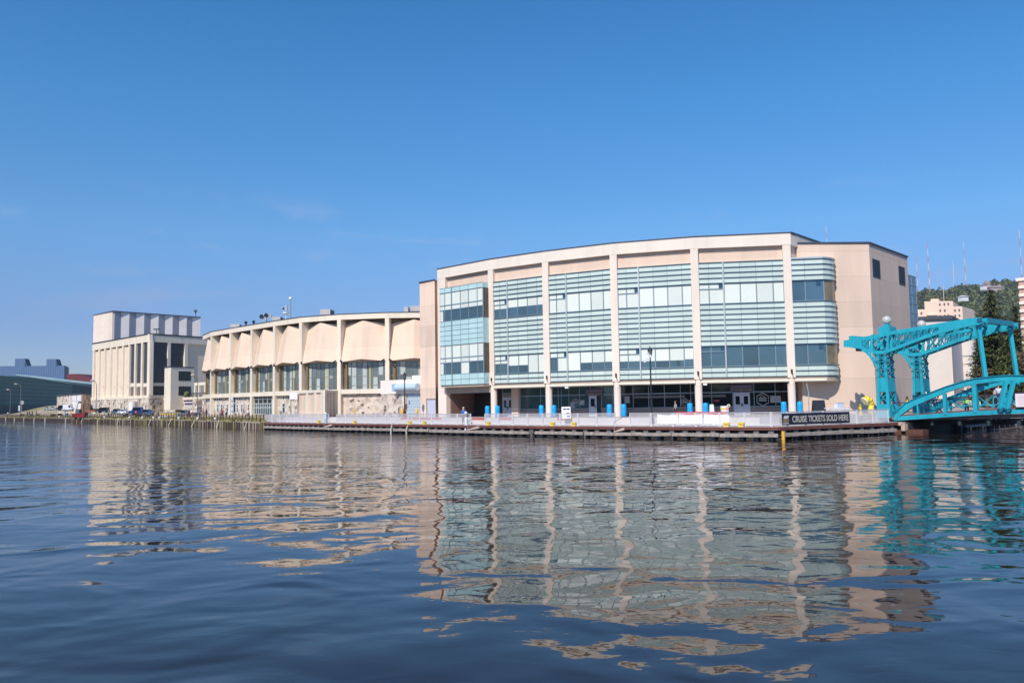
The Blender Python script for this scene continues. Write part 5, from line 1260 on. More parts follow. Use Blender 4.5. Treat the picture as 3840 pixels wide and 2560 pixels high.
# yellow cleats on the edge
CL = [(1189, 'yellow cleat in the first railing run beyond the far gap'), (1324, 'yellow cleat by the amber striped post'), (1530, 'yellow cleat just right of the near black lamp'), (1585, 'yellow cleat under the roll up door'),
      (1824, 'yellow cleat right of the sandy gangway'), (2065, 'left of the paired yellow cleats under the second round column'), (2145, 'right of the paired yellow cleats near the open doorway'), (2718, 'left cleat under the widest white cloth'), (2773, 'yellow cleat under the double doors')]
q = MB(); q.box(-.22, .22, -.14, .14, 0, .12); q.tube((-.12, 0, .1), (-.12, 0, .26), .07); q.tube((.12, 0, .1), (.12, 0, .26), .07); q.box(-.27, .27, -.12, .12, .24, .38)
first = None
for x, lb in CL:
    p, d, nn = qpt(x); loc = (p.x+nn.x*.2, p.y+nn.y*.2, 1.08); rz = math.atan2(d.y, d.x)
    if first is None:
        first = thing('mooring_cleat', lb, 'cleat', (0, 0, 0), group='yellow mooring cleats on the dock edge'); q.build('cleat_body', YEL, first); first.location = loc; first.rotation_euler = (0, 0, rz)
    else: dup(first, loc, rz, lb)
# ------------------------------------------------------------------ blue barrels round the columns
q = MB(); q.lathe((0, 0, 0), [(.27, 0), (.285, .05), (.285, .45), (.292, .48), (.285, .51), (.285, .9), (.292, .93), (.285, .96), (.285, 1.30), (.25, 1.37), (.05, 1.38)], 20)
first = None
cn = ['first', 'second', 'third', 'fourth', 'fifth']
for i in range(1, 6):
    p = CP[i]; P = Pl(line[i-1], line[min(i+1, 5)]) if i < 5 else Plast
    for sgn, x in ((-1, (1828, 2030, 2285, 2587, 2939)[i-1]), (1, (1866, 2077, 2339, 2646, 3000)[i-1])):
        c = Vector(p) - P.N*.25; d = c.y+sgn*(P.D.y)*1.0; c2 = xy(x, d, 1530)
        lb = 'blue plastic barrel on the %s side of the %s round column from the left' % ('left' if sgn < 0 else 'right', cn[i-1])
        if first is None:
            first = thing('barrel', lb, 'barrel', (0, 0, 0), group='blue barrels beside the round columns'); q.build('drum_body', BLUE, first, True); first.location = (c2.x, c2.y, PROM)
            q = MB(); q.lathe((0, 0, 0), [(.30, 0), (.30, .06)], 20); q.v = [(a, b_, c_) for a, b_, c_ in q.v]; first.location = (0, 0, 0); q.build('base_ring', BLACKP, first); first.location = (c2.x, c2.y, PROM)
        else: dup(first, (c2.x, c2.y, PROM), 0, lb)
# ------------------------------------------------------------------ amber bollards
for x, d, yt, r, lb in ((1330, 117, 1529, .10, 'thin amber hydrant marker post in front of the stone wall'), (1508, 112, 1531, .19, 'amber bollard left of the roll up door beside the black lamp'), (1563, 112, 1531, .19, 'amber bollard in front of the roll up door')):
    p = xy(x, d, 1545); zt = zat(p, yt); t = thing('bollard', lb, 'bollard', (p.x, p.y, PROM), group='amber bollards')
    q = MB(); q.lathe((p.x, p.y, PROM), [(r, 0), (r, zt-PROM-.1), (r*.7, zt-PROM-.03), (r*.2, zt-PROM)], 14); bo = q.build('post', ORG, t, True)
    q = MB(); q.lathe((p.x, p.y, PROM), [(r+.05, 0), (r+.05, .05)], 14); q.build('base', CONC, t)
    if r < .15:
        for dz in (.35, .8): q = MB(); q.lathe((p.x, p.y, PROM+dz), [(r+.05, 0), (r+.05, .1)], 12); q.build('band', YEL, t)
# ------------------------------------------------------------------ lamp posts
def black_lamp(x, d, ytop, lb, extra=False):
    p = xy(x, d, 1550); zt = zat(p, ytop); z0 = 1.08 if d < 100 else PROM
    t = thing('lamp_post', lb, 'street lamp', (p.x, p.y, z0)); c = (p.x, p.y, z0); h = zt-z0
    q = MB(); q.lathe(c, [(.24, 0), (.24, .25), (.17, .35), (.15, .9), (.10, 1.0), (.075, h*.6), (.06, h-1.1), (.12, h-1.05), (.14, h-.98)], 14); q.build('post', BLACKP, t)
    q = MB(); q.lathe((p.x, p.y, zt-.98), [(.13, 0), (.20, .12), (.24, .5), (.10, .52)], 12); q.build('lantern', mat('lantern_glass', (.12, .12, .12), .2), t)
    q = MB(); q.lathe((p.x, p.y, zt-.46), [(.27, 0), (.16, .18), (.05, .3), (.04, .4), (.01, .46)], 12)
    for k in range(4): a = math.pi/4+k*math.pi/2; q.bar((p.x+.18*math.cos(a), p.y+.18*math.sin(a), zt-.98), (p.x+.25*math.cos(a), p.y+.25*math.sin(a), zt-.46), .03)
    q.build('cap', BLACKP, t)
    if extra:
        for dx, dy_, yy in ((-.15, -.1, 1324), (.05, -.15, 1332), (-.42, -.1, 1350), (-.25, -.1, 1345)):
            z = zat(p, yy); q = MB(); q.tube((p.x+dx, p.y+dy_, z), (p.x+dx-.18, p.y+dy_-.3, z-.08), .07, .16, 10); q.build('horn_speaker', WHITEP, t)
black_lamp(1518, 106, 1393, 'black lantern lamp post in front of the roll up door')
black_lamp(2444, 80, 1296, 'tall black lantern lamp post with white horn speakers before the arena', True)
def cobra(x, d, yp, xh, yh, lb, ground=2.0):
    p = xy(x, d, 1500); zt = zat(p, yp); h = xy(xh, d, yh); zh = zat(h, yh)
    t = thing('street_light', lb, 'street light', (p.x, p.y, ground)); q = MB()
    q.path([(p.x, p.y, ground-.3), (p.x, p.y, zt), (p.x+(h.x-p.x)*.4, p.y, zt+(zh-zt)*.75), (h.x, p.y, zh)], [.12, .08, .06, .05]); q.build('pole', mat('dull_lamp_pole', (.16, .15, .14), .7), t)
    q = MB(); sgn = 1 if h.x > p.x else -1; q.ball((h.x+sgn*.25, p.y, zh-.05), .6, 12, 8, .42); q.build('lamp_head', mat('tan_lamp_head', (.55, .45, .36), .4), t, True)
cobra(77, 300, 1447, 62, 1439, 'street light with a round tan head on the far left lawn')
cobra(39, 318, 1470, 33, 1460, 'shorter street light at the left edge of the picture')
cobra(361, 226, 1440, 350, 1427, 'bent arm street light before the auditorium fins')
cobra(741, 205, 1421, 728, 1405, 'street light with tan head before the covered walkway')
# ------------------------------------------------------------------ boards and small things on the promenade
def aframe(x0, x1, yt, d, lb, m, m2, spread=.5, h=None):
    a, b_ = xy(x0, d, 1540), xy(x1, d, 1540); zt = zat(a, yt); t = thing('sandwich_board', lb, 'sandwich board', (a.x, a.y, PROM)); P = Pl(a, b_)
    for s_, nm in ((1, 'front_board'), (-1, 'back_board')):
        q = MB(); q.hexa([P.pt(0, PROM, s_*spread), P.pt(P.L, PROM, s_*spread), P.pt(P.L, PROM, s_*spread-.04), P.pt(0, PROM, s_*spread-.04)], [P.pt(0, zt, s_*.03+.02), P.pt(P.L, zt, s_*.03+.02), P.pt(P.L, zt, s_*.03-.02), P.pt(0, zt, s_*.03-.02)]); q.build(nm, m, t)
    if m2:
        q = MB()
        for k, (u, v) in enumerate(((.15, .8), (.55, .82), (.5, .45), (.55, .2))):
            zz = PROM+(zt-PROM)*v; o = spread*(1-v)+.05*v+.03; q.pbox(P, P.L*u, P.L*(u+.35), zz-.07, zz+.07, o, o+.02)
        q.build('poster_patch', m2, t)
aframe(2106, 2139, 1525, 86, 'white sandwich board with dark patches left of the open doorway', WHITEP, mat('navy_patch', (.05, .05, .16), .6))
aframe(2662, 2676, 1516, 85, 'narrow white sandwich board seen almost edge on by the fourth column', WHITEP, None, .4)
aframe(3048, 3093, 1500, 84, 'black sandwich board against the plain pink block', BLACKP, None, .45)
p = xy(3032, 85, 1510); zt = zat(p, 1436); tag(MB().path([(p.x, p.y, PROM), (p.x+.05, p.y, zt-1), (p.x-.12, p.y, zt)], [.06, .05, .05]).build('standpipe', mat('verdigris_pipe', (.30, .36, .33), .5)), 'thin grey green pole right of the last round column', 'pole')
a, b_ = xy(2704, 85, 1540), xy(2736, 85, 1540); P = Pl(a, b_); zt = zat(a, 1520)
t = thing('vending_cart', 'small white and yellow striped cart before the double doors', 'cart', (a.x, a.y, PROM))
q = MB(); q.pbox(P, .05, P.L-.1, zt-.65, zt-.05, -.5, 0); q.build('box', WHITEP, t); q = MB(); q.pbox(P, .04, P.L-.2, zt-.45, zt-.25, -.51, .01); q.build('yellow_band', YEL, t)
q = MB(); q.tube(P.pt(P.L-.1, zt-.02, 0), P.pt(P.L-.1, zt-.02, .1), .16, .16, 12); q.build('round_sign', IVORY, t); q = MB(); q.tube(P.pt(P.L-.1, zt-.02, .1), P.pt(P.L-.1, zt-.02, .11), .08, .08, 12); q.build('sign_face', mat('dark_olive', (.12, .12, .02), .5), t)
q = MB(); q.pbox(P, P.L*.55, P.L-.1, zt-.5, zt-.15, .01, .03); q.build('pink_patch', mat('pink_patch', (.7, .3, .4), .6), t)
for s in (.2, P.L-.35): q = MB(); q.tube(P.pt(s, PROM+.3, -.45), P.pt(s, PROM+.3, -.05), .28, .28, 14); q.build('wheel', BLACKP, t)
q = MB(); q.pbox(P, .1, P.L-.2, PROM+.3, zt-.65, -.4, -.1); q.build('frame', GALV, t)
# long red tarpaulin covered stall tables
for x0, x1, lb in ((2530, 2629, 'longer red clothed table behind the white cloths'), (2631, 2727, 'shorter red clothed table behind the white cloths')):
    a, b_ = xy(x0, 80.5, 1545), xy(x1, 80.2, 1545); P = Pl(a, b_); zt = zat(a, 1545); t = thing('red_table', lb, 'table', (a.x, a.y, PROM), group='red clothed tables')
    q = MB(); q.hexa([P.pt(0, zt-.35, 0), P.pt(P.L, zt-.35, 0), P.pt(P.L, zt-.35, -1), P.pt(0, zt-.35, -1)], [P.pt(.03, zt, -.03), P.pt(P.L-.03, zt+.02, -.03), P.pt(P.L-.03, zt, -.97), P.pt(.03, zt+.02, -.97)]); q.build('cloth', mat('crimson_cloth', (.60, .02, .05), .8), t)
    for s in (.1, P.L-.1):
        for o in (-.1, -.9): q = MB(); q.pbox(P, s-.03, s+.03, PROM, zt-.2, o-.03, o+.03); q.build('leg', GALV, t)
# white table and pale box
a, b_ = xy(3112, 74.5, 1530), xy(3190, 75.5, 1530); P = Pl(a, b_); zt = zat(a, 1529)
t = thing('folding_table', 'white folding table behind the right end of the ticket banner', 'table', (a.x, a.y, 1.08))
q = MB(); q.pbox(P, 0, P.L, zt-.06, zt, -.7, 0); q.pbox(P, 0, P.L, zt-.3, zt-.1, -.02, 0); q.build('table_top', WHITEP, t)
for s in (.1, P.L-.1):
    for o in (-.6, -.1): q = MB(); q.pbox(P, s-.025, s+.025, 1.7, zt-.06, o-.02, o+.02); q.build('leg', GALV, t)
a2, b2 = xy(3144, 74.8, 1520), xy(3169, 75.1, 1520); P2 = Pl(a2, b2); zb = zt
t = thing('cool_box', 'pale blue white box standing on the folding table', 'box', (a2.x, a2.y, zb)); q = MB(); q.pbox(P2, 0, P2.L, zb, zat(a2, 1511), -.5, -.1); q.build('body', mat('pale_blue_plastic', (.70, .76, .86), .4), t); q = MB(); q.pbox(P2, -.02, P2.L+.02, zat(a2, 1511), zat(a2, 1509), -.52, -.08); q.build('lid', mat('lilac_lid', (.55, .52, .7), .4), t)
# yellow ventilator cowl and hydrant
p = xy(3266, 79, 1530); k = 79/3100
t = thing('ventilator_cowl', 'big curved yellow ship ventilator cowl left of the bridge tower', 'ventilator', (p.x, p.y, PROM))
q = MB(); top = zat(p, 1487)
pts = [(p.x, p.y, PROM), (p.x, p.y, top-.75), (p.x-.06, p.y-.03, top-.48), (p.x-.24, p.y-.06, top-.3), (p.x-.5, p.y-.1, top-.32), (p.x-.62, p.y-.12, top-.42)]
q.path(pts, [.28, .28, .31, .36, .40, .42], 16); q.build('cowl', YEL, t, True)
q = MB(); q.tube((p.x-.60, p.y-.12, top-.41), (p.x-.66, p.y-.13, top-.46), .43, .45, 18); q.build('rim', mat('lemon_highlight_rim', (.85, .82, .5), .35), t)  # pale colour paints the white highlight of the cowl onto its rim
def hydrant(x, d, yt, lb):
    p = xy(x, d, 1530); zt = zat(p, yt); t = thing('hydrant', lb, 'hydrant', (p.x, p.y, PROM)); h = max(.7, zt-PROM)
    q = MB(); q.lathe((p.x, p.y, PROM), [(.16, 0), (.16, .08), (.11, .12), (.11, h-.3), (.15, h-.28)], 12); q.tube((p.x-.2, p.y, PROM+h-.45), (p.x+.2, p.y, PROM+h-.45), .07); q.build('barrel', YEL, t)
    q = MB(); q.lathe((p.x, p.y, PROM+h-.28), [(.15, 0), (.14, .12), (.04, .22), (.03, .28)], 12); q.build('bonnet', mat('olive_paint', (.30, .28, .03), .5), t)
hydrant(3227, 80, 1512, 'small yellow hydrant with an olive cap beside the yellow cowl')
hydrant(3403, 92, 1484, 'yellow capped post between the two bridge towers')
# life ring posts and stakes
for x, yt, lb, m in ((1744, 1552, 'white post with a life ring box beside the sandy gangway', WHITEP), (1219, 1551, 'pale blue post at the end of the first railing run', mat('pale_cyan_paint', (.45, .62, .68), .5))):
    p, d, nn = qpt(x); t = thing('safety_post', lb, 'post', (p.x, p.y, 1.08)); c = p+nn*.1; zt = 2.38
    q = MB(); q.lathe((c.x, c.y, .5 if m is WHITEP else 1.0), [(.16, 0), (.16, zt-1.1 if m is WHITEP else 1.3), (.1, zt-.95 if m is WHITEP else 1.38)], 12); q.build('post', m, t)
    q = MB(); q.ball((c.x, c.y-.05, zt+.02), .17, 10, 8); q.build('knob', WHITEP, t)
for x, y0, y1, lb in ((1480, 1601, 1627, 'bleached stake standing in the water before the dock'), (1538, 1597, 1612, 'short bleached stake right of the taller one in the water')):
    p, d, nn = qpt(x); c = p-nn*.6; tag(MB().path([(c.x, c.y, -.6), (c.x+.05, c.y, .6), (c.x+.22, c.y, 1.25 if x == 1480 else 1.0)], [.12, .10, .05]).build('stake', mat('bleached_wood', (.50, .48, .40), .8)), lb, 'stake')
# ------------------------------------------------------------------ left bank bulkhead and fence
bk_ = thing('timber_bulkhead', 'brown timber bulkhead with vertical piles along the left bank', 'bulkhead', (-84.3, 184, 0))
BW_ = mat('brown_bulkhead_timber', (.06, .042, .036), .85, .3, .8)
LB = [Vector((-330, 474)), Vector((-194.5, 314)), Vector((-123, 230)), Vector((-84.3, 184)), Vector((-57.9, 152)), Vector((-37.2, 124.6))]
LBL = [(b_-a).length for a, b_ in zip(LB, LB[1:])]
for i in range(5):
    P = Pl(LB[i], LB[i+1]); q = MB(); q.pbox(P, 0, P.L, -1.5, 1.10, -.4, -.12); q.build('wall', mat('black_bulkhead_gap', (.03, .024, .026), .9), bk_)
    q = MB(); k = 0
    while k < P.L:
        wd = random.uniform(.22, .42); q.pbox(P, k, k+wd, -1, 1.0+random.uniform(-.1, .12), -.15, random.uniform(.02, .2)); k += wd+random.choice((.15, .3, .5, .8) if i > 1 else (.1, .15, .25))
    q.build('planking', BW_, bk_)
    q = MB(); q.pbox(P, 0, P.L, 1.02, 1.16, -.5, -.1); q.build('cap', mat('faded_cap_timber', (.24, .21, .15), .9), bk_)
def lat(x):
    for i, (a, b_) in enumerate(zip(LB, LB[1:])):
        P = Pl(a, b_); s = P.s_(x, 1560)
        if -1e-6 <= s <= P.L+1e-6: return P, s
    return P, s
WST = mat('whitewashed_pile', (.62, .58, .48), .8, .1)
for x in (24, 57, 93, 131, 172, 250): P, s = lat(x); q = MB(); q.pbox(P, s-.14, s+.14, -.8, 1.12, .1, .34); q.build('white_pile', WST, bk_)
for x, l in ((311, .5), (372, .1), (447, .2), (566, .6), (640, .8), (728, .7), (823, .2), (927, .5)):
    P, s = lat(x); q = MB(); q.bar(P.pt(s-.25, -.5, .5), P.pt(s+l, 1.2, .15), .13); q.build('leaning_pile', WST, bk_)
fe = thing('post_fence', 'thin brown posts and wires along the left bank edge', 'fence', (-84, 184, 1.15))
FM = mat('rusty_post', (.085, .05, .045), .8)
positions = []
for i in range(5):
    P = Pl(LB[i], LB[i+1]); k = .6
    while k < P.L:
        if not (i == 0 and k < P.L-60): positions.append((P, k))
        k += random.uniform(1.45, 1.75)
positions.reverse()
def gzz(P, s, o): p = P.pt(s, 0, o); return p
rest = MB()
for j, (P, s) in enumerate(positions):
    hh = random.uniform(2.15, 2.5); q = MB() if j < 95 else rest
    q.pbox(P, s-.06, s+.06, 1.0, hh, -.62, -.5)
    if j < 95: q.build('post', FM, fe)
ro = rest.build('posts', FM, fe); ro['kind'] = 'stuff'
q = MB()
for i in range(5):
    P = Pl(LB[i], LB[i+1]); s0 = P.L-60 if i == 0 else 0
    for z in (1.6, 2.1): q.pbox(P, s0, P.L, z-.02, z+.02, -.57, -.54)
q.build('wire', FM, fe)
# white mooring bollards on the bank
first = None
for x, lb in ((218, 'white bank bollard left of the red boat'), (387, 'white bank bollard below the black pickup'), (481, 'white bank bollard left of the dark blue car'), (529, 'white bank bollard before the dark blue car'), (570, 'left of two close white bank bollards'), (592, 'right of two close white bank bollards'), (664, 'white bank bollard by the steel locker'), (735, 'white bank bollard under the crowd'), (801, 'white bank bollard left of the maroon shirted person')):
    P, s = lat(x); c = P.pt(s, 1.15, -.3)
    if first is None:
        first = thing('bank_bollard', lb, 'bollard', (0, 0, 0), group='white bollards on the left bank'); q = MB(); q.lathe((0, 0, 0), [(.18, 0), (.15, .25), (.26, .35), (.26, .48), (.08, .56)], 12); q.build('head', WHITEP, first, True); first.location = c
    else: dup(first, c, 0, lb)
# striped red and yellow kerb beams, bin, locker, signs
for x0, x1, y, d, lb, m in ((255, 281, 1545, 226, 'short yellow parking beam left of the red boat', ORG), (600, 651, 1553, 185, 'long yellow parking beam before the stone terrace', ORG)):
    a, b_ = xy(x0, d, y), xy(x1, d-6, y); P = Pl(a, b_); z = zat(a, y); tag(MB().pbox(P, 0, P.L, z-.12, z+.10, -.3, 0).build('parking_beam', m), lb, 'kerb beam')
def simple(nm, cat, lb, x0, x1, yt, yb, d, parts, group=None):
    a, b_ = xy(x0, d, yb), xy(x1, d, yb); P = Pl(a, b_); zt, z0 = zat(a, yt), zat(a, yb); t = thing(nm, lb, cat, (a.x, a.y, z0), group=group)
    for pn, m, u0, u1, v0, v1, o0, o1 in parts:
        q = MB(); q.pbox(P, P.L*u0, P.L*u1, z0+(zt-z0)*v0, z0+(zt-z0)*v1, o0, o1); q.build(pn, m, t)
simple('locker', 'locker', 'grey steel locker on the left bank below the terrace', 610, 627, 1558, 1579, 170, [('body', GALV, 0, 1, 0, .9, -1, 0), ('lid', WHITEP, -.03, 1.03, .9, 1, -1.05, .05), ('door', KICK, .25, .9, .05, .6, 0, .04)])
simple('waste_bin', 'bin', 'small blue bin on the lawn left of the red boat', 245, 251, 1548, 1560, 222, [('body', mat('blue_bin', (.05, .16, .35), .5), .1, .9, 0, .85, -.5, 0), ('lid', mat('light_blue_lid', (.2, .35, .5), .5), 0, 1, .85, 1, -.55, .05)])
simple('banner_sign', 'sign', 'narrow white and blue upright sign on the far lawn', 68, 74, 1520, 1542, 285, [('panel', mat('blue_white_panel', (.45, .62, .70), .5), 0, .8, .1, 1, -.1, 0), ('post', WHITEP, .85, 1, 0, 1, -.1, 0)])
p = xy(82, 300, 1515)
t = thing('round_sign', 'grey round back of a sign on the far lawn', 'sign', (p.x, p.y, 2)); q = MB(); z = zat(p, 1509); q.tube((p.x, p.y, z), (p.x, p.y+.1, z), .75, .75, 12); q.build('disc', GALV, t); q = MB(); q.bar((p.x, p.y, 2), (p.x, p.y, z), .12); q.build('post', GALV, t)
simple('info_totem', 'sign', 'tall white totem with dark letters before the stone wall', 866, 873, 1487, 1553, 141, [('panel', mat('white_blue_totem', (.62, .70, .74), .5), 0, 1, 0, 1, -.2, 0), ('letter_block', mat('slate_letter', (.08, .13, .16), .5), .3, .8, .72, .8, 0, .03), ('letter_block', MATS['slate_letter'], .3, .8, .42, .5, 0, .03), ('letter_block', MATS['slate_letter'], .3, .8, .12, .2, 0, .03)])
# small red boat on the bank
a = xy(273, 219.5); b_ = xy(323, 219); P = Pl(a, b_); z0 = zat(a, 1565); Lh = P.L
t = thing('red_boat', 'small dark red work boat propped on the left bank', 'boat', (a.x, a.y, 1.2))
q = MB(); q.hexa([P.pt(.35, z0, .3), P.pt(Lh-.3, z0, .3), P.pt(Lh-.25, z0, -.8), P.pt(.35, z0, -.8)], [P.pt(0, z0+1.1, .6), P.pt(Lh, z0+1.2, .5), P.pt(Lh, z0+1.2, -1.1), P.pt(0, z0+1.1, -1.1)]); q.build('hull', mat('dark_red_hull', (.24, .03, .035), .5), t)
q = MB(); q.pbox(P, .9, 2.0, z0+1.15, z0+2.2, -.8, .2); q.build('cabin', mat('slate_cabin', (.08, .12, .13), .5), t)
q = MB()
for c, d in (((.7, 1.1), (1.35, 4.2)), ((2.0, 2.0), (2.5, 3.6)), ((2.5, 3.6), (2.9, 1.1)), ((2.0, 2.2), (3.1, 2.0))): q.bar(P.pt(c[0], z0+c[1], -.3), P.pt(d[0], z0+d[1], -.3), .13)
q.build('rigging', mat('rust_red_frame', (.25, .07, .05), .7), t)
q = MB(); q.pbox(P, 1.25, 2.25, z0+3.75, z0+4.2, -.4, -.3); q.build('name_flag', mat('navy_flag', (.02, .02, .06), .6), t)
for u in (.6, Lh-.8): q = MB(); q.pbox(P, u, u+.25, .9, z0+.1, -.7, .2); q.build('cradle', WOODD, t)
simple('excavator', 'excavator', 'black and rust coloured digger arm left of the auditorium', 323, 357, 1519, 1545, 232, [('boom', BLACKP, .45, .6, .2, 1, -.5, 0), ('cab', BLACKP, .4, .95, .25, .5, -1.8, 0), ('body', mat('rust_body', (.30, .10, .06), .8), .3, 1, 0, .28, -2, .1), ('bucket_arm', MATS['rust_body'], -.1, .42, .1, .38, -.4, 0)])
# ------------------------------------------------------------------ cars
def car(lb, x0, x1, yt, yb, d, col, kindc='suv', flip=1, metal=.3):
    P = Pl(xy(x0, d, yb), xy(x1, d, yb)); c = (P.A+P.B)/2; zt, zb = zat(c, yt), zat(c, yb); hgt = zt-zb; L_ = max(P.L, hgt*2.2 if kindc != 'van' else hgt*2)
    L_ = P.L
    ang = math.atan2(P.D.y, P.D.x); t = thing('parked_car' if kindc != 'van' else 'parked_van', lb, 'car' if kindc != 'van' else 'van', (0, 0, 0), group='cars parked along the left bank')
    m = mat('car_paint_%s' % '_'.join(str(int(v*100)) for v in col), col, .3, .04, 1, metal, coat=.6)
    hb = {'suv': .56, 'sedan': .60, 'van': .5}[kindc]; W_ = 1.75; r = min(.34*hgt/1.5, .36)
    prof = [(0, .22), (0, hb*.85), (.03, hb), (.25, hb+.02), (.98, hb+.02), (1, hb*.8), (1, .22)]
    X = lambda u: (u-.5)*L_*flip
    q = MB(); q.hexa([(X(u), -W_/2, v*hgt) for u, v in prof], [(X(u), W_/2, v*hgt) for u, v in prof]); body = q.build('body', m, t)
    g = {'suv': [(.22, hb), (.36, .97), (.93, 1.0), (.985, hb)], 'sedan': [(.25, hb), (.42, .98), (.70, 1.0), (.88, hb)], 'van': [(.12, hb), (.24, 1.0), (.99, 1.0), (.99, hb)]}[kindc]
    q = MB(); q.hexa([(X(u), -W_/2+.06, (v+.01)*hgt) for u, v in g], [(X(u), W_/2-.06, (v+.01)*hgt) for u, v in g]); q.build('roof', m, t)
    if kindc != 'van' or 1:
        gw = [(g[0][0]+.03, hb+.05), (g[1][0]+.01, .91), (g[2][0]-.02, .92), (g[3][0]-.03, hb+.05)] if kindc != 'van' else [(g[0][0]+.03, hb+.05), (g[1][0], .9), (.36, .9), (.36, hb+.05)]
        q = MB(); q.hexa([(X(u), -W_/2+.03, v*hgt) for u, v in gw], [(X(u), W_/2-.03, v*hgt) for u, v in gw]); q.build('side_window', DGLASS, t)
    for u in (.2, .8):
        for s_ in (-1, 1):
            q = MB(); q.tube((X(u), s_*(W_/2-.2), r), (X(u), s_*(W_/2+.02), r), r, r, 14); w_ = q.build('wheel', mat('tyre_rubber', (.02, .02, .02), .8), t)
            q = MB(); q.tube((X(u), s_*(W_/2+.02), r), (X(u), s_*(W_/2+.035), r), r*.6, r*.6, 10); q.build('rim', GALV, w_)
    for s_ in (-1, 1):
        q = MB(); q.box(min(X(0), X(0)-.03*flip), max(X(0), X(0)-.03*flip), s_*.6-.18, s_*.6+.18, hb*.6*hgt, hb*.8*hgt); q.build('headlight', WHITEP, t)
        q = MB(); q.box(min(X(1), X(1)+.03*flip), max(X(1), X(1)+.03*flip), s_*.7-.1, s_*.7+.1, hb*.55*hgt, hb*.85*hgt); q.build('tail_light', REDP, t)
    t.location = (c.x, c.y, zb); t.rotation_euler = (0, 0, ang)
car('silver hatchback at the left end of the parked row', 170, 190, 1523, 1539, 262, (.42, .48, .46), 'sedan')
car('white and dark small car second in the parked row', 190, 213, 1523, 1538, 259, (.55, .52, .56), 'sedan')
car('black upright car between the white car and the van', 214, 243, 1519, 1540, 252, (.02, .02, .04))
car('white panel van beside the stone pump house', 240, 274, 1516, 1542, 250, (.72, .74, .82), 'van', -1, 0)
car('long black pickup before the auditorium stone base', 362, 406, 1527, 1549, 223, (.02, .025, .035))
car('blue grey car right of the black pickup', 421, 447, 1532, 1552, 213, (.10, .14, .22))
car('bright white sedan before the auditorium door', 447, 478, 1533, 1555, 207, (.82, .82, .86), 'sedan', 1, 0)
car('deep blue car with the highest roof in the row', 488, 534, 1526, 1557, 200, (.02, .05, .20), 'suv')
car('slate blue car right of the deep blue one', 537, 573, 1534, 1558, 194, (.08, .13, .24), 'suv', -1)
car('grey car in front of the terrace door', 672, 706, 1536, 1565, 178, (.16, .18, .20), 'sedan')
# ------------------------------------------------------------------ people
def skinmesh(vs, es, rs, lvl=1):
    me = bpy.data.meshes.new('s'); me.from_pydata(vs, es, []); o = bpy.data.objects.new('s', me); COL.objects.link(o)
    sk = o.modifiers.new('s', 'SKIN'); 
    for v, r in zip(me.skin_vertices[0].data, rs): v.radius = (r, r) if not isinstance(r, tuple) else r
    me.skin_vertices[0].data[0].use_root = True
    sb = o.modifiers.new('d', 'SUBSURF'); sb.levels = lvl; sb.render_levels = lvl
    dg = bpy.context.evaluated_depsgraph_get(); m2 = bpy.data.meshes.new_from_object(o.evaluated_get(dg)); bpy.data.objects.remove(o); m2.shade_smooth(); return m2
def pose(walk=0, arm=(.15, .15), bend=0):
    hip = (0, 0, .92); ch = (0, .02, 1.30); nk = (0, 0, 1.47)
    la, ra = walk*.28, -walk*.25
    V = {'pelvis': hip, 'waist': (0, 0, 1.08), 'chest': ch, 'neck': nk, 'head0': (0, .015, 1.58), 'head1': (0, .02, 1.68), 'lh': (.10, 0, .88), 'lk': (.11, la*.55, .48), 'lf': (.12, la-.02 if walk else 0, .07), 'lt': (.12, la+.17, .03),
         'rh': (-.10, 0, .88), 'rk': (-.11, ra*.35+.05, .48), 'rf': (-.12, ra-.02, .08+.05*walk), 'rt': (-.12, ra+.15, .03),
         'ls': (.19, 0, 1.41), 'le': (.26, -.03-ra*.2, 1.13), 'lw': (.27, arm[0]-ra*.3, .90 if arm[0] < .3 else 1.05), 'lp': (.27, arm[0]+.05-ra*.3, .81 if arm[0] < .3 else 1.08),
         'rs': (-.19, 0, 1.41), 're': (-.26, -.03-la*.2, 1.13), 'rw': (-.27, arm[1]-la*.3, .90 if arm[1] < .3 else 1.05), 'rp': (-.27, arm[1]+.05-la*.3, .81 if arm[1] < .3 else 1.08)}
    return V
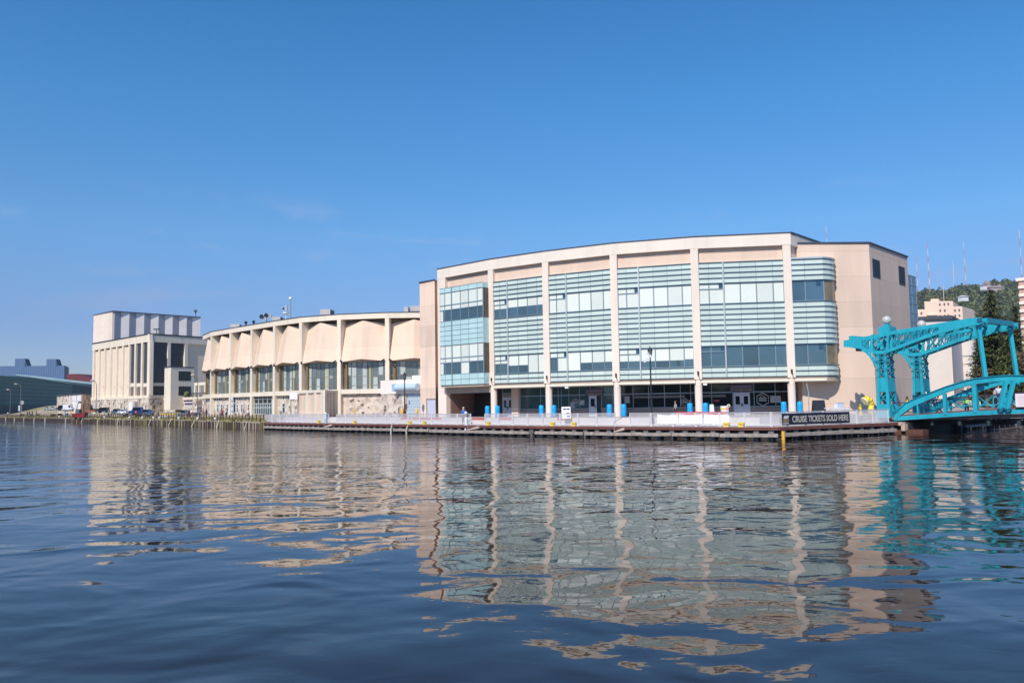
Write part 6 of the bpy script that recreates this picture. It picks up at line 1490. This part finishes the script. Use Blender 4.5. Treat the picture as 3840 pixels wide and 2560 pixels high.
def person_meshes(walk, arm):
    V = pose(walk, arm); nm = list(V); ix = {k: i for i, k in enumerate(nm)}
    R = dict(pelvis=.14, waist=.13, chest=.16, neck=.055, head0=.085, head1=.09, lh=.09, lk=.06, lf=.045, lt=.04, rh=.09, rk=.06, rf=.045, rt=.04, ls=.065, le=.043, lw=.03, lp=.035, rs=.065, re=.043, rw=.03, rp=.035)
    E = [('pelvis', 'waist'), ('waist', 'chest'), ('chest', 'neck'), ('neck', 'head0'), ('head0', 'head1'), ('pelvis', 'lh'), ('lh', 'lk'), ('lk', 'lf'), ('lf', 'lt'), ('pelvis', 'rh'), ('rh', 'rk'), ('rk', 'rf'), ('rf', 'rt'), ('chest', 'ls'), ('ls', 'le'), ('le', 'lw'), ('lw', 'lp'), ('chest', 'rs'), ('rs', 're'), ('re', 'rw'), ('rw', 'rp')]
    body = skinmesh([V[k] for k in nm], [(ix[a], ix[b_]) for a, b_ in E], [R[k] for k in nm])
    def sub(keys, EE, grow, tweak={}):
        vv = [tweak.get(k, V[k]) for k in keys]; return skinmesh(vv, [(keys.index(a), keys.index(b_)) for a, b_ in EE], [R[k]+grow for k in keys])
    shirt = sub(['chest', 'waist', 'pelvis', 'ls', 'le', 'rs', 're'], [('chest', 'waist'), ('waist', 'pelvis'), ('chest', 'ls'), ('ls', 'le'), ('chest', 'rs'), ('rs', 're')], .03)
    trs = sub(['pelvis', 'lh', 'lk', 'lf', 'rh', 'rk', 'rf'], [('pelvis', 'lh'), ('lh', 'lk'), ('lk', 'lf'), ('pelvis', 'rh'), ('rh', 'rk'), ('rk', 'rf')], .025)
    sho = sub(['pelvis', 'lh', 'lk', 'rh', 'rk'], [('pelvis', 'lh'), ('lh', 'lk'), ('pelvis', 'rh'), ('rh', 'rk')], .035)
    hv = MB(); hv.ball((0, -.01, 1.70), .105, 12, 8, .85); 
    me = bpy.data.meshes.new('hair'); me.from_pydata(hv.v, [], hv.f); me.shade_smooth()
    return dict(body=body, shirt=shirt, trousers=trs, shorts=sho, hair=me)
PM = {'stand': person_meshes(0, (.05, .08)), 'walk': person_meshes(1, (.1, .12)), 'lean': person_meshes(0, (.38, .36))}
SKIN = mat('skin', (.50, .30, .22), .6, .05)
def person(lb, x, ytop, d, z0, shirt, legs, hair=(.06, .04, .03), pz='stand', rz=0, shorts=False, scale=None, dyn=None):
    p = xy(x, d, ytop); zt = zat(p, ytop)
    if z0 is None: z0 = zt-1.74
    k = scale or max(.9, min(1.1, (zt-z0)/1.78)); t = thing('person', lb, 'person', (p.x, p.y, z0), rz, 'people'); t.scale = (k, k, k)
    s = PM[pz]
    def add(nm, key, m):
        me = s[key].copy(); me.materials.clear(); me.materials.append(m); o = bpy.data.objects.new(nm, me); COL.objects.link(o); o.parent = t
    cm = lambda c: mat('cloth_%d_%d_%d' % tuple(int(v*100) for v in c), c, .85, .08, 3)
    add('body', 'body', SKIN); add('shirt', 'shirt', cm(shirt)); add('shorts' if shorts else 'trousers', 'shorts' if shorts else 'trousers', cm(legs)); add('hair', 'hair', cm(hair)); del t['group']
    return t
W_ = (.72, .72, .76)
person('person in blue shirt and pale cap behind the dock railing', 1737.5, 1524.5, 94.6, 1.08, (.02, .12, .45), (.05, .05, .07), (.62, .58, .42), 'stand', 2.6)
person('person in grey shirt walking left before the dark storefront', 2532, 1503, 84, PROM, (.34, .33, .38), (.03, .035, .06), (.30, .12, .07), 'walk', math.pi/2)
gl = lambda x, d: gz(xy(x, d).x, d-qy(xy(x, d).x))
for lb, x, yt, off, sh, lg, hr, pz, so in (
    ('person in white shirt at the left edge of the bank', 30, 1531, 3, W_, (.03, .04, .08), (.05, .03, .03), 'stand', 0),
    ('person all in dark clothes, first of the pair on the far bank', 103, 1537, 5, (.03, .06, .08), (.05, .06, .10), (.03, .02, .02), 'stand', 0),
    ('person in navy behind the first dark figure', 110, 1539, 6, (.05, .05, .10), (.08, .06, .06), (.10, .05, .03), 'walk', 0),
    ('person in brown beside the tan post on the far bank', 122, 1530, 12, (.10, .07, .06), (.08, .06, .05), (.03, .02, .02), 'stand', 0),
    ('person in grey green top on the far lawn', 136, 1528, 12, (.20, .24, .25), (.20, .06, .05), (.04, .03, .03), 'walk', 0),
    ('person in grey and white with pink legs left of the pickup', 337, 1533, 5, (.30, .34, .42), (.50, .50, .55), (.05, .04, .04), 'walk', 1),
    ('person in teal jacket right of the black pickup', 407, 1531, 4, (.06, .26, .26), (.06, .08, .09), (.45, .40, .35), 'walk', 0),
    ('person in rust top beside the teal jacket', 418, 1533, 4, (.28, .12, .08), (.10, .10, .12), (.05, .03, .02), 'stand', 0),
    ('person with a red top before the deep blue car', 510, 1535, 4, (.55, .05, .10), (.04, .04, .05), (.03, .02, .02), 'stand', 0),
    ('person in teal grey before the stone corner', 593, 1536, 6, (.16, .26, .28), (.05, .07, .10), (.20, .12, .08), 'walk', 0),
    ('person in dark red at the left of the crowd', 709, 1538, 7, (.16, .02, .04), (.03, .03, .03), (.04, .03, .03), 'stand', 0),
    ('person in bright white shirt and shorts in the crowd', 718, 1534, 5, W_, (.35, .28, .26), (.10, .06, .04), 'walk', 1),
    ('person in pink and white with navy legs in the crowd', 732, 1536, 5, (.66, .52, .58), (.04, .05, .12), (.14, .05, .04), 'stand', 0),
    ('person in pale shirt with a backpack in the crowd', 739, 1536, 4.5, (.55, .58, .66), (.05, .06, .14), (.05, .04, .04), 'walk', 0),
    ('person in grey at the middle of the crowd', 749, 1538, 7, (.28, .26, .30), (.22, .20, .22), (.05, .04, .04), 'stand', 0),
    ('person in maroon right of the crowd', 762, 1536, 5, (.25, .05, .07), (.40, .36, .34), (.04, .03, .03), 'stand', 1),
    ('person in charcoal at the right end of the crowd', 774, 1538, 5, (.05, .055, .07), (.07, .07, .08), (.05, .03, .03), 'walk', 0),
    ('person in maroon before the stone wall windows', 833, 1537, 5, (.28, .06, .10), (.10, .05, .07), (.05, .03, .03), 'stand', 0),
    ('person in white shirt and navy shorts by the totem', 849, 1535, 5, W_, (.03, .04, .10), (.30, .25, .2), 'stand', 1),
    ('person in white with a red cap near the dock end', 930, 1533, 4, (.66, .66, .70), (.30, .26, .30), (.55, .04, .06), 'walk', 0)):
    X0 = xy(x, 200); dq = 200
    for _ in range(20):
        dq = qy(xy(x, dq).x)+off
    z0 = gz(xy(x, dq).x, off); person(lb, x, yt+1.5, dq, z0, sh, lg, hr, pz, random.uniform(0, 6), bool(so), scale=1.0)
# people on the bridge
dz0 = 1.62
for lb, x, yt, d, sh, lg, hr, pz in (('person in pale blue shirt leaning on the bridge railing', 3743, 1443, 77.5, (.55, .58, .68), (.05, .08, .16), (.20, .12, .10), 'lean'),
    ('person in white behind the leaning person on the bridge', 3729, 1450, 79.5, (.70, .62, .60), (.20, .16, .18), (.30, .16, .10), 'stand'),
    ('person in lavender by the paired bridge struts', 3736, 1458, 78.6, (.40, .36, .45), (.10, .10, .14), (.10, .06, .05), 'stand'),
    ('person in lime top seen through the bridge lattice', 3623, 1485, 83, (.45, .80, .10), (.30, .20, .16), (.12, .07, .05), 'stand'),
    ('person in white on the bridge deck near the towers', 3508, 1482, 84, (.72, .66, .66), (.08, .10, .14), (.25, .15, .12), 'stand'),
    ('person in grey and pink beside the white clad one', 3517, 1484, 85, (.45, .38, .42), (.08, .10, .14), (.10, .06, .05), 'walk'),
    ('person in navy between lattice posts of the bridge', 3560, 1486, 85, (.08, .10, .16), (.12, .10, .12), (.25, .16, .12), 'stand')):
    person(lb, x, yt, d, None, sh, lg, hr, pz, random.uniform(0, 6))
# small stone boulders lying behind the bridge rail
for x, y, lb in ((3468, 1530, 'round pinkish boulder at the foot of the bridge arch'), (3570, 1497, 'pale boulder beyond the bridge deck'), (3498, 1500, 'cream planter beyond the bridge railing')):
    p = xy(x, 92, y); z = zat(p, y+4); tag(MB().ball((p.x, p.y, z), .75, 12, 8, .5).build('boulder', mat('pink_granite', (.55, .42, .38), .85, .2, 2, bump=.5, bsc=5)), lb, 'boulder')
# ------------------------------------------------------------------ vegetation
import numpy as np
rng = np.random.default_rng(5)
def leafmat(name, c1_, c2_, rough=.75):
    m = bpy.data.materials.new(name); m.use_nodes = True; n = m.node_tree; b = n.nodes['Principled BSDF']; b.inputs['Roughness'].default_value = rough; b.inputs['Specular IOR Level'].default_value = .25
    g = n.nodes.new('ShaderNodeNewGeometry'); r = n.nodes.new('ShaderNodeValToRGB'); r.color_ramp.elements[0].color = tuple(c1_)+(1,); r.color_ramp.elements[1].color = tuple(c2_)+(1,)
    n.links.new(g.outputs['Random Per Island'], r.inputs['Fac']); n.links.new(r.outputs[0], b.inputs['Base Color']); return m
def quads(name, C, A, B_, m, parent=None):
    """C centres, A,B half axes (N,3)"""
    N_ = len(C); V = np.empty((N_, 4, 3)); V[:, 0] = C-A-B_; V[:, 1] = C+A-B_*.6; V[:, 2] = C+A*1.1+B_; V[:, 3] = C-A*.8+B_*.8
    base = np.zeros(3); q = parent
    while q is not None: base += np.array(q.location); q = q.parent
    V -= base; me = bpy.data.meshes.new(name); me.vertices.add(N_*4); me.vertices.foreach_set('co', V.reshape(-1)); me.loops.add(N_*4); me.loops.foreach_set('vertex_index', np.arange(N_*4)); me.polygons.add(N_)
    me.polygons.foreach_set('loop_start', np.arange(0, N_*4, 4)); me.polygons.foreach_set('loop_total', np.full(N_, 4)); me.update(); me.validate()
    mats = m if isinstance(m, tuple) else (m,)
    for x in mats: me.materials.append(x)
    o = bpy.data.objects.new(name, me); COL.objects.link(o); o.parent = parent; return o
def rnd(n_): v = rng.normal(size=(n_, 3)); return v/np.linalg.norm(v, axis=1)[:, None]
SPR = leafmat('spruce_needles', (.03, .045, .016), (.12, .13, .045)); BARK = mat('bark', (.12, .08, .06), .9, .3, 3)
LEA = leafmat('broad_leaves', (.030, .045, .012), (.11, .12, .04)); BRN = leafmat('brown_leaves', (.08, .05, .03), (.16, .11, .06))
def spruce(lb, x, d, ytop, wpx, zb=PROM, dense=1.0):
    p = xy(x, d, ytop); zt = zat(p, ytop); Ht = zt-zb; Rm = wpx*d/3100/2
    t = thing('spruce_tree', lb, 'spruce tree', (p.x, p.y, zb))
    q = MB(); q.path([(p.x, p.y, zb-.3), (p.x+.1, p.y, zb+Ht*.5), (p.x, p.y, zt)], [.32, .18, .03]); q.build('trunk', BARK, t)
    C = []; A = []; B_ = []; lv = int(Ht/.34)
    br = MB()
    for j in range(lv):
        f = j/lv; z = zb+Ht*(.10+.90*f); r = Rm*(1-f)**.72*(.82+.22*math.sin(j*2.3)+.1*math.sin(j*.7))+.12; nb_ = max(4, int(11*(1-f*.6)))
        for k in range(nb_):
            a = k*2*math.pi/nb_+j*1.3+rng.uniform(-.3, .3); rl = r*rng.uniform(.62, 1.12)
            if rng.random() < .06: continue
            if j % 3 == 0: br.bar((p.x, p.y, z), (p.x+math.cos(a)*rl*.8, p.y+math.sin(a)*rl*.8, z-rl*.16), .05)
            nn = max(3, int(rl*6*dense))
            for i in range(nn):
                u = (i+.5)/nn; dr = -.10*rl*u - .12*rl*u*u + (.10*rl*u**3)
                for s_ in range(3):
                    off = rng.normal(0, .16+.10*rl*u*(1-u), 3); c = np.array([p.x+math.cos(a)*rl*u, p.y+math.sin(a)*rl*u, z+dr])+off*np.array([1, 1, .5])
                    dirv = np.array([math.cos(a), math.sin(a), -.35])+rng.normal(0, .35, 3); dirv /= np.linalg.norm(dirv); side = np.cross(dirv, [0, 0, 1]); side /= np.linalg.norm(side)+1e-6; side = side+rng.normal(0, .3, 3)
                    C.append(c); A.append(dirv*rng.uniform(.12, .24)); B_.append(side*rng.uniform(.05, .11))
    br.build('branches', BARK, t)
    quads('crown', np.array(C), np.array(A), np.array(B_), SPR, t)
spruce('tallest dark spruce behind the bridge, pointed top against the hill', 3714, 122, 1083, 265)
spruce('slender dark spruce right of the tallest one', 3805, 128, 1146, 125)
spruce('low bushy spruce filling the gap behind the hangers', 3775, 116, 1235, 230)
spruce('spruce partly hidden behind the pale posts', 3668, 126, 1215, 110)
def broadtree(lb, x, d, ytop, wpx, zb, m, n_=2600, leaf=.17, nm='broadleaf_tree'):
    p = xy(x, d, 1500); zt = zat(p, ytop); Ht = zt-zb; Rm = wpx*d/3100/2; t = thing(nm, lb, 'tree', (p.x, p.y, zb))
    q = MB(); q.path([(p.x, p.y, zb-.3), (p.x, p.y, zb+Ht*.35), (p.x+.3, p.y, zb+Ht*.7)], [.25, .2, .08])
    cl = []
    for k in range(9):
        c = np.array([p.x, p.y, zb+Ht*.62])+rnd(1)[0]*np.array([Rm*.6, Rm*.6, Ht*.25]); cl.append((c, rng.uniform(.35, .55)*Rm)); q.bar((p.x, p.y, zb+Ht*.35), tuple(c), .08)
    q.build('trunk', BARK, t); C = []
    for c, r in cl: k = n_//9; C.append(c+rnd(k)*r*rng.uniform(.5, 1.05, (k, 1)))
    C = np.concatenate(C); A = rnd(len(C)); B_ = np.cross(A, rnd(len(C))); B_ /= np.linalg.norm(B_, axis=1)[:, None]+1e-6
    quads('crown', C, A*leaf, B_*leaf*.7, m, t)
broadtree('brownish leafy tree at the right edge behind the bridge', 3850, 110, 1260, 110, PROM, BRN)
broadtree('dark leafy tree low behind the arched span', 3790, 105, 1330, 120, PROM, LEA)
broadtree('reddish tree just left of the far hanger', 3700, 108, 1370, 90, PROM, BRN, 1600)
broadtree('low round tree behind the paired bridge struts', 3760, 112, 1405, 80, PROM, LEA, 1400)
# bushes along the left bank
for i, (x, off, w_, h_, lb) in enumerate(((200, 4, 22, 11, 'widest low green bush left of the red boat'), (225, 5, 18, 12, 'green bush just right of the widest low one'), (142, 5, 13, 9, 'small olive bush on the far bank'), (84, 5, 18, 8, 'flat green bush below the banner sign'), (118, 5, 12, 8, 'dark green bush between the far bank figures'),
    (472, 4, 22, 13, 'olive bush in front of the white sedan'), (520, 4, 24, 17, 'tallest olive bush before the deep blue car'), (555, 5, 20, 10, 'yellow green bush before the slate blue car'))):
    dq = 200
    for _ in range(20): dq = qy(xy(x, dq).x)+off
    p = xy(x, dq); z = gz(p.x, off); k = dq/3100; n_ = 500; C = np.array([p.x, p.y, z+h_*k*.35])+rnd(n_)*np.array([w_*k/2, w_*k/3, h_*k*.6])*rng.uniform(.4, 1, (n_, 1)); C[:, 2] = np.maximum(C[:, 2], z)
    A = rnd(n_); B_ = np.cross(A, rnd(n_)); tag(quads('bush', C, A*.13, B_*.13, leafmat('bush_%s' % 'abcdefgh'[i], (.035, .05, .015), (.12, .13, .045))), lb, 'bush')
# grass tufts on the bank edge
C = []
for _ in range(5000):
    P = Pl(LB[rng.integers(1, 5)], LB[0])
    i = rng.integers(1, 5); P = Pl(LB[i], LB[i+1]) if i < 5 else P; s = rng.uniform(0, P.L); o = -rng.uniform(.3, 3.2); p = P.pt(s, 0, o); C.append((p.x, p.y, gz(p.x, max(0, p.y-qy(p.x)))+.12))
C = np.array(C); A = rng.normal(0, .06, (len(C), 3)); A[:, 2] = .16; B_ = rng.normal(0, .12, (len(C), 3)); B_[:, 2] = 0
kind(quads('grass', C, A, B_, leafmat('bank_grass', (.22, .21, .08), (.36, .32, .15))), 'stuff')
# ------------------------------------------------------------------ the hill
RID = [(2650, 1400), (2850, 1230), (3100, 1150), (3300, 1110), (3400, 1098), (3444, 1093), (3471, 1086), (3516, 1084), (3574, 1082), (3593, 1074), (3656, 1067), (3698, 1068), (3727, 1052), (3765, 1048), (3822, 1048), (3900, 1040), (4100, 1015), (4500, 1000)]
def ridge(x):
    for (a, ya), (b_, yb) in zip(RID, RID[1:]):
        if a <= x <= b_: return ya+(yb-ya)*(x-a)/(b_-a)
    return 1000
def hillz(x, f):
    d = 560+f*940; top = Pd(x, ridge(x)+9, 1500).z; return d, 3+(top-3)*(f**1.15) + 4*math.sin(x*.02+f*9)*f*(1-f)*2
xs = list(range(2650, 4501, 40)); NF = 22; q = MB(); k = NF+2
for x in xs:
    for j in range(NF+1):
        d, z = hillz(x, j/NF); p = xy(x, d, 1300); q.v.append((p.x, p.y, z))
    p = xy(x, 2600); q.v.append((p.x, p.y, z-120))
for i in range(len(xs)-1):
    for j in range(k-1): q.f.append((i*k+j, (i+1)*k+j, (i+1)*k+j+1, i*k+j+1)); q.mi.append(0)
kind(q.build('hill', mat('hill_ground', (.055, .065, .03), .95, .3, .02)))
HLM = [leafmat('hill_leaves_a', (.075, .10, .045), (.15, .17, .07)), leafmat('hill_leaves_b', (.11, .13, .05), (.20, .21, .08)), leafmat('hill_leaves_c', (.09, .09, .02), (.20, .16, .03)), leafmat('hill_leaves_d', (.05, .07, .045), (.10, .12, .065))]
lots = [[], [], [], []]
for _ in range(3100):
    x = rng.uniform(3050, 4350); f = rng.random()**.8; d, z = hillz(x, f); p = xy(x, d, 1300); mi = int(rng.choice(4, p=[.42, .27, .06, .25])); r = rng.uniform(4.5, 8)
    if abs(x-3535) < 45 and .75 < f < .85: mi = 2
    n_ = 34; v = rnd(n_)*np.array([r, r, r*(1.1 if mi == 3 else .75)])*rng.uniform(.55, 1.05, (n_, 1)); v[:, 2] = np.abs(v[:, 2])*1.15; 
    if mi == 3: v[:, :2] *= (1-np.clip(v[:, 2:3]/(r*1.9), 0, .9))
    lots[mi].append(np.array([p.x, p.y, z])+v)
for i, l in enumerate(lots):
    C = np.concatenate(l); A = rnd(len(C)); B_ = np.cross(A, rnd(len(C))); kind(quads('hill_forest', C, A*1.5, B_*1.5, HLM[i]), 'stuff')
def house(lb, x, y, f, w_, h_, m, roofm, rz=.3, tower=False):
    d = 560+f*940; p = xy(x, d, y); z = Pd(x, y, d).z
    t = thing('hill_house', lb, 'house', (p.x, p.y, z)); c, s = math.cos(rz), math.sin(rz); g = lambda u, v, zz: (p.x+u*c-v*s, p.y+u*s+v*c, z+zz)
    q = MB(); q.hexa([g(-w_/2, -4, -4), g(w_/2, -4, -4), g(w_/2, 4, -4), g(-w_/2, 4, -4)], [g(-w_/2, -4, h_), g(w_/2, -4, h_), g(w_/2, 4, h_), g(-w_/2, 4, h_)]); q.build('wall', m, t)
    q = MB(); q.hexa([g(-w_/2-1, -5, h_), g(w_/2+1, -5, h_), g(w_/2+1, 5, h_), g(-w_/2-1, 5, h_)], [g(-w_*.3, -.1, h_*1.9), g(w_*.3, -.1, h_*1.9), g(w_*.3, .1, h_*1.9), g(-w_*.3, .1, h_*1.9)]); q.build('roof', roofm, t)
    if tower: q = MB(); q.hexa([g(w_*.2, -1.2, h_), g(w_*.2+2.4, -1.2, h_), g(w_*.2+2.4, 1.2, h_), g(w_*.2, 1.2, h_)], [g(w_*.2, -1.2, h_+6), g(w_*.2+2.4, -1.2, h_+6), g(w_*.2+2.4, 1.2, h_+6), g(w_*.2, 1.2, h_+6)]); q.build('chimney', m, t)
GH = mat('grey_house', (.40, .33, .32), .8); GR = mat('mauve_roof', (.28, .22, .24), .8)
house('white gabled house on the hillside above the beige block', 3612, 1119, .60, 10, 2.2, WHITEP, mat('pale_roof', (.7, .66, .68), .6))
house('long grey house with a square chimney near the ridge', 3735, 1088, .84, 26, 4, GH, GR, .1, True)
house('small tan house with a chimney left of the long grey house', 3700, 1082, .86, 8, 7, mat('tan_house', (.50, .38, .33), .8), GR, .1)
house('tiny pale house low on the hillside', 3688, 1078, .80, 5, 3, WHITEP, GR)
# ------------------------------------------------------------------ masts on the ridge
RW = (mat('hazed_mast_red', (.45, .30, .34), .6, .02), mat('hazed_mast_white', (.62, .62, .68), .6, .02))  # distance haze is mixed into these paled mast colours
def mast(lb, x0, y0, x1, y1, d, w_, n_=6, guy=False, c=RW):
    A = Pd(x0, y0, d); B = Pd(x1, y1, d); B = Vector((A.x, A.y, B.z)); z0, z1 = A.z-6, B.z
    t = thing('radio_mast', lb, 'radio mast', (A.x, A.y, z0), group='radio masts')
    for k in range(n_):
        a, b_ = z0+(z1-z0)*k/n_, z0+(z1-z0)*(k+1)/n_; wa, wb = w_*(1-.6*k/n_), w_*(1-.6*(k+1)/n_); q = MB()
        for i in range(3):
            an = i*2.094; an2 = an+2.094; pa = lambda an_, r, z: (A.x+r*math.cos(an_), A.y+r*math.sin(an_), z)
            q.bar(pa(an, wa, a), pa(an, wb, b_), w_*.28); q.bar(pa(an, wa, a), pa(an2, wb, b_), w_*.18); q.bar(pa(an2, wa, a), pa(an, wb, b_), w_*.18)
        q.build('mast_section', c[k % 2], t)
mast('radio mast rising above the plain block roof', 3103, 985, 3103, 845, 1500, .8)
mast('slim pale radio mast nearest the arena corner', 3442, 1090, 3439, 960, 1480, .8, 5)
mast('tallest thick red and white radio mast on the ridge', 3486, 1085, 3477, 905, 1460, 1.1, 7)
mast('faint white radio mast between the two red ones', 3578, 1076, 3574, 978, 1500, .8, 4, c=(RW[1], RW[1]))
mast('red and white radio mast right of centre on the ridge', 3622, 1070, 3613, 905, 1480, .75, 6)
mast('radio mast at the right edge of the picture', 3833, 1048, 3828, 862, 1460, 1.0, 6)

# ------------------------------------------------------------------ the wooded far shore behind the camera, seen only in reflections
q = MB(); N_ = 90
for k in range(N_):
    a0_, a1_ = math.pi*(1.04+.92*k/N_), math.pi*(1.04+.92*(k+1)/N_); hh = lambda a: 9+7*abs(math.sin(a*13))+5*math.sin(a*41)+3*math.sin(a*97)
    r = 420; A = (r*math.cos(a0_), r*math.sin(a0_)); B = (r*math.cos(a1_), r*math.sin(a1_)); A2 = (A[0]*1.2, A[1]*1.2); B2 = (B[0]*1.2, B[1]*1.2)
    q.hexa([(A[0], A[1], -1), (B[0], B[1], -1), (B2[0], B2[1], -1), (A2[0], A2[1], -1)], [(A[0], A[1], hh(a0_)), (B[0], B[1], hh(a1_)), (B2[0], B2[1], hh(a1_)), (A2[0], A2[1], hh(a0_))])
kind(q.build('far_shore', mat('far_shore_woods', (.05, .065, .045), .95, .4, .08)))

# ------------------------------------------------------------------ light lake haze
hm = bpy.data.materials.new('lake_haze'); hm.use_nodes = True; hn = hm.node_tree
for nd in list(hn.nodes):
    if nd.type != 'OUTPUT_MATERIAL': hn.nodes.remove(nd)
pv = hn.nodes.new('ShaderNodeVolumePrincipled'); pv.inputs['Color'].default_value = (.72, .82, .95, 1); pv.inputs['Density'].default_value = .00009; pv.inputs['Anisotropy'].default_value = .2
out = [x for x in hn.nodes if x.type == 'OUTPUT_MATERIAL'][0]; hn.links.new(pv.outputs[0], out.inputs['Volume'])
kind(MB().box(-2700, 2700, -600, 3100, -4, 420).build('haze', hm), 'stuff')
